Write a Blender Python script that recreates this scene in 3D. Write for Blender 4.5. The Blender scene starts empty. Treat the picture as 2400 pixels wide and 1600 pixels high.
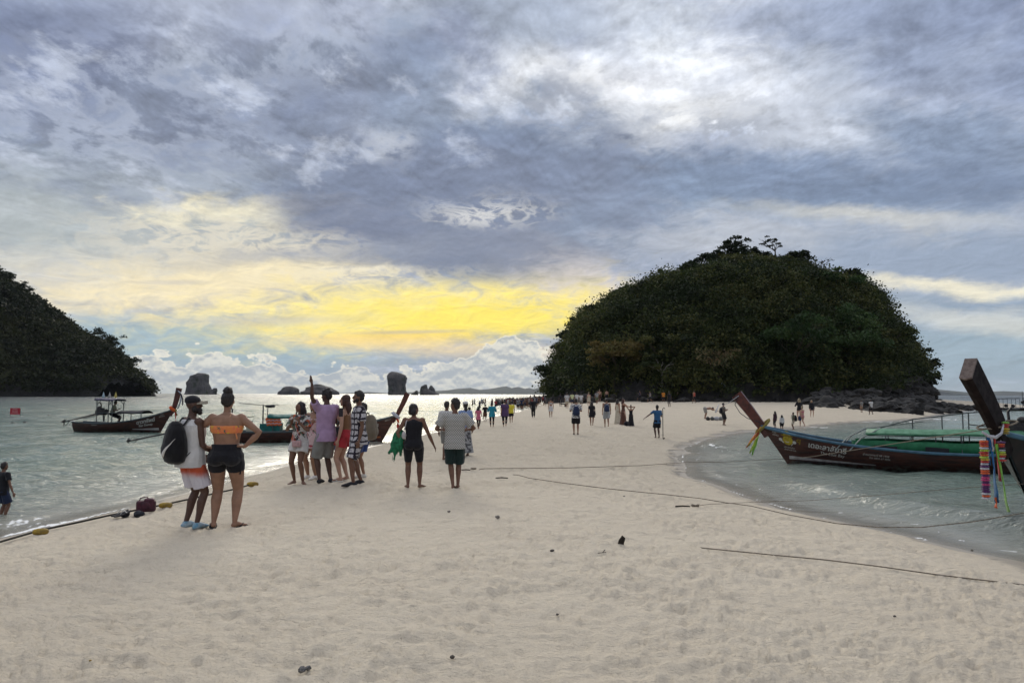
import bpy, bmesh, math, random
import numpy as np
from math import sin, cos, tan, pi, radians, atan2, asin, sqrt, exp
from mathutils import Vector, Matrix, noise as mnoise

random.seed(7)
rng = np.random.default_rng(7)
scene = bpy.context.scene
COL = scene.collection

# ------------------------------------------------------------------ camera
F = 1750.0                      # focal length in photograph pixels (2400 wide)
CAMZ = 2.25
PITCH = math.atan(123.5 / F)
ROLL = radians(0.15)
cam_d = bpy.data.cameras.new('camera')
cam_d.sensor_width = 36.0
cam_d.lens = F / 2400.0 * 36.0
cam_d.clip_start = 0.1
cam_d.clip_end = 40000.0
cam = bpy.data.objects.new('camera', cam_d)
COL.objects.link(cam)
CAMM = (Matrix.Rotation(pi / 2 + PITCH, 3, 'X') @ Matrix.Rotation(ROLL, 3, 'Z'))
cam.matrix_world = Matrix.Translation((0, 0, CAMZ)) @ CAMM.to_4x4()
scene.camera = cam

def ray(px, py):
    d = CAMM @ Vector(((px - 1200) / F, (800 - py) / F, -1.0))
    return d.normalized()

def azel(px, py):
    d = ray(px, py)
    return math.degrees(atan2(d.x, d.y)), math.degrees(asin(d.z))

# ------------------------------------------------------------------ colour helper
def lin(c):
    out = []
    for v in c[:3]:
        v = v / 255.0
        out.append(v / 12.92 if v <= 0.04045 else ((v + 0.055) / 1.055) ** 2.4)
    return (out[0], out[1], out[2], 1.0)

# ------------------------------------------------------------------ node helper
class NT:
    """small helper to write node trees as expressions"""
    def __init__(self, tree):
        self.t = tree
        self.n = tree.nodes
        self.l = tree.links
    def new(self, kind, **kw):
        nd = self.n.new(kind)
        for k, v in kw.items():
            setattr(nd, k, v)
        return nd
    def put(self, sock, v):
        if isinstance(v, bpy.types.NodeSocket):
            self.l.new(v, sock)
        elif v is not None:
            sock.default_value = v
    def math(self, op, a, b=None, c=None, clamp=False):
        nd = self.new('ShaderNodeMath', operation=op, use_clamp=clamp)
        self.put(nd.inputs[0], a)
        if b is not None: self.put(nd.inputs[1], b)
        if c is not None: self.put(nd.inputs[2], c)
        return nd.outputs[0]
    def add(self, a, b): return self.math('ADD', a, b)
    def sub(self, a, b): return self.math('SUBTRACT', a, b)
    def mul(self, a, b): return self.math('MULTIPLY', a, b)
    def div(self, a, b): return self.math('DIVIDE', a, b)
    def vmath(self, op, a, b=None, scale=None):
        nd = self.new('ShaderNodeVectorMath', operation=op)
        self.put(nd.inputs[0], a)
        if b is not None: self.put(nd.inputs[1], b)
        if scale is not None: self.put(nd.inputs['Scale'], scale)
        return nd.outputs['Value'] if op in ('LENGTH', 'DOT_PRODUCT', 'DISTANCE') else nd.outputs['Vector']
    def xyz(self, v):
        nd = self.new('ShaderNodeSeparateXYZ')
        self.put(nd.inputs[0], v)
        return nd.outputs[0], nd.outputs[1], nd.outputs[2]
    def comb(self, x=0.0, y=0.0, z=0.0):
        nd = self.new('ShaderNodeCombineXYZ')
        for s, v in zip(nd.inputs, (x, y, z)): self.put(s, v)
        return nd.outputs[0]
    def noise(self, vec, scale=1.0, detail=4.0, rough=0.5, dist=0.0, lac=2.0, color=False, dims='3D'):
        nd = self.new('ShaderNodeTexNoise', noise_dimensions=dims)
        self.put(nd.inputs['Vector'], vec)
        self.put(nd.inputs['Scale'], scale); self.put(nd.inputs['Detail'], detail)
        self.put(nd.inputs['Roughness'], rough); self.put(nd.inputs['Distortion'], dist)
        self.put(nd.inputs['Lacunarity'], lac)
        return nd.outputs['Color'] if color else nd.outputs['Fac']
    def voro(self, vec, scale=1.0, feature='F1', detail=0.0, rough=0.5, smooth=1.0, rand=1.0, dims='3D', out='Distance'):
        nd = self.new('ShaderNodeTexVoronoi', feature=feature, voronoi_dimensions=dims)
        self.put(nd.inputs['Vector'], vec); self.put(nd.inputs['Scale'], scale)
        if 'Detail' in nd.inputs: self.put(nd.inputs['Detail'], detail); self.put(nd.inputs['Roughness'], rough)
        if feature == 'SMOOTH_F1': self.put(nd.inputs['Smoothness'], smooth)
        self.put(nd.inputs['Randomness'], rand)
        return nd.outputs[out]
    def mapr(self, v, a, b, c=0.0, d=1.0, kind='SMOOTHSTEP', clamp=True):
        nd = self.new('ShaderNodeMapRange', interpolation_type=kind, clamp=clamp)
        for s, x in zip(nd.inputs, (v, a, b, c, d)): self.put(s, x)
        return nd.outputs[0]
    def mapping(self, v, loc=(0, 0, 0), rot=(0, 0, 0), scale=(1, 1, 1), kind='POINT'):
        nd = self.new('ShaderNodeMapping', vector_type=kind)
        self.put(nd.inputs['Vector'], v)
        if kind != 'VECTOR' : nd.inputs['Location'].default_value = loc
        nd.inputs['Rotation'].default_value = rot; nd.inputs['Scale'].default_value = scale
        return nd.outputs[0]
    def mix(self, f, a, b, blend='MIX', clamp=False):
        nd = self.new('ShaderNodeMix', data_type='RGBA', blend_type=blend, clamp_result=clamp)
        self.put(nd.inputs[0], f); self.put(nd.inputs[6], a); self.put(nd.inputs[7], b)
        return nd.outputs[2]
    def ramp(self, f, stops, interp='LINEAR'):
        nd = self.new('ShaderNodeValToRGB')
        self.put(nd.inputs[0], f)
        cr = nd.color_ramp
        cr.interpolation = interp
        while len(cr.elements) < len(stops): cr.elements.new(0.5)
        for e, (p, c) in zip(cr.elements, stops):
            e.position = p; e.color = c if len(c) == 4 else (*c, 1)
        return nd.outputs[0]

# ------------------------------------------------------------------ world: evening overcast sky with gaps
world = bpy.data.worlds.new('World')
scene.world = world
world.use_nodes = True
world.node_tree.nodes.clear()
W = NT(world.node_tree)
SUN_AZ, SUN_EL = azel(950, 700)[0], 24.0
tc = W.new('ShaderNodeTexCoord')
dirv = W.vmath('NORMALIZE', tc.outputs['Generated'])
dx, dy, dz = W.xyz(dirv)
AZ = W.mul(W.math('ARCTAN2', dx, dy), 180 / pi)
EL = W.mul(W.math('ARCSINE', dz), 180 / pi)
# cloud deck coordinates: a flat layer seen in perspective
dzc = W.add(W.math('MAXIMUM', dz, 0.0), 0.17)
deck = W.comb(W.div(dx, dzc), W.div(dy, dzc), 0.0)
ang = W.comb(AZ, EL, 0.0)                                    # angular coordinates in degrees

# noises
n_streak = W.noise(W.mapping(deck, scale=(2.0, 1.2, 1)), 1.0, 7.0, 0.58, 0.25)      # stretched streets
n_puff = W.noise(W.mapping(deck, loc=(3.1, 7.7, 0), rot=(0, 0, 0.3), scale=(4.6, 3.4, 1)), 1.0, 10.0, 0.62, 0.15)
n_fine = W.noise(W.mapping(ang, loc=(11, 5, 0), rot=(0, 0, -0.12), scale=(0.42, 1.05, 1)), 1.0, 8.0, 0.62, 0.6)
warpc = W.noise(W.mapping(ang, loc=(2, 9, 0), scale=(0.13, 0.24, 1)), 1.0, 6.0, 0.6, 0.0, color=True)
warp = W.vmath('MULTIPLY', W.vmath('SUBTRACT', warpc, (0.5, 0.5, 0.5)), (7.5, 4.2, 0.0))
pw = W.vmath('ADD', ang, warp)
K = math.degrees(1 / F)

def mask(px, py, rx, ry, rot=0.0, soft=0.5, n=None, amp=0.0, warped=True):
    a, e = azel(px, py)
    v = W.mapping(pw if warped else ang, loc=(a, e, 0), rot=(0, 0, radians(-rot)), scale=(rx * K, ry * K, 1), kind='TEXTURE')
    d = W.vmath('LENGTH', v)
    if n is not None:
        d = W.math('MULTIPLY_ADD', W.sub(n, 0.5), -amp, d)
    return W.mapr(d, 1 + soft, 1 - soft)

# general tone by elevation
base = W.ramp(W.mapr(EL, 0, 90, kind='LINEAR'), [
    (0.0, lin((168, 177, 184))), (0.05, lin((160, 171, 186))), (0.13, lin((164, 170, 187))),
    (0.28, lin((158, 167, 187))), (0.42, lin((200, 205, 218))), (0.62, lin((246, 247, 252))), (1.0, (1.15, 1.16, 1.20, 1))])
deep = W.ramp(W.mapr(EL, 0, 90, kind='LINEAR'), [
    (0.0, lin((146, 160, 172))), (0.10, lin((132, 146, 170))), (0.3, lin((128, 138, 166))), (0.5, lin((196, 200, 212))), (1.0, (0.92, 0.93, 0.98, 1))])
c = W.mix(W.mapr(n_streak, 0.38, 0.62), base, deep)
c = W.mix(W.mapr(n_puff, 0.50, 0.74), c, lin((196, 203, 219)))
# warmer thin sky low on the side of the sun
def lay(c, color, m, op=1.0):
    return W.mix(W.mul(m, op), c, lin(color))
NS, NP, NF = n_streak, n_puff, n_fine
wisp = W.mapr(NF, 0.46, 0.72)

# broad pale regions first
c = lay(c, (174, 181, 178), mask(380, 520, 620, 110, -3, 0.6, NF, 1.2), 0.75)
c = lay(c, (183, 188, 197), mask(1900, 560, 560, 120, 10, 0.5, NF, 1.0), 0.8)
c = lay(c, (180, 190, 205), mask(1950, 230, 420, 160, 25, 0.6, NP, 1.2), 0.6)
# white opening in the upper middle
c = lay(c, (205, 212, 226), mask(1450, 175, 470, 235, -8, 0.5, NP, 1.6), 0.92)
c = lay(c, (238, 241, 246), mask(1420, 210, 350, 135, -14, 0.55, NP, 1.8), 0.9)
c = lay(c, (248, 249, 252), mask(1480, 180, 230, 44, -20, 0.8, NP, 1.8), 0.6)
c = lay(c, (250, 250, 248), mask(1650, 255, 150, 35, -10, 0.7, NF, 1.2), 0.7)
c = lay(c, (222, 231, 243), mask(1540, 50, 130, 85, 0, 0.8, NP, 1.0), 0.6)
c = lay(c, (206, 211, 221), mask(1850, 250, 220, 70, 20, 0.6, NF, 1.3), 0.6)
c = lay(c, (203, 208, 220), mask(2260, 275, 210, 42, 28, 0.6, NF, 1.2), 0.65)
# dark blue grey masses
c = lay(c, (124, 135, 160), mask(110, 140, 190, 115, -12, 0.45, NP, 0.9), 0.85)
c = lay(c, (128, 141, 161), mask(600, 235, 400, 100, -14, 0.45, NP, 1.2), 0.75)
c = lay(c, (133, 145, 165), mask(430, 420, 330, 75, -4, 0.6, NF, 1.0), 0.55)
c = lay(c, (125, 140, 163), mask(965, 215, 75, 160, -6, 0.5, NF, 1.2), 0.8)
c = lay(c, (145, 157, 177), mask(1230, 40, 240, 70, 5, 0.5, NP, 1.2), 0.8)
c = lay(c, (137, 150, 177), mask(1930, 30, 330, 60, 6, 0.6, NF, 1.0), 0.7)
c = lay(c, (141, 153, 179), mask(2290, 150, 210, 105, 20, 0.5, NF, 0.9), 0.75)
c = lay(c, (121, 137, 163), mask(1090, 410, 360, 135, -16, 0.35, NP, 1.6), 1.0)
c = lay(c, (124, 140, 165), mask(1330, 450, 330, 110, 2, 0.4, NF, 1.2), 0.9)
c = lay(c, (123, 142, 169), mask(1850, 440, 420, 62, 9, 0.5, NF, 1.0), 0.9)
c = lay(c, (125, 141, 167), mask(2290, 360, 250, 70, 24, 0.5, NF, 0.9), 0.85)
c = lay(c, (119, 134, 158), mask(840, 520, 220, 80, 10, 0.4, NF, 1.3), 0.95)
c = lay(c, (129, 143, 164), mask(1160, 590, 300, 85, 8, 0.4, NF, 1.3), 0.9)
c = lay(c, (131, 142, 160), mask(640, 590, 260, 28, -6, 0.6, NF, 1.3), 0.6)
c = lay(c, (137, 153, 177), mask(2150, 600, 330, 55, 3, 0.5, NF, 0.9), 0.8)
c = lay(c, (136, 155, 177), mask(2260, 722, 230, 34, 3, 0.6, NF, 0.9), 0.8)
# blue smooth band above the cumulus
c = lay(c, (149, 175, 187), mask(520, 800, 420, 62, -2, 0.5, NF, 0.4), 0.9)
c = lay(c, (143, 167, 183), mask(2350, 830, 380, 60, 0, 0.6, NF, 0.6), 0.8)
# lit streaks on both sides
c = lay(c, (232, 226, 208), mask(1990, 500, 190, 14, 10, 0.95, NF, 1.4), 0.5)
c = lay(c, (250, 240, 208), mask(2250, 666, 210, 15, 7, 0.95, NF, 1.8), 0.75)
c = lay(c, (214, 214, 206), mask(2320, 752, 190, 22, 8, 0.8, NF, 1.2), 0.7)
# yellow opening over the horizon
c = lay(c, (216, 211, 196), mask(260, 636, 460, 64, -10, 0.8, NF, 2.0), 0.75)
c = lay(c, (226, 214, 202), mask(1380, 690, 240, 60, 26, 0.7, NF, 1.3), 0.75)
c = lay(c, (250, 232, 184), mask(540, 662, 330, 56, -10, 0.7, NF, 1.9, False), 0.80)
c = lay(c, (255, 236, 150), mask(930, 732, 390, 68, -6, 0.7, NF, 2.2, False), 0.90)
c = lay(c, (255, 232, 92), mask(1100, 745, 300, 46, -3, 0.8, NF, 2.2, False), 0.95)
c = lay(c, (255, 214, 84), mask(920, 792, 160, 16, -2, 0.9, NF, 0.8, False), 0.7)
c = lay(c, (243, 216, 168), mask(1080, 818, 300, 18, 2, 0.9, NF, 1.0, False), 0.6)
c = lay(c, (255, 244, 206), mask(560, 490, 190, 26, -4, 0.8, NF, 2.8), 0.75)
c = lay(c, (250, 240, 214), mask(930, 572, 70, 10, 0, 0.9, NF, 1.6), 0.6)
c = lay(c, (250, 240, 214), mask(880, 628, 110, 8, -3, 0.9, NF, 1.8), 0.6)
c = lay(c, (232, 232, 236), mask(1110, 505, 70, 14, -6, 0.9, NF, 2.6), 0.5)
c = lay(c, (200, 208, 222), mask(905, 340, 34, 24, 0, 0.9, NP, 2.0), 0.3)
c = lay(c, (112, 122, 146), mask(1090, 450, 420, 130, -4, 0.55, NP, 2.2), 0.75)
c = lay(c, (118, 128, 150), mask(1110, 590, 270, 58, 5, 0.5, NF, 1.6), 0.9)
c = lay(c, (112, 122, 146), mask(820, 520, 160, 48, 8, 0.5, NF, 1.8), 0.8)
c = lay(c, (116, 126, 152), mask(620, 240, 380, 80, -14, 0.6, NP, 2.0), 0.55)
c = lay(c, (112, 122, 150), mask(110, 140, 170, 100, -12, 0.5, NP, 1.2), 0.6)
c = lay(c, (116, 130, 156), mask(2000, 425, 420, 50, 9, 0.6, NF, 1.2), 0.6)
c = lay(c, (140, 148, 165), mask(760, 590, 260, 22, -6, 0.7, NF, 1.2), 0.7)
wispm = W.mul(W.mapr(n_puff, 0.545, 0.66), W.mapr(EL, 9, 15))
c = lay(c, (208, 216, 232), W.mul(wispm, mask(420, 190, 760, 250, 0, 0.5, NF, 0.5)), 0.50)
c = lay(c, (112, 124, 152), W.mul(W.mapr(n_puff, 0.50, 0.38), W.mul(W.mapr(EL, 9, 15), mask(780, 280, 760, 230, -12, 0.5, NF, 0.5))), 0.45)
# thin grey bars inside the glow
c = lay(c, (186, 176, 158), mask(960, 778, 110, 4, -2, 0.8, NF, 2.0, False), 0.6)
c = lay(c, (196, 190, 180), mask(400, 662, 60, 5, -4, 0.8, NF, 1.5, False), 0.6)
c = lay(c, (196, 190, 178), mask(620, 752, 190, 10, -3, 0.8, NF, 2.5, False), 0.5)
# billowed relief: the layer is lit from the sun side, thin crinkled parts let light through
dk2 = W.mapping(deck, loc=(0.5, 2.0, 0), rot=(0, 0, 0.15), scale=(6.0, 4.2, 1))
rl0 = W.noise(dk2, 1.0, 10.0, 0.64, 0.2)
rl1 = W.noise(W.vmath('ADD', dk2, (-0.02, 0.12, 0.0)), 1.0, 10.0, 0.64, 0.2)
emb = W.mul(W.sub(rl0, rl1), 1.5)
ang2 = W.mapping(ang, loc=(7, 3, 0), rot=(0, 0, -0.10), scale=(0.30, 0.85, 1))
lo0 = W.noise(ang2, 1.0, 9.0, 0.66, 0.7)
lo1 = W.noise(W.vmath('ADD', ang2, (0.03, -0.10, 0.0)), 1.0, 9.0, 0.66, 0.7)
emb2 = W.mul(W.sub(lo0, lo1), 0.45)
upf = W.mapr(EL, 8, 18)
mod = W.add(W.mul(W.add(emb, W.mul(W.sub(rl0, 0.5), 0.95)), upf), W.mul(W.add(emb2, W.mul(W.sub(lo0, 0.5), 0.42)), W.mapr(EL, 20, 9)))
mod = W.mul(mod, W.mapr(dy, -0.2, 0.3, 0.5, 1.0))
c = W.vmath('SCALE', c, scale=W.math('MAXIMUM', W.add(1.0, mod), 0.5))
ridged = W.sub(1.0, W.math('ABSOLUTE', W.mul(W.sub(rl0, 0.52), 8.0)))
rid2 = W.sub(1.0, W.math('ABSOLUTE', W.mul(W.sub(n_fine, 0.52), 7.0)))
crk = W.mapr(ridged, 0.25, 1.0)
crk2 = W.mapr(rid2, 0.2, 1.0)
c = lay(c, (206, 214, 230), W.mul(crk, mask(230, 300, 300, 90, 0, 0.9, NP, 1.0)), 0.28)
c = lay(c, (204, 212, 228), W.mul(crk, mask(560, 120, 340, 70, -14, 0.9, NP, 1.0)), 0.30)
c = lay(c, (232, 235, 240), W.mul(crk, mask(925, 345, 50, 40, 0, 0.9, NP, 1.0)), 0.35)
c = lay(c, (236, 234, 228), W.mul(crk2, mask(1140, 500, 130, 32, 0, 0.9, NF, 1.0)), 0.6)
c = lay(c, (224, 216, 196), W.mul(crk2, mask(520, 550, 230, 34, 0, 0.7, NF, 1.0)), 0.7)
c = lay(c, (240, 230, 200), W.mul(crk2, mask(820, 645, 220, 18, -3, 0.9, NF, 1.0)), 0.5)
c = lay(c, (150, 156, 170), W.mul(crk, mask(1300, 235, 110, 60, 0, 0.7, NP, 1.0)), 0.7)
c = lay(c, (160, 166, 178), W.mul(crk, mask(1640, 300, 160, 50, 0, 0.7, NP, 1.0)), 0.8)

# cumulus bank standing on the horizon
cu_w = W.voro(W.mapping(ang, scale=(0.42, 0.62, 1)), 1.0, 'SMOOTH_F1', 3.0, 0.55, 0.35, dims='2D')
cu_w2 = W.voro(W.mapping(ang, loc=(0, -0.16, 0), scale=(0.42, 0.62, 1)), 1.0, 'SMOOTH_F1', 3.0, 0.55, 0.35, dims='2D')
top_n = W.noise(W.comb(AZ, 0.0, 0.0), 0.14, 3.0, 0.6)
hump = W.math('MAXIMUM', W.mapr(W.math('ABSOLUTE', W.sub(AZ, azel(1200, 800)[0])), 7.5, 0.0, 0.0, 2.4),
              W.mapr(W.math('ABSOLUTE', W.sub(AZ, azel(480, 800)[0])), 6.5, 0.0, 0.0, 0.9))
cu_top = W.add(W.add(W.mul(top_n, 2.4), 2.1), W.sub(hump, W.mul(cu_w, 1.7)))
side = W.mapr(W.math('ABSOLUTE', W.sub(AZ, -12.0)), 34, 14)
cu_m = W.mul(W.mapr(W.sub(cu_top, EL), -0.08, 0.16), side)
cn = W.mapping(ang, scale=(0.5, 0.8, 1))
relief = W.mapr(W.add(W.mul(W.sub(W.noise(cn, 1.0, 7.0, 0.6), W.noise(W.vmath('ADD', cn, (0.02, 0.22, 0.0)), 1.0, 7.0, 0.6)), 1.0), W.mul(W.sub(cu_w2, cu_w), 0.4)), -0.12, 0.16)
cu_c = W.mix(relief, lin((168, 175, 180)), lin((224, 222, 210)))
rim = W.mapr(W.sub(cu_top, EL), 0.42, 0.0)
cu_c = W.mix(W.mul(rim, 0.85), cu_c, lin((250, 242, 220)))
cu_c = W.mix(W.mapr(EL, 0.8, -0.3), cu_c, lin((192, 195, 190)))
c = W.mix(W.mul(cu_m, 0.92), c, cu_c)
# below the horizon (only seen in reflections of wave backs): plain sea grey
c = W.mix(W.mapr(EL, -0.2, -2.0), c, lin((110, 122, 128)))
# sky away from the sun is duller
back = W.mapr(dy, 0.25, -0.55)
c = W.mix(W.mul(back, W.mapr(EL, 75, 30, 0.0, 0.8)), c, lin((172, 178, 192)))

sky = W.new('ShaderNodeTexSky', sky_type='NISHITA')
sky.sun_disc = False
sky.sun_elevation = radians(SUN_EL)
sky.sun_rotation = radians(SUN_AZ)
sky.altitude = 0
skyc = W.vmath('SCALE', sky.outputs[0], scale=0.10)
skyc = W.vmath('MINIMUM', skyc, (1.0, 1.0, 1.0))
final = W.mix(0.04, c, skyc)
bg = W.new('ShaderNodeBackground')
W.put(bg.inputs['Color'], final)
bg.inputs['Strength'].default_value = 1.0
wo = W.new('ShaderNodeOutputWorld')
W.l.new(bg.outputs[0], wo.inputs['Surface'])
world.cycles.sampling_method = 'NONE'

# ------------------------------------------------------------------ sun behind the clouds
sd = bpy.data.lights.new('sun', 'SUN')
sd.energy = 1.5
sd.angle = radians(24)
sd.color = (1.0, 0.93, 0.80)
sun = bpy.data.objects.new('sun', sd)
a, e = radians(SUN_AZ), radians(SUN_EL)
sun.rotation_euler = Vector((sin(a) * cos(e), cos(a) * cos(e), sin(e))).to_track_quat('Z', 'Y').to_euler()
sun.location = (-60, 200, 120)
COL.objects.link(sun)

# ------------------------------------------------------------------ exposure
scene.view_settings.view_transform = 'Standard'
scene.view_settings.look = 'None'
scene.view_settings.exposure = 0.14
scene.view_settings.gamma = 1.0
scene.view_settings.use_curve_mapping = False
scene.cycles.use_denoising = True
scene.cycles.max_bounces = 6
scene.cycles.transparent_max_bounces = 12
scene.cycles.volume_bounces = 1
scene.cycles.caustics_reflective = False
scene.cycles.caustics_refractive = False

# ================================================================== numpy noise
def _hash(ix, iy, seed):
    h = (ix.astype(np.int64) * 374761393 + iy.astype(np.int64) * 668265263 + seed * 974711) & 0xFFFFFFFF
    h = ((h ^ (h >> 13)) * 1274126177) & 0xFFFFFFFF
    return ((h ^ (h >> 16)) & 0xFFFFFF) / float(0xFFFFFF)

def perlin(x, y, seed=0):
    x = np.asarray(x, float); y = np.asarray(y, float)
    ix = np.floor(x); iy = np.floor(y); fx = x - ix; fy = y - iy
    u = fx * fx * fx * (fx * (fx * 6 - 15) + 10); v = fy * fy * fy * (fy * (fy * 6 - 15) + 10)
    def g(ax, ay, dx_, dy_):
        a_ = _hash(ax, ay, seed) * 2 * pi
        return np.cos(a_) * dx_ + np.sin(a_) * dy_
    n00 = g(ix, iy, fx, fy); n10 = g(ix + 1, iy, fx - 1, fy)
    n01 = g(ix, iy + 1, fx, fy - 1); n11 = g(ix + 1, iy + 1, fx - 1, fy - 1)
    return (n00 * (1 - u) + n10 * u) * (1 - v) + (n01 * (1 - u) + n11 * u) * v

def fbm(x, y, octv=4, seed=0, gain=0.5, lac=2.03):
    s = 0; a_ = 1.0
    for i in range(octv):
        s = s + a_ * perlin(x * lac ** i, y * lac ** i, seed + i * 17)
        a_ *= gain
    return s

def cell(x, y, seed=0, jit=0.9):
    """distance to nearest jittered point, plus a random id of the cell"""
    ix = np.floor(x); iy = np.floor(y)
    best = np.full(np.shape(x), 9.0); bid = np.zeros(np.shape(x))
    for i in (-1, 0, 1):
        for j in (-1, 0, 1):
            cx_ = ix + i; cy_ = iy + j
            px_ = cx_ + 0.5 + (_hash(cx_, cy_, seed) - 0.5) * jit
            py_ = cy_ + 0.5 + (_hash(cx_, cy_, seed + 5) - 0.5) * jit
            d = (px_ - x) ** 2 + (py_ - y) ** 2
            m = d < best
            best = np.where(m, d, best); bid = np.where(m, _hash(cx_, cy_, seed + 9), bid)
    return np.sqrt(best), bid

def sstep(a_, b_, x):
    t = np.clip((x - a_) / (b_ - a_), 0, 1)
    return t * t * (3 - 2 * t)

# ================================================================== materials
def material(name, color, rough=0.6, spec=0.3, metal=0.0, noise_scale=None, noise_amt=0.15, bump=0.0, bump_scale=40.0,
             coat=0.0, trans=0.0, sheen=0.0, color2=None, coord='Object', sss=0.0):
    m = bpy.data.materials.new(name)
    m.use_nodes = True
    t = NT(m.node_tree)
    b = t.n['Principled BSDF']
    col = color if len(color) == 4 else (*color, 1)
    b.inputs['Roughness'].default_value = rough
    b.inputs['Specular IOR Level'].default_value = spec
    b.inputs['Metallic'].default_value = metal
    b.inputs['Coat Weight'].default_value = coat
    b.inputs['Transmission Weight'].default_value = trans
    b.inputs['Sheen Weight'].default_value = sheen
    tcn = t.new('ShaderNodeTexCoord').outputs[coord]
    if noise_scale:
        nf = t.noise(tcn, noise_scale, 5.0, 0.6)
        c2 = color2 if color2 else tuple(v * (1 - 2.2 * noise_amt) for v in col[:3])
        c2 = c2 if len(c2) == 4 else (*c2, 1)
        t.put(b.inputs['Base Color'], t.mix(t.mapr(nf, 0.35, 0.68), col, c2))
        t.put(b.inputs['Roughness'], t.mapr(nf, 0.3, 0.7, max(rough - 0.08, 0.02), min(rough + 0.12, 1.0)))
    else:
        b.inputs['Base Color'].default_value = col
    if bump:
        bn = t.new('ShaderNodeBump')
        bn.inputs['Strength'].default_value = bump
        bn.inputs['Distance'].default_value = 0.02
        t.put(bn.inputs['Height'], t.noise(tcn, bump_scale, 4.0, 0.6))
        t.put(b.inputs['Normal'], bn.outputs[0])
    return m

# ================================================================== object helpers
def link(o, parent=None):
    COL.objects.link(o)
    if parent is not None:
        o.parent = parent
    return o

def tag(o, label=None, cat=None, group=None, kind=None):
    if label: o['label'] = label
    if cat: o['category'] = cat
    if group: o['group'] = group
    if kind: o['kind'] = kind
    return o

def empty(name, loc=(0, 0, 0), rz=0.0, label=None, cat=None, group=None):
    o = bpy.data.objects.new(name, None)
    o.empty_display_size = 0.2
    o.location = loc; o.rotation_euler = (0, 0, rz)
    link(o)
    return tag(o, label, cat, group)

def mesh_np(name, verts, faces, mat=None, smooth=True, parent=None, matidx=None, mats=None):
    """verts (n,3), faces (m,3|4) int array or list of tuples"""
    me = bpy.data.meshes.new(name)
    if isinstance(faces, np.ndarray):
        verts = np.ascontiguousarray(verts, dtype=np.float32)
        nf, k = faces.shape
        me.vertices.add(len(verts)); me.vertices.foreach_set('co', verts.ravel())
        me.loops.add(nf * k); me.loops.foreach_set('vertex_index', faces.astype(np.int32).ravel())
        me.polygons.add(nf)
        me.polygons.foreach_set('loop_start', np.arange(0, nf * k, k, dtype=np.int32))
        me.polygons.foreach_set('loop_total', np.full(nf, k, dtype=np.int32))
        me.update(calc_edges=True)
    else:
        me.from_pydata([tuple(v) for v in verts], [], faces)
        me.update()
    if smooth:
        me.polygons.foreach_set('use_smooth', np.ones(len(me.polygons), dtype=bool))
    for mt in (mats or ([mat] if mat else [])):
        me.materials.append(mt)
    if matidx is not None:
        me.polygons.foreach_set('material_index', np.asarray(matidx, dtype=np.int32))
    o = bpy.data.objects.new(name, me)
    link(o, parent)
    return o

def attr(o, name, vals, typ='FLOAT'):
    at = o.data.attributes.new(name, typ, 'POINT')
    at.data.foreach_set('value' if typ == 'FLOAT' else 'color', np.ascontiguousarray(vals, dtype=np.float32).ravel())

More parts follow.
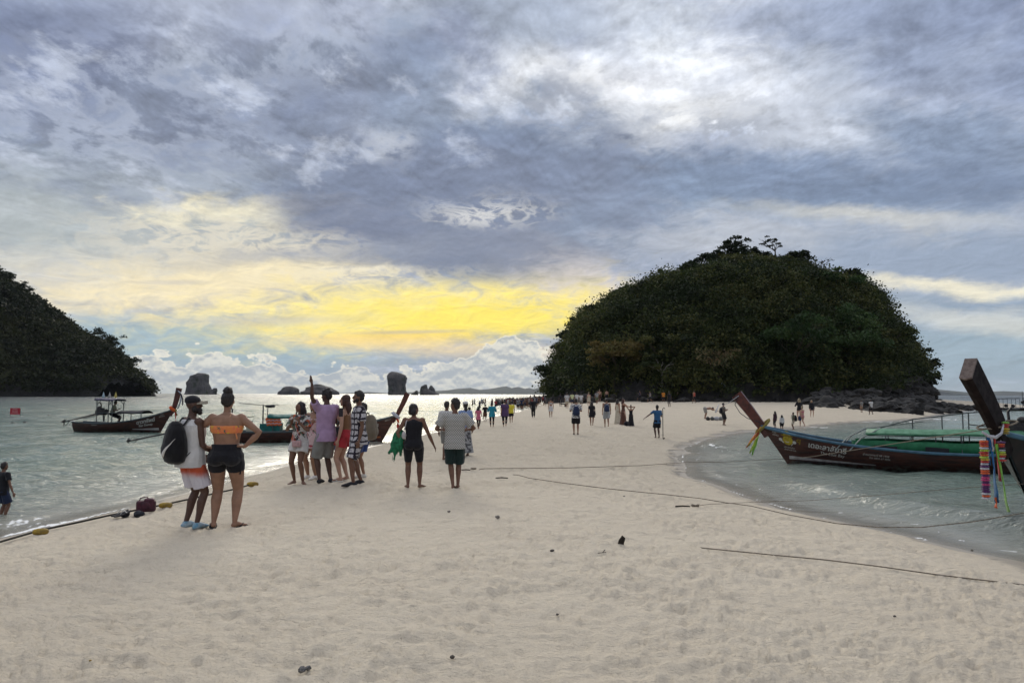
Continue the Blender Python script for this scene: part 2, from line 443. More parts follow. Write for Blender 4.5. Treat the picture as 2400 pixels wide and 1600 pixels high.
class MB:
    """collects simple shapes and links them as one mesh object"""
    def __init__(self):
        self.v = []; self.f = []; self.m = []
    def raw(self, vs, fs, mi=0):
        o_ = len(self.v)
        self.v.extend([tuple(p) for p in vs]); self.f.extend([tuple(i + o_ for i in f) for f in fs]); self.m.extend([mi] * len(fs))
        return self
    def box(self, c_, s_, R=None, mi=0, bevel=0.0):
        hx, hy, hz = s_[0] / 2, s_[1] / 2, s_[2] / 2
        vs = [Vector((x, y, z)) for x in (-hx, hx) for y in (-hy, hy) for z in (-hz, hz)]
        if R is not None: vs = [R @ v for v in vs]
        c_ = Vector(c_)
        return self.raw([v + c_ for v in vs], [(0, 1, 3, 2), (4, 6, 7, 5), (0, 4, 5, 1), (2, 3, 7, 6), (0, 2, 6, 4), (1, 5, 7, 3)], mi)
    def tube(self, pts, r, seg=8, mi=0, cap=True, flat=None, closed=False):
        """tube along points; r number or list; flat=(axis vector, factor) squashes the section"""
        pts = [Vector(p) for p in pts]; n = len(pts)
        rr = list(r) if isinstance(r, list) else [r] * n
        rings = []; up = None
        for i, p in enumerate(pts):
            if closed: t_ = pts[(i + 1) % n] - pts[i - 1]
            else: t_ = pts[min(i + 1, n - 1)] - pts[max(i - 1, 0)]
            if t_.length < 1e-9: t_ = Vector((0, 0, 1))
            t_.normalize()
            if up is None:
                up = Vector((0, 0, 1)) if abs(t_.z) < 0.9 else Vector((0, 1, 0))
            s_ = t_.cross(up)
            if s_.length < 1e-6: s_ = t_.cross(Vector((1, 0, 0)))
            s_.normalize(); up = s_.cross(t_).normalized()
            ri = rr[i]; ra, rb = (ri if isinstance(ri, (tuple, list)) else (ri, ri))
            rings.append([p + s_ * ra * cos(2 * pi * k / seg) + up * rb * sin(2 * pi * k / seg) for k in range(seg)])
        vs = [v for rg in rings for v in rg]; fs = []
        for i in range(n if closed else n - 1):
            j = (i + 1) % n
            for k in range(seg):
                fs.append((i * seg + k, i * seg + (k + 1) % seg, j * seg + (k + 1) % seg, j * seg + k))
        if cap and not closed:
            fs.append(tuple(range(seg - 1, -1, -1))); fs.append(tuple((n - 1) * seg + k for k in range(seg)))
        return self.raw(vs, fs, mi)
    def loft(self, rings, mi=0, cap=True, closed=True):
        """rings: list of equally long point lists"""
        k = len(rings[0]); vs = [Vector(p) for rg in rings for p in rg]; fs = []
        for i in range(len(rings) - 1):
            for j in range(k if closed else k - 1):
                fs.append((i * k + j, i * k + (j + 1) % k, (i + 1) * k + (j + 1) % k, (i + 1) * k + j))
        if cap and closed:
            fs.append(tuple(range(k - 1, -1, -1))); fs.append(tuple((len(rings) - 1) * k + j for j in range(k)))
        return self.raw(vs, fs, mi)
    def ball(self, c_, r, seg=12, rings=8, mi=0, R=None):
        rx, ry, rz = r if isinstance(r, (tuple, list)) else (r, r, r)
        vs = []; c_ = Vector(c_)
        for i in range(rings + 1):
            th = pi * i / rings
            for k in range(seg):
                ph = 2 * pi * k / seg
                v = Vector((rx * sin(th) * cos(ph), ry * sin(th) * sin(ph), rz * cos(th)))
                if R is not None: v = R @ v
                vs.append(v + c_)
        fs = [(i * seg + k, (i + 1) * seg + k, (i + 1) * seg + (k + 1) % seg, i * seg + (k + 1) % seg) for i in range(rings) for k in range(seg)]
        return self.raw(vs, fs, mi)
    def build(self, name, mats, parent=None, smooth=True, loc=None, rz=None):
        me = bpy.data.meshes.new(name)
        me.from_pydata(self.v, [], self.f); me.update()
        if not isinstance(mats, (list, tuple)): mats = [mats]
        for m_ in mats: me.materials.append(m_)
        me.polygons.foreach_set('material_index', np.array(self.m, dtype=np.int32))
        bm = bmesh.new(); bm.from_mesh(me)
        bmesh.ops.remove_doubles(bm, verts=bm.verts, dist=1e-5)
        bmesh.ops.recalc_face_normals(bm, faces=bm.faces)
        bm.to_mesh(me); bm.free()
        me.polygons.foreach_set('use_smooth', np.full(len(me.polygons), smooth, dtype=bool))
        if smooth:
            me.set_sharp_from_angle(angle=radians(42))
        o = bpy.data.objects.new(name, me)
        link(o, parent)
        if loc is not None: o.location = loc
        if rz is not None: o.rotation_euler = (0, 0, rz)
        return o

def copy_tree(o, parent=None):
    c_ = o.copy(); COL.objects.link(c_); c_.parent = parent
    for ch in [x for x in o.children]:
        copy_tree(ch, c_)
    return c_

# ================================================================== terrain shape
def gpx(px, py, z=0.0):
    """point of the level z seen at a photograph pixel"""
    d = ray(px, py)
    t = (z - CAMZ) / d.z
    return Vector((d.x * t, d.y * t, z))

def at(px, py, dist):
    """point seen at a photograph pixel, dist metres away along the view axis (world y)"""
    d = ray(px, py)
    t = dist / d.y
    return Vector((d.x * t, dist, CAMZ + d.z * t))

_left = [(0, 1262), (130, 1232), (270, 1200), (385, 1172), (470, 1148), (560, 1122), (650, 1098), (760, 1072), (860, 1050),
         (940, 1031), (1010, 1014), (1100, 992), (1170, 975), (1222, 963), (1246, 957), (1264, 950), (1278, 943)]
_right = [(2290, 958), (2200, 972), (2150, 983), (2040, 987), (1960, 992), (1890, 1000), (1800, 1008), (1720, 1014), (1650, 1028),
          (1604, 1048), (1588, 1075), (1606, 1114), (1736, 1163), (1838, 1194), (1940, 1218), (2042, 1240), (2144, 1262), (2246, 1290),
          (2348, 1311), (2400, 1327)]
SHORE = [(-12, -60), (-9.4, -20), (-8.7, 3)] + [tuple(gpx(*p)[:2]) for p in _left] + \
        [(11, 262), (60, 262), (118, 235), (122, 190), (98, 138)] + [tuple(gpx(*p)[:2]) for p in _right] + [(6.7, 4), (7.5, -20), (12, -60)]
SH = np.array(SHORE)

def shore_dist(x, y):
    """signed distance to the waterline, positive on land"""
    x = np.asarray(x, float); y = np.asarray(y, float)
    best = np.full(x.shape, 1e9); inside = np.zeros(x.shape, bool)
    n = len(SH)
    for i in range(n):
        ax, ay = SH[i]; bx, by = SH[(i + 1) % n]
        ex, ey = bx - ax, by - ay
        t = np.clip(((x - ax) * ex + (y - ay) * ey) / (ex * ex + ey * ey), 0, 1)
        best = np.minimum(best, (x - ax - t * ex) ** 2 + (y - ay - t * ey) ** 2)
        cond = ((ay > y) != (by > y))
        with np.errstate(divide='ignore', invalid='ignore'):
            xc = (bx - ax) * (y - ay) / (by - ay if by != ay else 1e-9) + ax
        inside ^= cond & (x < xc)
    return np.where(inside, np.sqrt(best), -np.sqrt(best))

def plateau(y):
    return np.interp(y, [0, 18, 35, 60, 80, 95, 150], [0.62, 0.60, 0.36, 0.26, 0.60, 0.95, 1.35])

def ground(x, y, sd=None):
    x = np.asarray(x, float); y = np.asarray(y, float)
    if sd is None: sd = shore_dist(x, y)
    wob = 0.35 * fbm(x * 0.35, y * 0.35, 3, 40) * np.clip(y / 30, 0.3, 1.5)
    s = sd + wob
    P = plateau(y)
    up = P * (1 - np.exp(-np.maximum(s, 0) * 0.20 / P))
    dn = -1.6 * (1 - np.exp(np.minimum(s, 0) * 0.10 / 1.6))
    h = np.where(s > 0, up, dn)
    return h + 0.04 * fbm(x * 0.5, y * 0.3, 3, 3) * sstep(0.3, 2.5, sd)

def gz(x, y):
    return float(ground(np.array([x]), np.array([y]))[0])

def on_ground(px, py):
    """march the view ray of a photograph pixel down to the sand"""
    d = ray(px, py)
    ts = np.exp(np.linspace(math.log(3.0), math.log(320.0), 900))
    X = d.x * ts; Y = d.y * ts; Z = CAMZ + d.z * ts
    G = np.maximum(ground(X, Y), -0.02)
    below = np.nonzero(Z <= G)[0]
    if len(below) == 0: return gpx(px, py)
    i = below[0]
    if i == 0: return Vector((X[0], Y[0], G[0]))
    a0 = Z[i - 1] - G[i - 1]; a1 = Z[i] - G[i]
    t = ts[i - 1] + (ts[i] - ts[i - 1]) * a0 / (a0 - a1)
    return Vector((d.x * t, d.y * t, CAMZ + d.z * t))

def polar(az_in, az_step, coarse, radii):
    az = np.concatenate([np.arange(-180, -az_in, coarse), np.arange(-az_in, az_in, az_step), np.arange(az_in, 180, coarse)])
    A = np.radians(az)
    R_, A_ = np.meshgrid(radii, A, indexing='ij')
    X = R_ * np.sin(A_); Y = R_ * np.cos(A_)
    nr, na = X.shape
    i, j = np.meshgrid(np.arange(nr - 1), np.arange(na), indexing='ij')
    j2 = (j + 1) % na
    f = np.stack([i * na + j, i * na + j2, (i + 1) * na + j2, (i + 1) * na + j], -1).reshape(-1, 4)
    return X.ravel(), Y.ravel(), f

def keep_faces(verts, faces, mask, *arrs):
    faces = faces[mask]
    used = np.unique(faces)
    rm = np.full(len(verts), -1, dtype=np.int64); rm[used] = np.arange(len(used))
    return (verts[used], rm[faces]) + tuple(a_[used] for a_ in arrs)

# ------------------------------------------------------------------ sand
radii = np.concatenate([np.array([0.4, 0.9, 1.6, 2.4]), np.exp(np.arange(math.log(3.2), math.log(270), 0.0095))])
X, Y, Fc = polar(38, 0.12, 4.0, radii)
SD = shore_dist(X, Y)
H = ground(X, Y, SD)
dry = sstep(0.25, 1.6, SD + 0.5 * fbm(X * 0.8, Y * 0.8, 3, 21))
near = np.clip(14.0 / np.maximum(np.hypot(X, Y), 1), 0.25, 1.0)
# trodden sand: overlapping footprints, scuffed ridges, grains of relief
wx = X + 0.12 * fbm(X * 2.2, Y * 2.2, 3, 60); wy = Y + 0.12 * fbm(X * 2.2, Y * 2.2, 3, 77)
c1, id1 = cell(wx * 2.6, wy * 1.9, 11)
c2, id2 = cell(wx * 4.7 + 3, wy * 3.6, 23)
amp1 = np.where(id1 > 0.35, 0.4 + 0.9 * id1, 0.15)
pit = -0.007 * amp1 * (1 - sstep(0.12, 0.40, c1)) + 0.008 * amp1 * np.exp(-((c1 - 0.46) / 0.09) ** 2)
pit2 = -0.0075 * (0.3 + id2) * (1 - sstep(0.10, 0.42, c2))
scuff = 0.011 * (1 - np.abs(fbm(wx * 1.9, wy * 4.6, 5, 90, 0.6)) * 2.2) + 0.0095 * (1 - np.abs(fbm(wx * 4.0 + 0.8 * wy, wy * 8.5, 4, 95, 0.6)) * 2.2)
rel = pit + pit2 + scuff + 0.007 * (1 - 2.2 * np.abs(fbm(wx * 1.1, wy * 1.9, 3, 99, 0.55))) + 0.010 * fbm(X * 5.0, Y * 10, 4, 33, 0.6) + 0.005 * (0.5 - np.abs(fbm(X * 9, Y * 17, 3, 34, 0.6))) * (np.hypot(X, Y) < 16) + 0.012 * fbm(X * 0.9, Y * 1.2, 3, 8)
patch = sstep(-0.35, 0.25, fbm(X * 0.55, Y * 0.45, 3, 51))
rel = rel * (0.6 + 0.4 * patch)
rel = rel - np.mean(rel[(dry > 0.9) & (Y > 3) & (Y < 40)]) - 0.004
H = H + rel * dry * (2.1 + 0.8 * sstep(8, 22, np.hypot(X, Y)))
H = H + (1 - dry) * 0.006 * fbm(X * 1.2, Y * 2.4, 3, 71)
V = np.stack([X, Y, H], -1)
fc_sd = SD[Fc].max(1)
V, Fc, SD2, REL = keep_faces(V, Fc, (fc_sd > -4.5), SD, rel * dry)
sand = mesh_np('sand_beach', V, Fc, None)
attr(sand, 'shore', SD2); attr(sand, 'relief', REL * 40)
tag(sand, kind='structure')

m = bpy.data.materials.new('sand'); m.use_nodes = True
t = NT(m.node_tree); b = t.n['Principled BSDF']
geo = t.new('ShaderNodeNewGeometry').outputs['Position']
shore = t.new('ShaderNodeAttribute', attribute_name='shore').outputs['Fac']
relf = t.new('ShaderNodeAttribute', attribute_name='relief').outputs['Fac']
px_, py_, pz_ = t.xyz(geo)
n_big = t.noise(t.mapping(geo, scale=(1.0, 1.5, 1.0)), 0.35, 6.0, 0.62)
n_mid = t.noise(t.mapping(geo, scale=(1.0, 2.4, 1.0)), 3.2, 6.0, 0.65, 0.4)
n_grain = t.noise(geo, 55.0, 6.0, 0.75)
n_grain2 = t.noise(geo, 210.0, 3.0, 0.8)
col = t.mix(t.mapr(n_big, 0.3, 0.7), (0.728, 0.645, 0.512, 1), (0.682, 0.600, 0.475, 1))
col = t.mix(t.mul(t.mapr(n_mid, 0.55, 0.70), t.mapr(t.vmath('LENGTH', geo), 10.0, 30.0, 0.24, 0.50)), col, (0.430, 0.355, 0.262, 1))
col = t.mix(t.mul(t.mapr(n_grain, 0.50, 0.70), 0.45), col, (0.36, 0.305, 0.24, 1))
col = t.mix(t.mul(t.mapr(n_grain2, 0.60, 0.75), 0.35), col, (0.78, 0.72, 0.62, 1))
spk = t.mul(t.mapr(t.noise(geo, 26.0, 3.0, 0.75), 0.66, 0.72), t.mapr(t.noise(geo, 1.3, 3.0), 0.45, 0.65))
col = t.mix(t.mul(spk, 0.8), col, (0.17, 0.13, 0.095, 1))
dampn = t.noise(geo, 0.9, 4.0, 0.6)
wet = t.mapr(t.add(shore, t.mul(t.sub(dampn, 0.5), 1.4)), 0.50, -0.05)
col = t.mix(t.mul(wet, 0.72), col, (0.235, 0.200, 0.158, 1))
# line of dark debris left by the tide
deb = t.noise(t.mapping(geo, scale=(6, 6, 1)), 1.0, 5.0, 0.7)
debl = t.mul(t.mapr(t.math('ABSOLUTE', t.sub(t.add(shore, t.mul(t.sub(dampn, 0.5), 0.8)), 0.42)), 0.16, 0.0), t.mapr(deb, 0.56, 0.66))
col = t.mix(t.mul(debl, 0.8), col, (0.06, 0.05, 0.04, 1))
t.put(b.inputs['Base Color'], col)
t.put(b.inputs['Roughness'], t.mapr(wet, 0.0, 1.0, 0.95, 0.42))
t.put(b.inputs['Specular IOR Level'], t.mapr(wet, 0.0, 1.0, 0.15, 0.45))
bn = t.new('ShaderNodeBump'); bn.inputs['Strength'].default_value = 1.0; bn.inputs['Distance'].default_value = 0.06
hh = t.add(t.add(t.mul(n_mid, 1.0), t.mul(t.noise(t.mapping(geo, scale=(1.0, 1.6, 1.0)), 1.1, 5.0, 0.6, 0.5), 2.6)), t.add(t.mul(n_grain, 0.30), t.mul(t.noise(t.mapping(geo, scale=(1, 1.6, 1)), 11.0, 5.0, 0.7, 0.3), 0.75)))
hh = t.mul(hh, t.mul(t.mapr(wet, 0.0, 1.0, 1.0, 0.12), t.mapr(t.vmath('LENGTH', geo), 8.0, 30.0, 0.8, 2.2)))
t.put(bn.inputs['Height'], hh); t.put(b.inputs['Normal'], bn.outputs[0])
sand.data.materials.append(m)

# ------------------------------------------------------------------ sea
radii = np.concatenate([np.array([2.0, 4.5]), np.exp(np.arange(math.log(6.5), math.log(160), 0.0085)),
                        np.exp(np.arange(math.log(160), math.log(15000), 0.05)), np.array([15000.0])])
X, Y, Fc = polar(38, 0.2, 5.0, radii)
SD = shore_dist(X, Y)
R_ = np.hypot(X, Y)
dep = np.maximum(-ground(X, Y, SD), 0)
fade = np.exp(-(R_ / 75.0) ** 2)
calm = sstep(0.0, 0.5, dep)
wv = np.zeros_like(X)
for k in range(16):
    lam = 0.55 * 1.22 ** k * rng.uniform(0.9, 1.1)
    th = rng.normal(-0.25, 0.55)
    kx, ky = sin(th) * 2 * pi / lam, cos(th) * 2 * pi / lam
    A_ = 0.0125 * lam ** 0.70 * (1 if lam < 4 else (4 / lam) ** 1.1)
    ph = kx * X + ky * Y + rng.uniform(0, 6.28) + 2.0 * perlin(X / lam * 0.23 + k * 3.3, Y / lam * 0.23, 200 + k)
    wv += A_ * (np.sin(ph) + 0.25 * np.sin(2 * ph + 1.0)) * np.exp(-(R_ / (lam * 60)) ** 2) * (0.7 + 0.6 * perlin(X / lam * 0.31, Y / lam * 0.31, 300 + k))
wv *= (0.18 + 0.82 * calm)
# low swell about to spill in the right-hand shallows
right = (X > 2.0) & (Y < 40)
line = -2.4 + 0.5 * perlin(X * 0.3, Y * 0.3, 9)
swell = 0.17 * np.exp(-((SD - line) / 0.42) ** 2) * sstep(11, 13, Y) * (1 - sstep(17, 21, Y)) * right
line2 = -0.9
swell2 = 0.045 * np.exp(-((SD - line2) / 0.22) ** 2) * sstep(-0.3, 0.3, perlin(X * 0.35, Y * 0.35, 19)) * (Y < 60)
Z = wv + swell + swell2
edge = sstep(-0.25, 0.9, SD)
Z = Z - 0.12 * edge
V = np.stack([X, Y, Z], -1)
foam = np.zeros_like(X)
fn = fbm(X * 1.3, Y * 0.9, 4, 131)
fn2 = fbm(X * 5.0, Y * 3.0, 3, 231)
lace = sstep(0.16, -0.02, np.abs(fn2 + 0.4 * fn))
foam += 0.85 * np.exp(-((SD + 0.10 + 0.12 * fn) / 0.06) ** 2) * sstep(-0.35, 0.15, fn) + 0.7 * np.exp(-((SD + 0.75 + 0.35 * fn) / 0.07) ** 2) * sstep(0.0, 0.25, fn2)
def foam_patch(px, py, rx, ry, amt):
    g_ = gpx(px, py); q = np.exp(-((X - g_.x) / rx) ** 2 - ((Y - g_.y) / ry) ** 2)
    return amt * q * (0.35 + 0.9 * lace)
foam += foam_patch(1668, 1043, 0.5, 2.4, 0.85) + foam_patch(1700, 1058, 0.9, 1.6, 0.6)
foam += foam_patch(1905, 1001, 2.0, 1.8, 0.95) + foam_patch(1790, 1012, 1.2, 1.4, 0.6)
foam += foam_patch(2060, 988, 5.0, 2.8, 0.9) + foam_patch(2200, 982, 5.0, 4.0, 0.8) + foam_patch(2320, 976, 4.5, 3.0, 0.6)
foam += foam_patch(40, 1228, 1.0, 0.8, 0.7) + foam_patch(1700, 1140, 0.6, 0.5, 0.5)
foam += 0.35 * lace * (swell > 0.06) * (SD > line)
m_ok = (SD[Fc].min(1) < 1.0)
V, Fc, FO, DE, SD3 = keep_faces(V, Fc, m_ok, np.clip(foam, 0, 1), dep, SD)
sea = mesh_np('sea_water', V, Fc, None)
attr(sea, 'foam', FO); attr(sea, 'depth', DE); attr(sea, 'shore', SD3)
tag(sea, kind='structure')
m = bpy.data.materials.new('sea'); m.use_nodes = True
t = NT(m.node_tree); b = t.n['Principled BSDF']
geo = t.new('ShaderNodeNewGeometry').outputs['Position']
foamA = t.new('ShaderNodeAttribute', attribute_name='foam').outputs['Fac']
depA = t.new('ShaderNodeAttribute', attribute_name='depth').outputs['Fac']
dist = t.vmath('LENGTH', geo)
patchn = t.noise(t.mapping(geo, scale=(0.05, 0.09, 1)), 1.0, 4.0, 0.6)
col = t.ramp(t.mapr(depA, 0.0, 1.5, kind='LINEAR'), [(0.0, (0.46, 0.42, 0.34, 1)), (0.12, (0.30, 0.32, 0.27, 1)), (0.40, (0.200, 0.275, 0.225, 1)), (1.0, (0.110, 0.175, 0.145, 1))])
col = t.mix(t.mul(patchn, 0.4), col, (0.10, 0.14, 0.13, 1))
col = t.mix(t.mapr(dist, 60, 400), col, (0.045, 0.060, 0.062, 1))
fo = t.mapr(t.add(foamA, t.mul(t.sub(t.noise(geo, 9.0, 5.0, 0.7), 0.5), 0.9)), 0.45, 0.75)
fo = t.mul(fo, t.mapr(foamA, 0.05, 0.3))
col = t.mix(fo, col, (0.86, 0.87, 0.86, 1))
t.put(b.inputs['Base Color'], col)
b.inputs['IOR'].default_value = 1.33
t.put(b.inputs['Roughness'], t.math('MAXIMUM', t.mul(fo, 0.7), t.mapr(dist, 20, 800, 0.15, 0.30)))
b.inputs['Specular IOR Level'].default_value = 0.5
w1 = t.noise(t.mapping(geo, scale=(1.0, 1.9, 1), rot=(0, 0, 0.2)), 2.4, 5.0, 0.6, 0.4)
w2 = t.noise(t.mapping(geo, scale=(0.35, 1.0, 1), rot=(0, 0, 0.12)), 0.75, 5.0, 0.62, 0.5)
w3 = t.noise(t.mapping(geo, scale=(0.3, 1.0, 1), rot=(0, 0, -0.05)), 0.10, 5.0, 0.65, 0.4)
hh = t.add(t.mul(w1, 0.27), t.add(t.mul(w2, t.mapr(dist, 15, 120, 0.58, 0.95)), t.mul(w3, t.mapr(dist, 80, 600, 0.0, 5.0))))
hh = t.mul(hh, t.mapr(depA, 0.0, 0.35, 0.15, 1.0))
bn = t.new('ShaderNodeBump'); bn.inputs['Strength'].default_value = 1.0; bn.inputs['Distance'].default_value = 0.75
t.put(bn.inputs['Height'], hh)
# wave facets too small and far to be meshed still tilt the surface
sl1 = t.vmath('SUBTRACT', t.noise(t.mapping(geo, scale=(0.55, 1.1, 1)), 1.0, 3.0, 0.6, color=True), (0.5, 0.5, 0.5))
sl2 = t.vmath('SUBTRACT', t.noise(t.mapping(geo, scale=(0.06, 0.14, 1)), 1.0, 3.0, 0.6, color=True), (0.5, 0.5, 0.5))
sl = t.vmath('MULTIPLY', t.vmath('ADD', sl1, sl2), (1.0, 1.0, 0.0))
nn_ = t.vmath('NORMALIZE', t.vmath('ADD', bn.outputs[0], t.vmath('SCALE', sl, scale=t.mapr(dist, 12, 120, 0.0, 1.45))))
t.put(b.inputs['Normal'], nn_)
t.put(b.inputs['Alpha'], t.math('MAXIMUM', fo, t.mapr(depA, 0.0, 0.10, 0.40, 1.0)))
sea.data.materials.append(m)

# ------------------------------------------------------------------ mounds: island and headland
def mound_fn(prof, D, w_max, pad=0.0, pw=(2.2, 0.9)):
    pts = [at(px, py, D) for px, py in prof]
    xs = np.array([p.x for p in pts]); zs = np.array([max(p.z - pad, 0.0) for p in pts])
    zm = zs.max()
    def f(x, y):
        x = np.asarray(x) * D / np.maximum(np.asarray(y), 1.0)
        Hh = np.interp(x, xs, zs, left=0, right=0)
        w = w_max * np.sqrt(np.clip(Hh / zm, 0.0, 1)) + 1e-3
        t_ = np.abs(y - D) / w
        if D < 300: Hh = Hh * (1 + 0.07 * fbm(x * 0.11, np.asarray(y) * 0.09, 3, 610) * (Hh > 6))
        return np.where(t_ < 1, Hh * np.clip(1 - np.clip(t_, 0, 1) ** pw[0], 0, 1) ** pw[1], -3.0), w
    return f, xs, zs

ISL = [(1276, 938), (1284, 905), (1296, 872), (1318, 830), (1345, 778), (1372, 722), (1405, 718), (1440, 694), (1500, 666), (1560, 641),
       (1622, 614), (1700, 596), (1735, 590), (1800, 598), (1862, 604), (1905, 616), (1950, 640), (2000, 652), (2040, 676), (2060, 706),
       (2086, 748), (2108, 782), (2136, 818), (2158, 850), (2180, 880), (2192, 905), (2190, 925), (2200, 950)]
isl_f, ixs, izs = mound_fn(ISL, 166.0, 46.0, pad=3.2)
HEAD = [(-620, 470), (-300, 500), (-120, 560), (0, 648), (40, 680), (80, 703), (110, 722), (140, 742), (180, 774), (215, 790), (250, 806), (290, 842),
        (330, 880), (352, 905), (364, 926), (372, 930)]
head_f, hxs, hzs = mound_fn(HEAD, 560.0, 170.0, pad=4.0, pw=(1.9, 0.9))

rockm = bpy.data.materials.new('dark_rock'); rockm.use_nodes = True
t = NT(rockm.node_tree); b = t.n['Principled BSDF']
geo = t.new('ShaderNodeNewGeometry').outputs['Position']
n1 = t.noise(t.mapping(geo, scale=(1, 1, 1.6)), 0.8, 8.0, 0.65)
rc = t.ramp(n1, [(0.3, (0.010, 0.010, 0.010, 1)), (0.55, (0.028, 0.026, 0.024, 1)), (0.75, (0.070, 0.063, 0.056, 1))])
t.put(b.inputs['Base Color'], rc); b.inputs['Roughness'].default_value = 0.85
bn = t.new('ShaderNodeBump'); bn.inputs['Strength'].default_value = 1.0; bn.inputs['Distance'].default_value = 0.5
t.put(bn.inputs['Height'], t.noise(geo, 1.6, 8.0, 0.7)); t.put(b.inputs['Normal'], bn.outputs[0])
earthm = material('undergrowth_soil', (0.028, 0.032, 0.016), 0.95, 0.1, noise_scale=0.3, color2=(0.012, 0.015, 0.008))

def mound_mesh(name, f, x0, x1, y0, y1, nx, ny, rockh, na_):
    xs_ = np.linspace(x0, x1, nx); ys_ = np.linspace(y0, y1, ny)
    X_, Y_ = np.meshgrid(xs_, ys_, indexing='ij'); X_ = X_.ravel(); Y_ = Y_.ravel()
    Z_, w = f(X_, Y_)
    s = (x1 - x0) / 100
    rock = np.exp(-np.maximum(Z_, 0) / (rockh * s))
    Z_ = Z_ + na_ * s * fbm(X_ * 0.25 / s, Y_ * 0.25 / s, 4, 400) * (Z_ > -2)
    n_ = fbm(X_ * 0.3 / s, Z_ * 0.5 / s, 4, 410)
    X2 = X_ + 1.2 * s * n_ * (Z_ > -2)
    Z_ = Z_ + 1.6 * s * fbm(X_ * 0.5 / s, Y_ * 0.5 / s, 4, 460) * (Z_ > -1) * (Z_ < 14 * s)
    i, j = np.meshgrid(np.arange(nx - 1), np.arange(ny - 1), indexing='ij')
    fc = np.stack([i * ny + j, (i + 1) * ny + j, (i + 1) * ny + j + 1, i * ny + j + 1], -1).reshape(-1, 4)
    V_ = np.stack([X2, Y_, Z_], -1)
    V_, fc, Zk = keep_faces(V_, fc, Z_[fc].max(1) > -2.5, Z_)
    zc = V_[fc][:, :, 2].mean(1)
    o = mesh_np(name, V_, fc, mats=[earthm, rockm], matidx=(zc < rockh * s * 1.4).astype(int))
    return tag(o, kind='structure')
island = mound_mesh('island_hill', isl_f, ixs[0] - 3, ixs[-1] * 1.2, 114, 214, 240, 180, 3.0, 1.0)
headland = mound_mesh('headland_hill', head_f, hxs[0], hxs[-1] + 1, 388, 735, 160, 120, 3.0, 1.0)

# ------------------------------------------------------------------ sea stacks: stacked horizontal sections
def stack(name, levels, D, depth, label, seed, sub=5, group='limestone sea stacks on the horizon'):
    lv = sorted(levels, key=lambda q: -q[0])
    ys_ = [q[0] for q in lv]
    n = (len(lv) - 1) * sub + 1
    mb = MB(); rings = []
    K_ = 40
    for i in range(n):
        u = i / (n - 1) * (len(lv) - 1); k = min(int(u), len(lv) - 2); fr = u - k
        yy = lv[k][0] * (1 - fr) + lv[k + 1][0] * fr
        xl = lv[k][1] * (1 - fr) + lv[k + 1][1] * fr; xr = lv[k][2] * (1 - fr) + lv[k + 1][2] * fr
        pl = at(xl, yy, D); pr = at(xr, yy, D)
        cx_, hw = (pl.x + pr.x) / 2, (pr.x - pl.x) / 2
        z_ = pl.z if i else -2.0
        dd = depth * min(1.0, 0.35 + 0.65 * (hw / ((at(lv[0][2], yy, D).x - at(lv[0][1], yy, D).x) / 2)))
        rg = []
        for a_ in range(K_):
            th = 2 * pi * a_ / K_
            ex = abs(cos(th)) ** 0.7 * (1 if cos(th) > 0 else -1); ey = abs(sin(th)) ** 0.7 * (1 if sin(th) > 0 else -1)
            nn = mnoise.fractal(Vector((cos(th) * 2.2 + seed, sin(th) * 2.2, z_ * 0.10)), 1.0, 2.0, 4)
            nn2 = mnoise.fractal(Vector((cos(th) * 5 + seed, sin(th) * 5, z_ * 0.03)), 1.0, 2.0, 3)
            q = 1 + 0.10 * nn + 0.07 * nn2
            rg.append(Vector((cx_ + ex * hw * q, D + ey * dd * q, z_)))
        rings.append(rg)
    mb.loft(rings)
    o = mb.build(name, stackm)
    return tag(o, label, 'rock island', group)

stackm = bpy.data.materials.new('limestone'); stackm.use_nodes = True
t = NT(stackm.node_tree); b = t.n['Principled BSDF']
geo = t.new('ShaderNodeNewGeometry').outputs['Position']
n1 = t.noise(t.mapping(geo, scale=(0.06, 0.06, 0.018)), 1.0, 7.0, 0.6)
n2 = t.noise(geo, 0.05, 6.0, 0.6)
rc = t.ramp(n1, [(0.3, (0.045, 0.042, 0.045, 1)), (0.55, (0.095, 0.086, 0.084, 1)), (0.75, (0.17, 0.145, 0.125, 1))])
rc = t.mix(t.mapr(n2, 0.52, 0.64), rc, (0.030, 0.040, 0.022, 1))
t.put(b.inputs['Base Color'], rc); b.inputs['Roughness'].default_value = 0.9
bn = t.new('ShaderNodeBump'); bn.inputs['Strength'].default_value = 1.0; bn.inputs['Distance'].default_value = 6.0
t.put(bn.inputs['Height'], n1); t.put(b.inputs['Normal'], bn.outputs[0])

HZ = 927
stack('sea_stack', [(927, 432, 496), (920, 440, 494), (907, 441, 490), (896, 442, 486), (888, 447, 486), (881, 449, 487), (877, 460, 485), (874, 466, 476)], 1500, 26,
      'tall flat-topped sea stack at far left of the horizon with small spur', 1.3)
stack('sea_stack', [(927, 484, 506), (920, 490, 506), (915, 496, 508), (909, 503, 507)], 1490, 12,
      'small pointed rock spur joined to foot of the tall left sea stack', 4.1)
stack('rock_islet', [(926, 653, 702), (918, 654, 700), (914, 661, 700), (910, 663, 698), (907, 667, 692), (905, 674, 684)], 1500, 22,
      'low wooded rock islet left of the pointing man', 7.7)
stack('rock_islet', [(926, 703, 792), (918, 705, 790), (915, 717, 788), (908, 720, 776), (904, 733, 762), (900, 740, 750)], 1520, 30,
      'wide domed rock islet directly behind the pointing man', 9.2)
stack('sea_stack', [(925, 911, 955), (917, 911, 951), (905, 911, 950), (895, 909, 952), (885, 909, 952), (879, 910, 948), (875, 912, 940), (871, 918, 928)], 1500, 24,
      'tall blunt sea stack with undercut foot in middle of the horizon', 12.4)
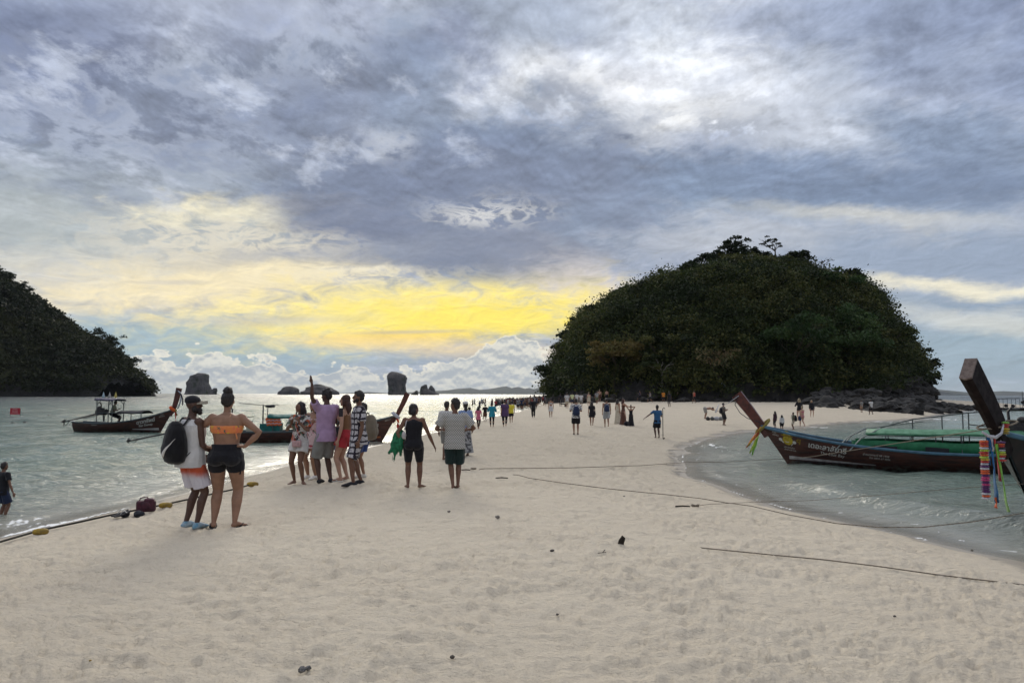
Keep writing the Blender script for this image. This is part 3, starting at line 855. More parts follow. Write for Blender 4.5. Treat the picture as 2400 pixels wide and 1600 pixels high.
stack('rock_islet', [(925, 962, 980), (919, 970, 979), (915, 975, 979)], 1500, 8,
      'tiny sloping rock between the two right-hand sea stacks', 14.0)
stack('sea_stack', [(925, 985, 1024), (918, 985, 1019), (910, 986, 1002), (905, 988, 1001), (901, 996, 1000)], 1500, 18,
      'jagged two-horned sea stack furthest right, left horn', 16.0)
stack('sea_stack', [(925, 1000, 1030), (918, 1001, 1020), (910, 1005, 1018), (903, 1009, 1012)], 1505, 16,
      'jagged two-horned sea stack furthest right, right horn', 18.0)

# ------------------------------------------------------------------ far hills across the bay
def ridge(name, prof, D, depth):
    mb = MB(); rings = []
    for px, py in prof:
        p = at(px, py, D)
        rings.append([Vector((p.x, D - depth, -2)), Vector((p.x, D - depth * 0.5, max(p.z * 0.55, 0))), Vector((p.x, D, max(p.z, 0.5))), Vector((p.x, D + depth, -2))])
    mb.loft(rings, closed=False, cap=False)
    return tag(mb.build(name, farm), kind='structure')
farm = material('far_forest', (0.030, 0.042, 0.028), 0.95, 0.1, noise_scale=0.002, color2=(0.05, 0.05, 0.04))
ridge('far_hills', [(780, 925), (815, 921), (845, 919), (862, 918), (890, 920), (930, 922), (960, 919), (990, 917), (1020, 916), (1050, 914), (1069, 911), (1090, 909.5), (1102, 908.6),
                    (1124, 913), (1143, 911.5), (1160, 909), (1178, 905.6), (1187, 905), (1199, 909), (1214, 906.4), (1231, 910.5), (1240, 908.6),
                    (1250, 911.5), (1264, 907.9), (1288, 912), (1310, 912), (1350, 918)], 12500, 1500)
ridge('far_hills', [(2150, 912), (2180, 911), (2196, 912), (2206, 915), (2216, 917), (2230, 918), (2246, 919.5), (2262, 919), (2290, 920.5), (2310, 919), (2330, 917), (2352, 916),
                    (2376, 917), (2395, 919), (2440, 916), (2520, 921)], 12500, 1500)
# ------------------------------------------------------------------ air
mb = MB(); mb.box((0, 5500, 198.5), (30400, 21000, 405))
haze = mb.build('haze', [], smooth=False)
haze.data.materials.clear()
hm = bpy.data.materials.new('haze'); hm.use_nodes = True
t = NT(hm.node_tree); t.n.remove(t.n['Principled BSDF'])
pv = t.new('ShaderNodeVolumePrincipled')
pv.inputs['Color'].default_value = (0.86, 0.92, 1.0, 1)
pv.inputs['Density'].default_value = 0.000022
t.l.new(pv.outputs[0], t.n['Material Output'].inputs['Volume'])
haze.data.materials.append(hm)
tag(haze, kind='stuff')

# ================================================================== foliage
def leaf_mat(name, c1, c2, c3, sc=0.5):
    m = bpy.data.materials.new(name); m.use_nodes = True
    t = NT(m.node_tree); b = t.n['Principled BSDF']
    at_ = t.new('ShaderNodeAttribute', attribute_name='tint').outputs['Fac']
    obj = t.new('ShaderNodeObjectInfo').outputs['Random']
    f = t.math('FRACT', t.add(at_, t.mul(obj, 0.35)))
    geo = t.new('ShaderNodeNewGeometry').outputs['Position']
    col = t.ramp(at_, [(0.0, c1), (0.45, c2), (0.8, c3), (1.0, c2)])
    col = t.mix(t.mapr(t.noise(geo, sc, 4.0, 0.6), 0.44, 0.68), col, tuple(v * 0.60 for v in c1[:3]) + (1,))
    t.put(b.inputs['Base Color'], col)
    b.inputs['Roughness'].default_value = 0.7
    b.inputs['Specular IOR Level'].default_value = 0.25
    tr = t.new('ShaderNodeBsdfTranslucent'); t.put(tr.inputs['Color'], col)
    mx = t.new('ShaderNodeMixShader'); mx.inputs[0].default_value = 0.30
    t.l.new(b.outputs[0], mx.inputs[1]); t.l.new(tr.outputs[0], mx.inputs[2])
    t.l.new(mx.outputs[0], t.n['Material Output'].inputs['Surface'])
    return m
LEAF = leaf_mat('island_leaves', (0.022, 0.036, 0.014), (0.056, 0.074, 0.021), (0.118, 0.116, 0.036))
LEAF_DK = leaf_mat('dark_leaves', (0.016, 0.026, 0.014), (0.024, 0.036, 0.018), (0.035, 0.048, 0.022))
LEAF_GR = leaf_mat('fresh_leaves', (0.030, 0.062, 0.021), (0.052, 0.094, 0.029), (0.085, 0.122, 0.036))
LEAF_BR = leaf_mat('brown_leaves', (0.120, 0.090, 0.030), (0.170, 0.130, 0.042), (0.130, 0.130, 0.040))
LEAF_OR = leaf_mat('sparse_orange_leaves', (0.16, 0.10, 0.05), (0.20, 0.17, 0.09), (0.12, 0.13, 0.05))
LEAF_FAR = leaf_mat('headland_leaves', (0.014, 0.021, 0.010), (0.028, 0.036, 0.013), (0.056, 0.060, 0.022), 0.12)
BARK = material('bark', (0.10, 0.085, 0.065), 0.9, 0.15, noise_scale=6, color2=(0.05, 0.042, 0.035))
BARK_PALE = material('pale_bark', (0.30, 0.28, 0.25), 0.9, 0.15, noise_scale=4, color2=(0.16, 0.145, 0.12))

def leaf_quads(cent, size, up=0.35):
    """one bent leaf cluster quad per centre"""
    n = len(cent)
    nrm = rng.normal(size=(n, 3)); nrm[:, 2] = np.abs(nrm[:, 2]) * 0.8 + up
    nrm /= np.linalg.norm(nrm, axis=1)[:, None]
    a_ = rng.normal(size=(n, 3)); u = np.cross(nrm, a_); u /= np.linalg.norm(u, axis=1)[:, None]
    v = np.cross(nrm, u)
    s = (size * rng.uniform(0.6, 1.35, n))[:, None]
    r_ = rng.uniform(0.45, 0.9, n)[:, None]
    k = [cent + u * s, cent + v * s * r_, cent - u * s * rng.uniform(0.7, 1, n)[:, None], cent - v * s * r_]
    V_ = np.stack(k, 1).reshape(-1, 3)
    return V_, np.arange(4 * n).reshape(-1, 4)

def clump_points(centres, rad, per, shell=0.75):
    n = len(centres)
    d = rng.normal(size=(n, per, 3)); d /= np.linalg.norm(d, axis=2)[:, :, None]
    d[:, :, 2] = np.where(d[:, :, 2] < -0.3, -d[:, :, 2], d[:, :, 2])
    q = rng.uniform(shell, 1.0, (n, per, 1)) * (1 + 0.25 * rng.normal(size=(n, per, 1)))
    return (centres[:, None, :] + d * q * rad[:, None, :])

def foliage(name, centres, rad, per, size, mat_, parent=None, tints=None):
    P = clump_points(centres, rad, per)
    tint = rng.uniform(0, 1, len(centres)) if tints is None else tints
    T = np.repeat(tint, per) + rng.normal(0, 0.08, P.shape[0] * per)
    P = P.reshape(-1, 3)
    V_, f = leaf_quads(P, size)
    o = mesh_np(name, V_, f, mat_, smooth=False, parent=parent)
    attr(o, 'tint', np.clip(np.repeat(T, 4), 0, 1))
    return o

def scatter_on(f, x0, x1, y0, y1, n, zmin, front=None, D=150.0):
    out = []
    X_ = rng.uniform(x0, x1, n * 5); Y_ = rng.uniform(y0, y1, n * 5)
    Z_, _ = f(X_, Y_)
    e_ = 0.8 * (x1 - x0) / 100
    gx = (f(X_ + e_, Y_)[0] - Z_) / e_; gy = (f(X_, Y_ + e_)[0] - Z_) / e_
    sl = np.sqrt(1 + gx ** 2 + gy ** 2)
    keep = (Z_ > zmin) & (Y_ < D + 8) & (rng.uniform(0, 1, n * 5) < np.clip(sl / 4.0, 0.12, 1))
    P = np.stack([X_, Y_, Z_], -1)[keep]
    return P[:n]

# shrubs and small trees nobody could count, as one mass
P = scatter_on(isl_f, ixs[0] - 2, ixs[-1] * 1.02, 116, 182, 2250, 1.0, D=166.0)
hh_ = fbm(P[:, 0] * 0.12, P[:, 2] * 0.12, 3, 500)
P = P[(P[:, 2] > 1.3 + 2.6 * (P[:, 0] > 66) + 2.5 * (P[:, 0] > 82) + 1.2 * np.sin(P[:, 0] * 0.7))]
rr = rng.uniform(0.9, 2.9, len(P)) * (0.55 + 0.45 * (P[:, 2] < 25))
rad = np.stack([rr * rng.uniform(0.9, 1.4, len(P)), rr * rng.uniform(0.9, 1.3, len(P)), rr * rng.uniform(0.7, 1.1, len(P))], -1)
C_ = P + np.array([0, -0.3, 0.45]) * rr[:, None]
tn = np.clip(0.40 + 1.0 * fbm(P[:, 0] * 0.10, P[:, 2] * 0.13, 3, 520) + rng.normal(0, 0.20, len(P)), 0, 1)
o = foliage('island_scrub', C_, rad, 150, 0.25, LEAF, tints=tn)
tag(o, kind='stuff')
Ph = scatter_on(head_f, -400, hxs[-1], 392, 600, 1900, 2.0, D=560.0)
rr = rng.uniform(2.6, 6.0, len(Ph))
rad = np.stack([rr * 1.2, rr * 1.2, rr * 0.9], -1)
tn = np.clip(0.42 + 0.8 * fbm(Ph[:, 0] * 0.03, Ph[:, 2] * 0.04, 3, 540) + rng.normal(0, 0.15, len(Ph)), 0, 1)
o = foliage('headland_scrub', Ph + np.array([0, -1, 1.0]), rad, 70, 1.0, LEAF_FAR, tints=tn)
tag(o, kind='stuff')

# trees that can be told apart
def limb(mb, p0, p1, r0, r1, bend=0.15, seg=6):
    p0 = Vector(p0); p1 = Vector(p1); L = (p1 - p0).length
    m1 = p0.lerp(p1, 0.35) + Vector((random.uniform(-1, 1), random.uniform(-1, 1), random.uniform(-0.3, 0.6))) * L * bend
    m2 = p0.lerp(p1, 0.7) + Vector((random.uniform(-1, 1), random.uniform(-1, 1), random.uniform(-0.3, 0.6))) * L * bend * 0.7
    mb.tube([p0, m1, m2, p1], [r0, r0 * 0.75 + r1 * 0.25, r0 * 0.4 + r1 * 0.6, r1], seg)

def tree(name, base, h, spread, leafm, label, group, ncl=26, per=80, lsize=0.26, trunk_h=0.45, flat=0.75, lean=0.0, bark=None, branch=7, sparse=1.0,
         cr=0.30, cat='tree', rz=0.0):
    if base.y < 250 and leafm is LEAF_DK and base.z > 4 and 'lone' not in label and cat == 'tree': h *= 0.78; spread *= 0.95
    root = empty(name, base, rz, label, cat, group)
    mb = MB(); bark = bark or BARK
    r0 = 0.022 * h + 0.05
    fork = Vector((lean * h * 0.5, 0, h * trunk_h))
    limb(mb, (0, 0, -0.4), fork, r0, r0 * 0.7, 0.06, 8)
    tips = []
    for k in range(branch):
        a_ = 2 * pi * k / branch + random.uniform(-0.4, 0.4)
        q = random.uniform(0.35, 0.95)
        tip = Vector((lean * h + cos(a_) * spread * q, sin(a_) * spread * q, h * random.uniform(trunk_h + 0.2, 0.97) - 0.25 * h * q * q * flat))
        limb(mb, fork + Vector((0, 0, random.uniform(-0.08, 0.02) * h)), tip, r0 * 0.5, 0.03, 0.12)
        tips.append(tip)
        for s_ in range(2):
            t2 = tip + Vector((random.uniform(-1, 1), random.uniform(-1, 1), random.uniform(-0.2, 0.9))) * spread * 0.35
            limb(mb, fork.lerp(tip, random.uniform(0.5, 0.8)), t2, r0 * 0.22, 0.02, 0.1, 5)
            tips.append(t2)
    mb.build('trunk', bark, root)
    cs = []
    for k in range(ncl):
        tp = random.choice(tips)
        cs.append(tp + Vector((random.gauss(0, 1), random.gauss(0, 1), random.gauss(0, 0.6))) * spread * 0.20)
    cs = np.array([tuple(c_) for c_ in cs])
    rr_ = rng.uniform(0.6, 1.2, ncl)[:, None] * spread * cr * np.array([[1.15, 1.15, flat]])
    foliage('crown', cs, rr_, int(per * sparse), lsize, leafm, root)
    return root

def hill_pt(px, py, f=None, y0=114, y1=176, sink=0.3):
    """where the view through a pixel meets the hill surface"""
    d = ray(px, py); f = f or isl_f
    ys_ = np.linspace(y0, y1, 500)
    xs_ = d.x / d.y * ys_; zs_ = CAMZ + d.z / d.y * ys_
    hz_, _ = f(xs_, ys_)
    k = np.nonzero(hz_ >= zs_)[0]
    i = k[0] if len(k) else int(np.argmin(zs_ - hz_))
    return Vector((xs_[i], ys_[i], max(hz_[i], gz(xs_[i], ys_[i]) if hz_[i] < 0 else hz_[i]) - sink))

IG = 'larger trees on the wooded island'
tree('skyline_tree', hill_pt(1822, 600), 6.3, 2.5, LEAF_DK, 'lone umbrella-shaped tree standing clear on top of the island', IG, ncl=16, per=34, lsize=0.20, trunk_h=0.55, flat=0.35, lean=-0.14, branch=6, cr=0.17)
tree('leafy_tree', hill_pt(1722, 600), 5.2, 3.1, LEAF_DK, 'dense round tree on island summit left of the lone umbrella-shaped tree', IG, ncl=26, per=70, lsize=0.24, trunk_h=0.2, cr=0.26)
tree('leafy_tree', hill_pt(1405, 712), 4.6, 2.4, LEAF_DK, 'dark tree on left shoulder of the island against the yellow sky', IG, ncl=24, trunk_h=0.25, cr=0.3)
tree('leafy_tree', hill_pt(1368, 765), 3.6, 2.0, LEAF_DK, 'small dark tree below the left shoulder of the island', IG, ncl=14, trunk_h=0.25)
tree('leafy_tree', hill_pt(1508, 668), 3.4, 2.4, LEAF_DK, 'low dark bush-like tree on the left ridge line of the island', IG, ncl=16, trunk_h=0.2)
tree('leafy_tree', hill_pt(1560, 640), 3.0, 2.0, LEAF, 'airy tree with thin twigs on upper left ridge of the island', IG, ncl=9, per=44, trunk_h=0.3)
tree('leafy_tree', hill_pt(1626, 625), 3.0, 2.4, LEAF_DK, 'broad low tree on ridge halfway up to the summit', IG, ncl=16, trunk_h=0.2)
tree('leafy_tree', hill_pt(2000, 668), 3.8, 3.0, LEAF_DK, 'dark tree on the right shoulder of the island', IG, ncl=24, trunk_h=0.25)
tree('leafy_tree', hill_pt(2046, 672), 4.2, 2.6, LEAF_DK, 'outermost dark tree jutting from top of the right shoulder', IG, ncl=22, trunk_h=0.25)
tree('leafy_tree', hill_pt(1948, 650), 3.2, 2.2, LEAF_DK, 'small tree with one bare twig on right ridge line', IG, ncl=14, trunk_h=0.25)
tree('leafy_tree', hill_pt(2136, 790), 4.4, 2.4, LEAF_DK, 'dark tree halfway down the right-hand cliff edge', IG, ncl=20, trunk_h=0.25)
tree('leafy_tree', hill_pt(2158, 850), 4.4, 2.8, LEAF_DK, 'leaning tree reaching out over the right-hand cliff', IG, ncl=18, per=60, trunk_h=0.25, lean=0.35)
tree('bare_tree', hill_pt(1905, 618), 4.6, 2.8, LEAF_DK, 'leafless twiggy tree leaning right on the upper ridge', IG, ncl=2, per=12, trunk_h=0.2, lean=0.45, branch=9)
tree('bare_tree', hill_pt(2082, 722), 5, 2.8, LEAF_DK, 'leafless twiggy tree sticking out of the right-hand slope', IG, ncl=2, per=12, trunk_h=0.2, lean=0.5, branch=9)
tree('brown_tree', hill_pt(1440, 905), 8.2, 4.2, LEAF_BR, 'large olive-brown tree above the beach on left part of the island', IG, ncl=40, per=110, lsize=0.24, trunk_h=0.3, cr=0.27)
tree('green_tree', hill_pt(1860, 880), 8.0, 5.4, LEAF_GR, 'big bright green tree at the foot of the island above the beach', IG, ncl=46, per=120, lsize=0.26, trunk_h=0.25, cr=0.27)
tree('green_tree', hill_pt(1990, 850), 8.4, 6.0, LEAF_GR, 'widest fresh green tree on lower right slope', IG, ncl=50, per=120, lsize=0.26, trunk_h=0.25, cr=0.27)
tree('green_tree', hill_pt(1560, 870), 6.6, 3.6, LEAF, 'mid green tree between the brown tree and the flowering tree', IG, ncl=30, per=100, trunk_h=0.25)
tree('flowering_tree', hill_pt(1690, 915), 6.6, 3.4, LEAF_OR, 'sparse tree with scattered orange and pale leaves above the beach', IG, ncl=26, per=26, lsize=0.18, trunk_h=0.35, bark=BARK, cr=0.3, branch=9)
tree('pale_trunk_tree', hill_pt(1552, 922), 7.2, 2.6, LEAF, 'tree with pale forked bare trunk at edge of the beach', IG, ncl=16, per=60, trunk_h=0.55, bark=BARK_PALE, cr=0.28)
tree('leafy_tree', Vector((12.6, 158, 1.2)), 9.0, 4.2, LEAF_DK, 'dark tree overhanging the left tip of the island above the crowd', IG, ncl=40, per=90, lsize=0.26, trunk_h=0.35, lean=-0.25, cr=0.27)
tree('leafy_tree', Vector((16, 150, 1.2)), 7.5, 3.6, LEAF, 'mid green tree just behind the left tip of the island', IG, ncl=30, per=90, trunk_h=0.3, cr=0.28)
tree('leafy_tree', hill_pt(2075, 840), 7.0, 4.2, LEAF, 'olive green tree right of the widest green tree', IG, ncl=30, per=90, trunk_h=0.25)
tree('leafy_tree', hill_pt(1960, 700), 5.4, 4.0, LEAF_GR, 'light green tree high on the slope below the right shoulder', IG, ncl=26, per=80, trunk_h=0.25)
for px, py, h_, sp, lb in [(1462, 690, 4.6, 3.2, 'bushy tree on the left shoulder ridge between two darker trees'),
                           (1345, 800, 5.0, 3.0, 'tree bulging from the steep left flank above the crowd'),
                           (1325, 850, 5.0, 3.0, 'lowest tree on the steep left flank above the crowd'),
                           (1670, 612, 3.6, 3.0, 'low crown just left of the round summit tree'),
                           (1780, 612, 3.0, 2.6, 'flat crown between the round summit tree and the lone tree'),
                           (1870, 622, 3.4, 3.0, 'low crown right of the lone umbrella-shaped tree'),
                           (2105, 765, 4.6, 3.0, 'rounded dark tree on the upper right-hand cliff edge'),
                           (2170, 900, 4.0, 2.8, 'scrubby tree low on the right-hand cliff')]:
    tree('leafy_tree', hill_pt(px, py), h_, sp, LEAF_DK, lb, IG, ncl=22, per=90, trunk_h=0.22, cr=0.28)
HG = 'trees on the skyline of the left headland'
for px, py, h_, sp, lb in [(8, 668, 16, 9, 'tall dark tree at left picture edge on top of the headland'),
                           (48, 690, 13, 8, 'round dark tree just right of the tallest one on the headland'),
                           (98, 716, 10, 8, 'pair of low crowns on the headland ridge'),
                           (130, 735, 12, 6, 'slender open tree on the headland ridge'),
                           (225, 800, 10, 9, 'leftmost crown of the dark clump halfway down the headland ridge'),
                           (250, 815, 10, 9, 'middle crown of the dark clump halfway down the headland ridge'),
                           (272, 838, 9, 8, 'rightmost crown of the dark clump halfway down the headland ridge'),
                           (300, 862, 9, 8, 'bushy crown on the steep lower part of the headland ridge'),
                           (344, 905, 8, 7, 'lowest dark crown near the tip of the headland')]:
    tree('headland_tree', hill_pt(px, py, head_f, 395, 585, sink=0.5), h_ * (1.05 if 200 < px < 310 else 0.8), sp * (1.0 if 200 < px < 310 else 0.8), LEAF_DK, lb, HG, ncl=18, per=60, lsize=0.6, trunk_h=0.25)

# ------------------------------------------------------------------ rocks along the foot of the island
def rock_mesh(seed):
    bm = bmesh.new(); bmesh.ops.create_icosphere(bm, subdivisions=3, radius=1.0)
    for v in bm.verts:
        n_ = mnoise.fractal(v.co * 1.1 + Vector((seed * 7.3, 0, 0)), 1.0, 2.0, 4)
        c_ = mnoise.cell(v.co * 1.7 + Vector((seed, 3, 1)))
        v.co *= 0.85 + 0.45 * n_ + 0.12 * c_
        v.co.z *= 0.62
    me = bpy.data.meshes.new('boulder'); bm.to_mesh(me); bm.free()
    me.materials.append(rockm)
    me.polygons.foreach_set('use_smooth', np.ones(len(me.polygons), bool)); me.set_sharp_from_angle(angle=radians(35))
    return me
RM = [rock_mesh(i) for i in range(6)]
def rock(p, s, label, group, name='boulder', cat='rock'):
    o = bpy.data.objects.new(name, random.choice(RM)); link(o)
    o.location = p; o.scale = (s * random.uniform(0.8, 1.5), s * random.uniform(0.8, 1.3), s * random.uniform(0.7, 1.1))
    o.rotation_euler = (random.uniform(-0.3, 0.3), random.uniform(-0.3, 0.3), random.uniform(0, 6.28))
    return tag(o, label, cat, group)
for i in range(150):
    px = random.uniform(1700, 2300) if i > 30 else random.uniform(1330, 1700)
    up_ = random.random() ** 1.5
    lowy = np.interp(px, [1330, 1500, 1700, 1850, 1950, 2050, 2150, 2240, 2300], [937, 938, 944, 950, 955, 962, 969, 968, 957])
    py = lowy - up_ * np.interp(px, [1330, 1700, 1950, 2180, 2230, 2300], [8, 22, 42, 40, 16, 5])
    dd_ = 118 + up_ * 10 + (2.0 if px > 2190 else 0)
    dmin = on_ground(px, lowy).y if px > 1900 else 200
    dd_ = min(dd_, max(dmin, 70) + up_ * 34)
    p = at(px, py, dd_)
    s = random.uniform(0.5, 1.5) * (1.25 if px > 1900 else 0.8)
    wh = 'below the trees behind the ball players' if px < 1700 else ('behind the boat bow' if px < 1900 else ('beside the man in white shirt' if px < 2080 else ('under the right-hand cliff' if px < 2195 else 'on the low point running out to sea')))
    rock(p, s, ('large ' if s > 1.2 else 'smaller ') + 'dark limestone boulder ' + wh, 'dark boulders along the foot of the island')
for i in range(70):
    px = random.uniform(2060, 2196); py = random.uniform(872, 945)
    rock(hill_pt(px, py, sink=0.0) + Vector((0, random.uniform(-0.6, 0.6), 0)), random.uniform(0.9, 2.2), 'weathered dark limestone block on the right-hand cliff face', 'dark boulders along the foot of the island')
# rugged cliff face under the right end
cl = MB()
for i in range(0):
    pass

# ================================================================== people
def remeshed(name, mb, mat_, voxel, parent=None, smooth_it=2, extra_sub=False, disp=None):
    me = bpy.data.meshes.new(name)
    me.from_pydata(mb.v, [], mb.f); me.update()
    bm = bmesh.new(); bm.from_mesh(me); bmesh.ops.recalc_face_normals(bm, faces=bm.faces); bm.to_mesh(me); bm.free()
    tmp = bpy.data.objects.new(name, me); COL.objects.link(tmp)
    md = tmp.modifiers.new('r', 'REMESH'); md.mode = 'VOXEL'; md.voxel_size = voxel; md.use_smooth_shade = True
    if smooth_it:
        sm = tmp.modifiers.new('s', 'SMOOTH'); sm.factor = 0.5; sm.iterations = smooth_it
    dg = bpy.context.evaluated_depsgraph_get()
    ev = tmp.evaluated_get(dg)
    out = bpy.data.meshes.new_from_object(ev)
    bpy.data.objects.remove(tmp); bpy.data.meshes.remove(me)
    out.name = name
    if disp:
        n = len(out.vertices); co = np.empty(n * 3, np.float32); out.vertices.foreach_get('co', co); co = co.reshape(-1, 3)
        nr = np.empty(n * 3, np.float32); out.vertices.foreach_get('normal', nr); nr = nr.reshape(-1, 3)
        amp, sc, zs = disp
        k = fbm(co[:, 0] * sc + co[:, 1] * sc * 0.8 + 7, co[:, 2] * sc * zs + co[:, 1] * sc * 0.5, 3, 700)
        co += nr * (k * amp)[:, None]
        out.vertices.foreach_set('co', co.ravel()); out.update()
    out.materials.clear(); out.materials.append(mat_)
    out.polygons.foreach_set('use_smooth', np.ones(len(out.polygons), bool))
    o = bpy.data.objects.new(name, out); link(o, parent)
    return o

SKIN = {k: material('skin_' + k, c_, 0.55, 0.35, noise_scale=9, color2=tuple(v * 0.82 for v in c_)) for k, c_ in
        {'tan': (0.30, 0.165, 0.105), 'brown': (0.175, 0.090, 0.058), 'dark': (0.095, 0.050, 0.035), 'light': (0.44, 0.26, 0.185)}.items()}
_cm = {}
def cloth(c_, kind='plain', c2=(0.02, 0.02, 0.025), c3=None, scale=14.0):
    key = (tuple(c_), kind, tuple(c2), scale)
    if key in _cm: return _cm[key]
    m = bpy.data.materials.new('cloth_' + kind); m.use_nodes = True
    t = NT(m.node_tree); b = t.n['Principled BSDF']
    b.inputs['Roughness'].default_value = 0.85; b.inputs['Specular IOR Level'].default_value = 0.2; b.inputs['Sheen Weight'].default_value = 0.15
    co = t.new('ShaderNodeTexCoord').outputs['Object']
    A = (*c_, 1); B = (*c2, 1)
    if kind == 'plain':
        col = t.mix(t.mapr(t.noise(co, 7.0, 4.0), 0.35, 0.7), A, tuple(v * 0.80 for v in c_) + (1,))
    elif kind == 'floral':
        f = t.mapr(t.voro(co, scale, detail=2.0, rough=0.8), 0.36, 0.44)
        f2 = t.mapr(t.noise(co, scale * 0.8, 3.0), 0.50, 0.53)
        col = t.mix(t.mul(t.sub(1.0, f), 1.0), A, B)
        col = t.mix(t.mul(f2, 0.8), col, (*(c3 or c2), 1))
    elif kind == 'dots':
        v = t.mapping(co, scale=(scale, scale * 0.25, scale * 1.7))
        x_, y_, z_ = t.xyz(v)
        row = t.math('FLOOR', z_)
        fx_ = t.sub(t.math('FRACT', t.add(x_, t.mul(row, 0.5))), 0.5)
        fz_ = t.sub(t.math('FRACT', z_), 0.5)
        d = t.math('SQRT', t.add(t.math('MULTIPLY', fx_, fx_), t.mul(t.math('MULTIPLY', fz_, fz_), 0.9)))
        col = t.mix(t.mapr(d, 0.30, 0.24), A, B)
    elif kind == 'blocks':
        x_, y_, z_ = t.xyz(t.vmath('ADD', t.mapping(co, scale=(scale, scale, scale)), t.vmath('SCALE', t.noise(co, 9.0, 3.0, color=True), scale=0.7)))
        fx_ = t.math('ABSOLUTE', t.sub(t.math('FRACT', t.add(x_, t.mul(y_, 0.6))), 0.5))
        fz_ = t.math('ABSOLUTE', t.sub(t.math('FRACT', z_), 0.5))
        g_ = t.math('MAXIMUM', fx_, fz_)
        col = t.mix(t.mapr(g_, 0.30, 0.36), A, B)
        col = t.mix(t.mapr(t.noise(co, 55.0, 2.0), 0.60, 0.64), col, B)
    elif kind == 'gradz':
        x_, y_, z_ = t.xyz(co)
        col = t.mix(t.mapr(t.add(z_, t.mul(t.noise(co, 12.0), 0.06)), scale - 0.07, scale + 0.05), A, B)
    elif kind == 'tropic':
        n1_ = t.noise(co, 8.0, 4.0, 0.6, 0.8); n2_ = t.noise(t.mapping(co, loc=(3, 1, 5)), 9.0, 4.0, 0.6, 0.8)
        col = t.mix(t.mapr(n1_, 0.50, 0.53), A, B)
        col = t.mix(t.mapr(n2_, 0.55, 0.58), col, (*(c3 or c2), 1))
        col = t.mix(t.mapr(t.noise(t.mapping(co, loc=(8, 2, 1)), 7.0, 3.0, 0.6, 0.8), 0.58, 0.6), col, (0.09, 0.13, 0.09, 1))
    t.put(b.inputs['Base Color'], col)
    bn = t.new('ShaderNodeBump'); bn.inputs['Strength'].default_value = 0.6; bn.inputs['Distance'].default_value = 0.03
    t.put(bn.inputs['Height'], t.noise(t.mapping(co, scale=(1, 1, 0.45)), 13.0, 4.0, 0.55, 0.6)); t.put(b.inputs['Normal'], bn.outputs[0])
    _cm[key] = m
    return m
HAIR = material('hair_black', (0.012, 0.010, 0.010), 0.5, 0.4, noise_scale=30, color2=(0.028, 0.022, 0.020), bump=0.6, bump_scale=60)
HAIR_RED = material('hair_auburn', (0.07, 0.022, 0.014), 0.5, 0.4, noise_scale=30, color2=(0.03, 0.012, 0.010), bump=0.6, bump_scale=60)
HAIR_BLOND = material('hair_blond', (0.30, 0.24, 0.15), 0.5, 0.4, noise_scale=30, color2=(0.16, 0.12, 0.07), bump=0.6, bump_scale=60)
SOLE = material('dark_sandal', (0.018, 0.018, 0.022), 0.7, 0.3)
WHITE_RUB = material('white_rubber', (0.62, 0.60, 0.56), 0.6, 0.3)
BLUE_SHOE = material('pale_blue_shoe', (0.40, 0.48, 0.52), 0.7, 0.3, noise_scale=14, color2=(0.13, 0.30, 0.42))
EYE = material('eye_dark', (0.01, 0.01, 0.01), 0.3, 0.5)
LIP = material('lips', (0.22, 0.07, 0.06), 0.5, 0.4)

def V3(*a_): return Vector(a_)

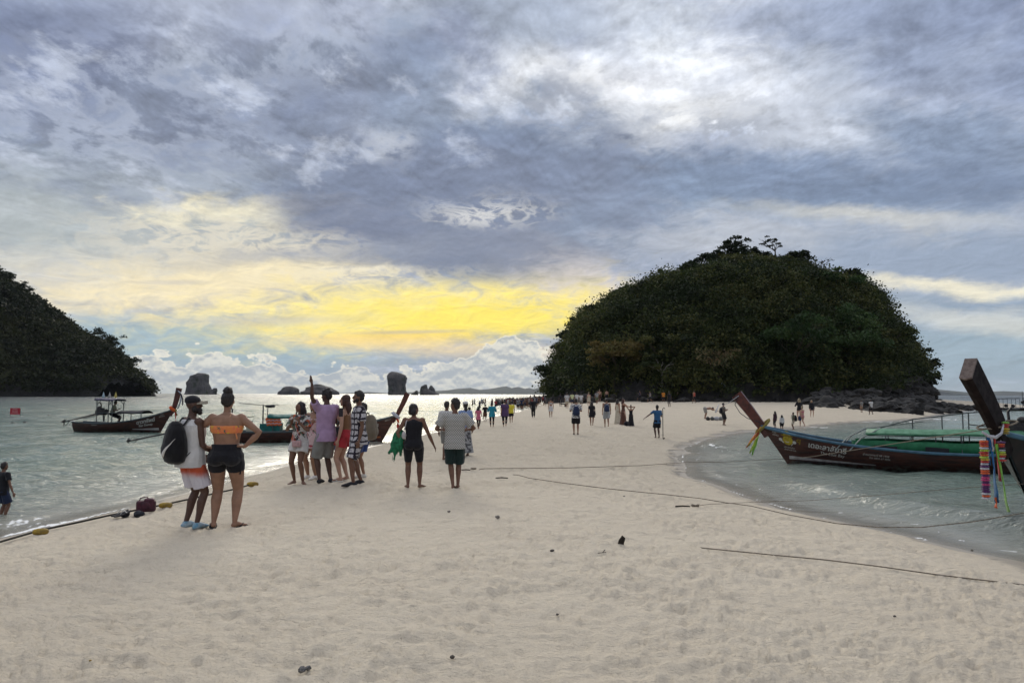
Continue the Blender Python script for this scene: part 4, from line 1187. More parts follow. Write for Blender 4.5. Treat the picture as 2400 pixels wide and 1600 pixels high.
def person(px, py, top, label, group=None, rz=0.0, sex='m', wide=1.0, skin='tan', pose=None, hair='short', hairm=None, upper=None, lower=None,
           shoes=None, voxel=0.011, head_rz=0.0, head_tilt=0.0, H=None, pos=None, belly=0.0, water=0.0, extra=None, lean=0.0):
    """px,py: point between the feet; top: pixel row of the head top"""
    base = Vector(pos) if pos is not None else on_ground(px, py)
    if H is None:
        H = (py - top) / F * base.y * 0.99
    pose = pose or {}
    root = empty('person', base - Vector((0, 0, water)), radians(rz), label, 'person', group)
    w = wide; fem = sex == 'f'
    hipw = (0.056 if not fem else 0.058) * (0.6 + 0.4 * w)
    hz = 0.505
    legs = {}
    for s, key in ((-1, 'l'), (1, 'r')):
        foot = pose.get('foot_' + key, (s * 0.055, 0.0, 0.0))
        hip = V3(s * hipw, 0, hz)
        ank = V3(foot[0], foot[1], 0.042 + foot[2])
        mid = hip.lerp(ank, 0.51)
        L1 = 0.245; L2 = 0.235
        dd_ = (ank - hip).length
        bend = sqrt(max(0.0, L1 * L1 - (dd_ * 0.51) ** 2)) if dd_ < L1 + L2 else 0.0
        fw = Vector((pose.get('knee_x', 0) * s, 1, 0)).normalized()
        kn = mid + fw * min(bend, 0.2) + V3(s * 0.004, 0.006, 0)
        legs[key] = (hip, kn, ank, foot[3] if len(foot) > 3 else 0.0)
    # spine follows a lean (bend forward at the hips)
    la = radians(lean)
    def sp(x, y, z):
        zz = z - hz
        return V3(x, y * cos(la) + zz * sin(la), hz + zz * cos(la) - y * sin(la))
    shw = (0.112 if not fem else 0.098) * (0.75 + 0.25 * w)
    sh = {'l': sp(-shw, 0, 0.805), 'r': sp(shw, 0, 0.805)}
    arms = {}
    for s, key in ((-1, 'l'), (1, 'r')):
        el, wr = pose.get('arm_' + key, ((s * 0.035, -0.012, -0.175), (s * 0.045, 0.02, -0.325)))
        S = sh[key]
        e_ = S + Vector(el).normalized() * 0.178
        f_ = (S + Vector(wr)) - e_
        if f_.length < 1e-4: f_ = V3(0, 0, -1)
        wv_ = e_ + f_.normalized() * 0.150
        arms[key] = (S, e_, wv_, f_.normalized())
    # ---- body
    mb = MB()
    tw = 0.088 if not fem else 0.090
    wa = (0.080 if not fem else 0.070); ch = (0.100 if not fem else 0.090)
    def ring(z, rx, ry, yo=0.0, seg=20, f=sp):
        return [f(rx * cos(2 * pi * k / seg), yo + ry * sin(2 * pi * k / seg), z) for k in range(seg)]
    B = belly
    torso = [(0.475, 0.055 * w, 0.05 * w, 0), (0.495, tw * w, 0.066 * w, -0.006), (0.535, (tw + 0.006 * fem) * w, 0.070 * w, -0.006), (0.58, (wa + 0.008) * w, 0.058 * w + B * 0.3, 0.002 + B * 0.4),
             (0.625, wa * w, 0.053 * w + B * 0.4, 0.004 + B * 0.5), (0.68, (wa + 0.008) * w, 0.056 * w + B * 0.2, 0.002), (0.735, ch * w, 0.064 * w, 0.0), (0.78, ch * 1.02 * w, 0.058 * w, -0.003),
             (0.815, 0.088 * w, 0.044 * w, -0.006), (0.835, 0.055, 0.036, -0.005), (0.845, 0.035, 0.032, -0.004)]
    mb.loft([ring(z, rx, ry, yo) for z, rx, ry, yo in torso])
    if fem:
        for s in (-1, 1): mb.ball(sp(s * 0.040, 0.050, 0.735), (0.036, 0.032, 0.036))
    for s in (-1, 1): mb.ball(sp(s * 0.042 * w, -0.038 * w, 0.505), (0.048 * w, 0.042 * w, 0.046))
    lw = 0.35 + 0.65 * w
    for key in 'lr':
        hip, kn, ank, turn = legs[key]; s = -1 if key == 'l' else 1
        calf = kn.lerp(ank, 0.32) + V3(0, -0.008, 0)
        th = hip.lerp(kn, 0.5) + V3(0, 0.004, 0)
        mb.tube([hip + V3(0, 0, 0.03), hip.lerp(kn, 0.15), th, kn, calf, kn.lerp(ank, 0.68), ank, ank - V3(0, 0, 0.02)],
                [0.050 * lw, 0.055 * lw, 0.046 * lw, 0.0315 * lw, 0.0330 * lw, 0.024 * lw, 0.0175, 0.0165], 14)
        # foot
        a2 = radians(turn) ; fd = V3(sin(a2), cos(a2), 0)
        up_ = legs[key][2].z - 0.042
        heel = ank - fd * 0.012 + V3(0, 0, -0.022); toe = ank + fd * 0.105 + V3(0, 0, -0.032 - 0.3 * up_)
        ball_ = ank + fd * 0.070 + V3(0, 0, -0.028 - 0.2 * up_)
        mb.tube([heel - fd * 0.012, heel, ank + fd * 0.03 + V3(0, 0, -0.018), ball_, toe], [(0.012, 0.012), (0.019, 0.018), (0.021, 0.019), (0.026, 0.013), (0.018, 0.007)], 10)
        if voxel < 0.013:
            sd_ = V3(fd.y, -fd.x, 0)
            for q in range(5):
                mb.tube([ball_ + sd_ * (q - 2) * 0.0095, toe + sd_ * (q - 2) * 0.0085 + fd * (0.012 - 0.003 * abs(q - 1 if s > 0 else 3 - q)) - V3(0, 0, 0.001)], [0.006, 0.0052], 6)
    aw = 0.7 + 0.3 * w
    for key in 'lr':
        S, e_, wr, fdir = arms[key]; s = -1 if key == 'l' else 1
        mb.ball(S, (0.036 * aw, 0.034 * aw, 0.034 * aw))
        mb.tube([S.lerp(sp(0, 0, 0.80), 0.25), S, S.lerp(e_, 0.4), e_, e_.lerp(wr, 0.3), wr],
                [0.030 * aw, 0.031 * aw, 0.0265 * aw, 0.0205 * aw, 0.0225 * aw, 0.0135], 12)
        # hand: palm, four fingers of different length, thumb from the side
        hd = Vector(pose.get('hand_' + key, tuple(fdir))).normalized()
        pn = Vector(pose.get('palm_' + key, (-s, 0, 0)))
        pn = (pn - hd * pn.dot(hd));
        if pn.length < 1e-3: pn = hd.orthogonal()
        pn.normalize(); sd_ = hd.cross(pn).normalized()
        if sd_.y < 0: sd_ = -sd_
        curl = pose.get('curl_' + key, 0.35)
        pc = wr + hd * 0.030
        mb.tube([wr - hd * 0.004, wr + hd * 0.012, pc, wr + hd * 0.052], [(0.012, 0.012), (0.016, 0.011), (0.022, 0.010), (0.022, 0.009)] if abs(sd_.z) < 2 else 0.02, 8)
        for q in range(4):
            off = (1.5 - q) * 0.0105
            ln = (0.040, 0.046, 0.043, 0.034)[q]
            p0 = wr + hd * 0.048 + sd_ * off
            p1 = p0 + (hd * cos(curl * 0.7) + pn * sin(curl * 0.7)) * ln * 0.5
            p2 = p1 + (hd * cos(curl * 1.8) + pn * sin(curl * 1.8)) * ln * 0.5
            mb.tube([p0 - hd * 0.01, p0, p1, p2], [0.0065, 0.0062, 0.0056, 0.0045], 6)
        t0 = wr + hd * 0.016 + sd_ * 0.014
        mb.tube([t0, t0 + (hd + sd_ * 0.9).normalized() * 0.026, t0 + (hd * 1.3 + sd_ * 0.7 + pn * 0.5).normalized() * 0.046], [0.008, 0.0068, 0.0052], 6)
    # neck and head
    hr = radians(head_rz); ht = radians(head_tilt)
    HM = Matrix.Rotation(hr, 3, 'Z') @ Matrix.Rotation(ht, 3, 'X')
    nb = sp(0, -0.006, 0.835); hc = sp(0, 0.006, 0.932)
    if la > 0.6: hc = sp(0, 0.03, 0.92)
    def hp(x, y, z): return hc + HM @ V3(x, y, z)
    mb.tube([nb - V3(0, 0, 0.02), nb.lerp(hc, 0.45), hc], [0.034 if not fem else 0.029, 0.030 if not fem else 0.0255, 0.03], 12)
    mb.ball(hp(0, -0.004, 0.012), (0.0435, 0.054, 0.054), 16, 12, R=HM)
    mb.ball(hp(0, 0.013, -0.018), (0.0355, 0.040, 0.046), 14, 10, R=HM)
    mb.ball(hp(0, 0.036, -0.048), (0.018, 0.014, 0.014), 8, 6, R=HM)         # chin
    mb.tube([hp(0, 0.050, 0.012), hp(0, 0.062, -0.012), hp(0, 0.050, -0.018)], [0.006, 0.0085, 0.006], 8)   # nose
    for s in (-1, 1):
        mb.ball(hp(s * 0.044, -0.002, -0.004), (0.005, 0.011, 0.016), 8, 6, R=HM)   # ears
        mb.ball(hp(s * 0.019, 0.046, 0.016), (0.014, 0.006, 0.004), 8, 6, R=HM)     # brow
    body = remeshed('body', scaled(mb, H), SKIN[skin], voxel * (H / 1.7), root)
    body.name = 'body'
    det = voxel < 0.016
    if det:
        fm_ = MB()
        for s in (-1, 1): fm_.ball(hp(s * 0.018, 0.0475, 0.002) * H, (0.0065 * H, 0.004 * H, 0.0035 * H), 8, 6, R=HM)
        fm_.build('eyes', EYE, root)
        lm = MB(); lm.ball(hp(0, 0.0505, -0.033) * H, (0.013 * H, 0.005 * H, 0.0045 * H), 8, 6, R=HM); lm.build('mouth', LIP, root)
    # ---- hair
    hm_ = hairm or HAIR
    hb = MB()
    if hair != 'none':
        hb.ball(hp(0, -0.012, 0.024), (0.049, 0.055, 0.051), 16, 12, R=HM)
        hb.ball(hp(0, -0.030, 0.000), (0.044, 0.034, 0.045), 12, 8, R=HM)
        if hair in ('short', 'curly'):
            hb.ball(hp(0, 0.016, 0.048), (0.036, 0.036, 0.024), 12, 8, R=HM)
            hb.ball(hp(0, -0.006, 0.058), (0.030, 0.034, 0.024), 12, 8, R=HM)
        if hair == 'curly':
            for k in range(34):
                a_ = random.uniform(0, 6.28); e_ = random.uniform(0.1, 1.5)
                hb.ball(hp(0.046 * cos(a_) * cos(e_), -0.010 + 0.050 * sin(a_) * cos(e_), 0.026 + 0.052 * sin(e_)), random.uniform(0.010, 0.018), 8, 6)
        if hair == 'bun':
            hb.ball(hp(0.004, -0.020, 0.080), (0.036, 0.036, 0.030), 12, 8, R=HM)
            for k in range(10):
                a_ = random.uniform(0, 6.28); hb.ball(hp(0.03 * cos(a_), -0.02 + 0.03 * sin(a_), random.uniform(0.065, 0.1)), 0.012, 6, 5)
        if hair == 'bob':
            for s in (-1, 0, 1): hb.ball(hp(s * 0.036, -0.026, -0.026), (0.026, 0.030, 0.042), 10, 8, R=HM)
            hb.ball(hp(-0.03, -0.03, -0.03), (0.03, 0.028, 0.032), 10, 8)
        if hair in ('long', 'pony'):
            ln = 0.16 if hair == 'long' else 0.13
            xs_ = (-0.034, 0.0, 0.034) if hair == 'long' else (0.0,)
            for s in xs_:
                hb.tube([hp(s, -0.025, 0.0), hp(s * 1.25, -0.040, -0.05), hp(s * 1.4, -0.050, -0.09), hp(s * 1.3, -0.052, -ln)], [0.030, 0.028, 0.024, 0.010], 10)
            if hair == 'long':
                for s in (-1, 1): hb.tube([hp(s * 0.040, 0.006, 0.03), hp(s * 0.050, 0.004, -0.03), hp(s * 0.052, 0.008, -0.10)], [0.014, 0.016, 0.008], 8)
        h_ = remeshed('hair', scaled(hb, H), hm_, voxel * (H / 1.7) * 0.95, root, 1, disp=(0.012, 18, 0.5) if det else None)
    # beard handled as extra
    # ---- lower garment
    def leg_garment(drop, flare, thick, waist_z, m_, name, fold=0.006, two=True):
        g = MB()
        g.loft([ring(z, rx, ry, yo) for z, rx, ry, yo in
                [(0.470, 0.06 * w, 0.055 * w, -0.004), (0.495, (tw + 0.010) * w + thick, 0.076 * w + thick, -0.008), (0.535, (tw + 0.010) * w + thick, 0.078 * w + thick, -0.008),
                 (0.57, (wa + 0.014) * w + thick, 0.064 * w + thick + B * 0.3, 0.0), (waist_z, (wa + 0.010) * w + thick * 0.8, 0.058 * w + thick * 0.8 + B * 0.4, 0.002)]])
        for s in (-1, 1): g.ball(sp(s * 0.042 * w, -0.040 * w, 0.505), (0.050 * w + thick, 0.044 * w + thick, 0.050))
        for key in 'lr':
            hip, kn, ank, _t = legs[key]
            def lp(u):
                return hip.lerp(kn, u) if u <= 1 else kn.lerp(ank, u - 1)
            us = [q for q in (0.0, 0.2, 0.45, 0.7, 1.0, 1.3, 1.6, 1.9) if q < drop] + [drop]
            rad_ = []
            for u in us:
                base_r = np.interp(u, [0, 0.15, 0.5, 1.0, 1.32, 1.7, 2.0], [0.052, 0.056, 0.047, 0.033, 0.034, 0.025, 0.019]) * lw
                rad_.append(float(base_r + thick + flare * u / max(drop, 0.3)))
            g.tube([hip + V3(0, 0, 0.03)] + [lp(u) for u in us], [rad_[0]] + rad_, 16)
        return remeshed(name, scaled(g, H), m_, voxel * (H / 1.7), root, 1, disp=(fold, 14, 0.4))
    if lower:
        kind = lower[0]
        if kind == 'shorts': leg_garment(lower[2] if len(lower) > 2 else 0.85, 0.022, 0.008, 0.60, lower[1], 'shorts', 0.012)
        elif kind == 'tight': leg_garment(lower[2] if len(lower) > 2 else 0.85, 0.0, 0.003, 0.615, lower[1], 'leggings', 0.002)
        elif kind == 'trousers': leg_garment(1.85, 0.012, 0.006, 0.60, lower[1], 'trousers', 0.012)
        elif kind in ('skirt', 'dress', 'gown'):
            zb = {'skirt': 0.33, 'dress': 0.34, 'gown': 0.02}[kind] if len(lower) < 3 else lower[2]
            g = MB(); rings = []
            fl = 0.035 if kind != 'gown' else 0.060
            for k in range(9):
                u = k / 8; z_ = 0.60 + (zb - 0.60) * u
                rx = np.interp(z_, [0.3, 0.5, 0.535, 0.60], [tw + 0.014, tw + 0.014, tw + 0.014, wa + 0.012]) * w + fl * u * u
                ry = np.interp(z_, [0.3, 0.5, 0.535, 0.60], [0.084, 0.084, 0.082, 0.066]) * w + fl * u * u
                rings.append([sp((rx + 0.008 * u * sin(7 * a_ + 1)) * cos(a_), -0.004 + (ry + 0.008 * u * sin(7 * a_ + 1)) * sin(a_), z_) for a_ in [2 * pi * j / 28 for j in range(28)]])
            g.loft(rings)
            remeshed('skirt', scaled(g, H), lower[1], voxel * (H / 1.7), root, 1)
    # ---- upper garment
    if upper:
        kind, m_ = upper[0], upper[1]
        hem = upper[2] if len(upper) > 2 else 0.50
        slv = {'tee': 0.62, 'shirt': 0.72, 'tank': 0.0, 'long': 1.95, 'bikini': None, 'strap': None}[kind]
        th = {'tee': 0.010, 'shirt': 0.014, 'tank': 0.008, 'long': 0.010, 'bikini': 0.004, 'strap': 0.004}[kind]
        if len(upper) > 3: th += upper[3]
        g = MB()
        if kind == 'bikini':
            zs_ = [(0.695, wa + 0.010, 0.060), (0.71, ch - 0.002, 0.064), (0.735, ch + 0.002, 0.068), (0.752, ch + 0.002, 0.066)]
            g.loft([ring(z, rx * w + th, ry * w + th, 0) for z, rx, ry in zs_])
        elif kind == 'strap':
            zs_ = [(0.56, wa + 0.012, 0.062), (0.625, wa + 0.002, 0.056), (0.68, wa + 0.010, 0.058), (0.735, ch, 0.066), (0.765, ch, 0.062)]
            g.loft([ring(z, rx * w + th, ry * w + th, 0) for z, rx, ry in zs_])
            for s in (-1, 1): g.tube([sp(s * 0.05, 0.05 * w, 0.75), sp(s * 0.062, 0.012, 0.832), sp(s * 0.058, -0.055 * w, 0.76)], 0.007, 8)
        else:
            prof = []
            for z, rx, ry, yo in [(0.40, tw + 0.02, 0.088, -0.004), (0.46, tw + 0.018, 0.084, -0.005), (0.50, tw + 0.012, 0.080, -0.006), (0.54, tw + 0.010, 0.076, -0.005), (0.58, wa + 0.014, 0.066 + B * 0.35 / w, B * 0.4),
                                  (0.63, wa + 0.010, 0.062 + B * 0.4 / w, B * 0.5), (0.68, wa + 0.014, 0.062 + B * 0.2 / w, 0.002), (0.735, ch + 0.004, 0.068, 0.0), (0.78, ch + 0.006, 0.062, -0.003)]:
                if z >= hem - 0.005: prof.append((z, rx * w + th, ry * w + th, yo))
            prof.insert(0, (hem - 0.008, prof[0][1] + 0.003, prof[0][2] + 0.003, prof[0][3]))
            if kind == 'tank':
                prof += [(0.800, 0.070 * w + th, 0.052 * w + th, -0.004), (0.822, 0.052 * w + th, 0.040 + th, -0.005)]
            else:
                prof += [(0.818, 0.088 * w + th * 0.8, 0.046 * w + th * 0.8, -0.006), (0.840, 0.050 + th * 0.5, 0.038 + th * 0.5, -0.005)]
            g.loft([ring(z, rx, ry, yo) for z, rx, ry, yo in prof])
            if fem:
                for s in (-1, 1): g.ball(sp(s * 0.040, 0.052, 0.735), (0.038 + th, 0.032 + th, 0.037 + th))
            if slv:
                for key in 'lr':
                    S, e_, wr, fdir = arms[key]
                    pts = [S.lerp(sp(0, 0, 0.80), 0.35), S]
                    rr_ = [0.034 * aw + th * 0.8, 0.036 * aw + th * 0.8]
                    for u in [q for q in (0.3, 0.62, 0.72, 1.0, 1.5) if q < slv] + [slv]:
                        pts.append(S.lerp(e_, u) if u <= 1 else e_.lerp(wr, u - 1))
                        rr_.append(float(np.interp(u, [0, 0.4, 1, 1.3, 2], [0.031, 0.0265, 0.0205, 0.0225, 0.0135])) * aw + th * (1.15 if kind == 'shirt' else 0.9) + (0.006 if kind != 'long' and u > 0.5 else 0))
                    g.tube(pts, rr_, 14)
        nm = {'tee': 't_shirt', 'shirt': 'shirt', 'tank': 'tank_top', 'long': 'long_sleeved_top', 'bikini': 'bikini_top', 'strap': 'strappy_top'}[kind]
        remeshed(nm, scaled(g, H), m_, voxel * (H / 1.7), root, 1, disp=(0.006 if kind not in ('bikini', 'tank') else 0.003, 11, 0.5))
    # ---- shoes
    if shoes:
        for key in 'lr':
            hip, kn, ank, turn = legs[key]; a2 = radians(turn); fd = V3(sin(a2), cos(a2), 0)
            g = MB()
            if shoes[0] == 'flip':
                g.loft([[ank * 1 + fd * q + V3(fd.y, -fd.x, 0) * ww * s2 + V3(0, 0, zz) for s2, zz in ((-1, -0.050), (1, -0.050), (1, -0.040), (-1, -0.040))] for q, ww in ((-0.035, 0.012), (-0.025, 0.020), (0.03, 0.021), (0.075, 0.028), (0.11, 0.024), (0.125, 0.010))])
                for s2 in (-1, 1): g.tube([ank + fd * 0.088 + V3(0, 0, -0.022), ank + fd * 0.06 + V3(fd.y, -fd.x, 0) * 0.02 * s2 + V3(0, 0, -0.018), ank + fd * 0.03 + V3(fd.y, -fd.x, 0) * 0.024 * s2 + V3(0, 0, -0.036)], 0.004, 6)
                scaled(g, H).build('flip_flop', shoes[1], root)
            else:
                hi = 0.012 if shoes[0] == 'shoe' else -0.006
                g.tube([ank - fd * 0.038 + V3(0, 0, -0.028), ank - fd * 0.014 + V3(0, 0, -0.022), ank + fd * 0.03 + V3(0, 0, -0.018 + hi * 0.2), ank + fd * 0.075 + V3(0, 0, -0.028), ank + fd * 0.125 + V3(0, 0, -0.034)],
                       [(0.012, 0.014), (0.027, 0.024), (0.028, 0.025), (0.032, 0.018), (0.016, 0.009)], 12)
                if shoes[0] == 'shoe': g.tube([ank + V3(0, 0, -0.02), ank + V3(0, 0, 0.008)], [0.026, 0.0225], 12)
                remeshed('shoe' if shoes[0] == 'shoe' else 'sandal', scaled(g, H), shoes[1], 0.009, root, 1)
    if extra: extra(root, H, hp, sp, arms, legs, HM)
    return root, H, arms, sp, hp

def scaled(mb, k):
    o = MB(); o.v = [tuple(Vector(v) * k) for v in mb.v]; o.f = mb.f; o.m = mb.m
    return o

def world_of(root, p):
    M = Matrix.Translation(root.location) @ Matrix.Rotation(root.rotation_euler.z, 4, 'Z')
    return M @ Vector(p)

BLACK = cloth((0.012, 0.012, 0.016)); NAVY = cloth((0.02, 0.03, 0.07)); WHITE = cloth((0.55, 0.54, 0.53)); GREY = cloth((0.22, 0.22, 0.21))
CREAM = cloth((0.50, 0.44, 0.34)); RED = cloth((0.38, 0.03, 0.04)); YELLOW = cloth((0.62, 0.52, 0.05)); TEAL = cloth((0.02, 0.24, 0.33)); BLUE = cloth((0.03, 0.10, 0.22))
PINK = cloth((0.48, 0.12, 0.18)); BROWN = cloth((0.10, 0.045, 0.03)); ORANGE = cloth((0.55, 0.20, 0.03)); LILAC = cloth((0.40, 0.27, 0.42)); PALEBLUE = cloth((0.22, 0.30, 0.50))
OLIVE = cloth((0.12, 0.13, 0.08)); PURPLE = cloth((0.08, 0.045, 0.11))
FLORAL_BW = cloth((0.62, 0.61, 0.60), 'floral', (0.03, 0.03, 0.04), scale=22.0)
BLOCKS = cloth((0.50, 0.48, 0.50), 'blocks', (0.025, 0.02, 0.03), scale=9.0)
DOTS = cloth((0.44, 0.43, 0.40), 'dots', (0.015, 0.015, 0.018), scale=25.0)
TROPIC = cloth((0.55, 0.53, 0.50), 'tropic', (0.04, 0.035, 0.04), (0.50, 0.10, 0.03))
PINKFLOR = cloth((0.56, 0.42, 0.42), 'tropic', (0.52, 0.36, 0.36), (0.30, 0.05, 0.07))
PAT_DK = cloth((0.30, 0.30, 0.30), 'floral', (0.02, 0.02, 0.03), scale=16.0)

# ------------------------------------------------------------------ the couple in front
def cap_extra(root, H, hp, sp, arms, legs, HM):
    g = MB(); g.ball(hp(0, -0.010, 0.034) * H, (0.0515 * H, 0.060 * H, 0.040 * H), 16, 10, R=HM)
    remeshed('cap', g, cloth((0.02, 0.02, 0.025)), 0.009, root, 2)
    g = MB(); g.loft([[hp(x, y, z) * H for x, z in ((-w_, 0.020 - 0.25 * abs(w_)), (0, 0.031), (w_, 0.020 - 0.25 * abs(w_)), (w_, 0.014 - 0.25 * abs(w_)), (0, 0.025), (-w_, 0.014 - 0.25 * abs(w_)))] for y, w_ in ((0.030, 0.042), (0.060, 0.040), (0.085, 0.032), (0.100, 0.018))])
    g.build('cap_brim', cloth((0.28, 0.25, 0.19)), root)
    g = MB(); g.ball(hp(0, 0.036, -0.042) * H, (0.030 * H, 0.028 * H, 0.030 * H), 12, 8, R=HM); g.ball(hp(0, 0.046, -0.056) * H, (0.020 * H, 0.020 * H, 0.022 * H), 10, 8, R=HM)
    for s in (-1, 1): g.ball(hp(s * 0.034, 0.012, -0.030) * H, (0.012 * H, 0.022 * H, 0.028 * H), 10, 8, R=HM)
    remeshed('beard', g, HAIR, 0.009, root, 1, disp=(0.008, 30, 1))
def beard_extra(root, H, hp, sp, arms, legs, HM):
    g = MB(); g.ball(hp(0, 0.036, -0.045) * H, (0.028 * H, 0.022 * H, 0.022 * H), 12, 8, R=HM)
    for s in (-1, 1): g.ball(hp(s * 0.033, 0.012, -0.030) * H, (0.010 * H, 0.022 * H, 0.024 * H), 10, 8, R=HM)
    remeshed('beard', g, HAIR, 0.010, root, 1, disp=(0.006, 30, 1))

p1, H1, a1_, sp1, hp1 = person(443, 1238, 930, 'bearded man in cap, white vest and black backpack, looking right beside the woman', rz=-42, sex='m', wide=1.0, skin='dark', hair='none', head_rz=-38,
    upper=('tank', cloth((0.60, 0.59, 0.58)), 0.472, 0.019), lower=('shorts', cloth((0.60, 0.57, 0.62), 'gradz', (0.45, 0.08, 0.035), scale=0.765), 0.80), shoes=('shoe', BLUE_SHOE), voxel=0.0085,
    pose={'foot_l': (-0.055, 0.0, 0.0, -10), 'foot_r': (0.060, 0.03, 0.0, -25), 'arm_r': ((0.02, 0.02, -0.17), (0.0, 0.13, -0.24)), 'arm_l': ((-0.03, 0.02, -0.17), (-0.02, 0.12, -0.26))}, extra=cap_extra)
# strap of the orange bandeau is a piece of it
def bandeau(root, H, hp, sp, arms, legs, HM):
    g = MB(); g.tube([sp(0.012, -0.066, 0.755) * H, sp(0.030, -0.064, 0.80) * H, sp(0.042, -0.040, 0.838) * H], 0.0032 * H, 6)
    g.build('shoulder_strap', cloth((0.62, 0.36, 0.22)), root)
    g = MB(); g.tube([sp(0.085, -0.062, 0.70) * H, sp(0.095, -0.072, 0.675) * H, sp(0.10, -0.075, 0.655) * H], 0.005 * H, 6); g.build('bow_end', cloth((0.62, 0.24, 0.10)), root)
    g = MB()
    for q in range(4): g.tube([sp(0.112, -0.03 + 0.006 * q, 0.475) * H, sp(0.122, -0.035 + 0.01 * q, 0.43) * H, sp(0.120 - 0.004 * q, -0.03, 0.395) * H], 0.0022 * H, 5)
    g.build('drawstring', BLACK, root)
p2, H2, a2_, sp2, hp2 = person(525, 1236, 921, 'woman with hands on hips in orange bandeau top and black shorts seen from behind', rz=3, sex='f', wide=1.30, skin='tan', hair='bun', head_rz=6,
    upper=('bikini', cloth((0.72, 0.24, 0.08), 'tropic', (0.72, 0.20, 0.09), (0.62, 0.42, 0.04))), lower=('tight', BLACK, 0.36), shoes=('flip', SOLE), voxel=0.0085,
    pose={'foot_l': (-0.076, 0.0, 0.0, -22), 'foot_r': (0.076, 0.0, 0.0, 30),
          'arm_l': ((-0.155, -0.02, -0.115), (-0.025, -0.03, -0.215)), 'arm_r': ((0.155, -0.02, -0.115), (0.030, -0.03, -0.215)),
          'hand_l': (0.8, 0.1, -0.15), 'hand_r': (-0.8, 0.1, 0.15), 'palm_l': (0, 0.4, -1), 'palm_r': (0, 0.4, -1)}, extra=bandeau)

# ------------------------------------------------------------------ the talking group
G1 = 'group of people talking on the sand'
p3, H3, a3_, sp3, hp3 = person(700, 1134, 942, 'woman with hands clasped under her chin in tropical print shirt and white shorts', rz=160, sex='f', wide=0.98, skin='brown', hair='long', head_rz=-22, head_tilt=6,
    upper=('shirt', TROPIC, 0.47), lower=('shorts', cloth((0.62, 0.60, 0.57)), 0.50), voxel=0.010,
    pose={'foot_l': (-0.075, 0.02, 0.0, -50), 'foot_r': (0.062, 0.0, 0.0, 5), 'arm_l': ((-0.055, 0.05, -0.15), (0.09, 0.12, 0.005)), 'arm_r': ((0.055, 0.05, -0.15), (-0.09, 0.12, -0.03)), 'hand_l': (0.3, 0.2, 1), 'hand_r': (-0.3, 0.2, 1), 'curl_l': 0.9, 'curl_r': 0.9})
p4 = person(733, 1122, 938, 'woman in pink flowered romper half hidden by the pointing man', rz=150, sex='f', wide=1.15, skin='tan', hair='long', head_rz=-15,
    upper=('strap', PINKFLOR), lower=('skirt', PINKFLOR, 0.39), shoes=('shoe', WHITE_RUB), voxel=0.010, pose={'foot_l': (-0.05, 0, 0), 'foot_r': (0.06, 0.02, 0)})
p5 = person(762, 1131, 914, 'man in lilac t-shirt and grey shorts pointing up and left', rz=48, sex='m', wide=1.0, skin='dark', hair='curly', head_rz=20, head_tilt=-4,
    upper=('tee', LILAC, 0.455, 0.006), lower=('shorts', GREY, 0.98), shoes=('sandal', SOLE), voxel=0.010, belly=0.02,
    pose={'foot_l': (-0.060, 0.02, 0, 55), 'foot_r': (0.055, -0.02, 0, 40), 'arm_l': ((-0.10, -0.06, 0.09), (-0.13, -0.08, 0.27)), 'arm_r': ((0.04, 0.05, -0.16), (0.02, 0.16, -0.10)), 'hand_l': (-0.3, 0.0, 1), 'curl_l': 0.2})
p6 = person(806, 1126, 926, 'woman with long auburn hair and red shorts behind the man in the block print outfit', rz=80, sex='f', wide=0.95, skin='light', hair='long', hairm=HAIR_RED, head_rz=10,
    upper=('strap', cloth((0.20, 0.10, 0.05))), lower=('shorts', RED, 0.42), shoes=('flip', WHITE_RUB), voxel=0.010, pose={'foot_l': (-0.05, 0.02, 0), 'foot_r': (0.05, -0.02, 0)})
p7, H7, a7_, sp7, hp7 = person(838, 1136, 917, 'man in matching black and white block print shirt and shorts facing left', rz=112, sex='m', wide=1.0, skin='brown', hair='short', head_rz=-8, head_tilt=4,
    upper=('shirt', BLOCKS, 0.44), lower=('shorts', BLOCKS, 0.92), shoes=('sandal', SOLE), voxel=0.010, extra=beard_extra,
    pose={'foot_l': (-0.085, 0.06, 0, 5), 'foot_r': (0.075, -0.05, 0, -10)})
p8, H8, a8_, sp8, hp8 = person(848, 1120, 945, 'person in blue shorts with tan backpack hidden behind the man in block print', rz=70, sex='f', wide=0.95, skin='tan', hair='short',
    upper=('tee', CREAM, 0.50), lower=('shorts', cloth((0.03, 0.06, 0.20)), 0.60), shoes=('shoe', WHITE_RUB), voxel=0.012)
person(790, 1082, 985, 'small child in blue shorts behind the pointing man', rz=-10, sex='m', skin='brown', hair='short', upper=('tee', BLACK, 0.48), lower=('shorts', cloth((0.02, 0.12, 0.30)), 0.9), voxel=0.014)

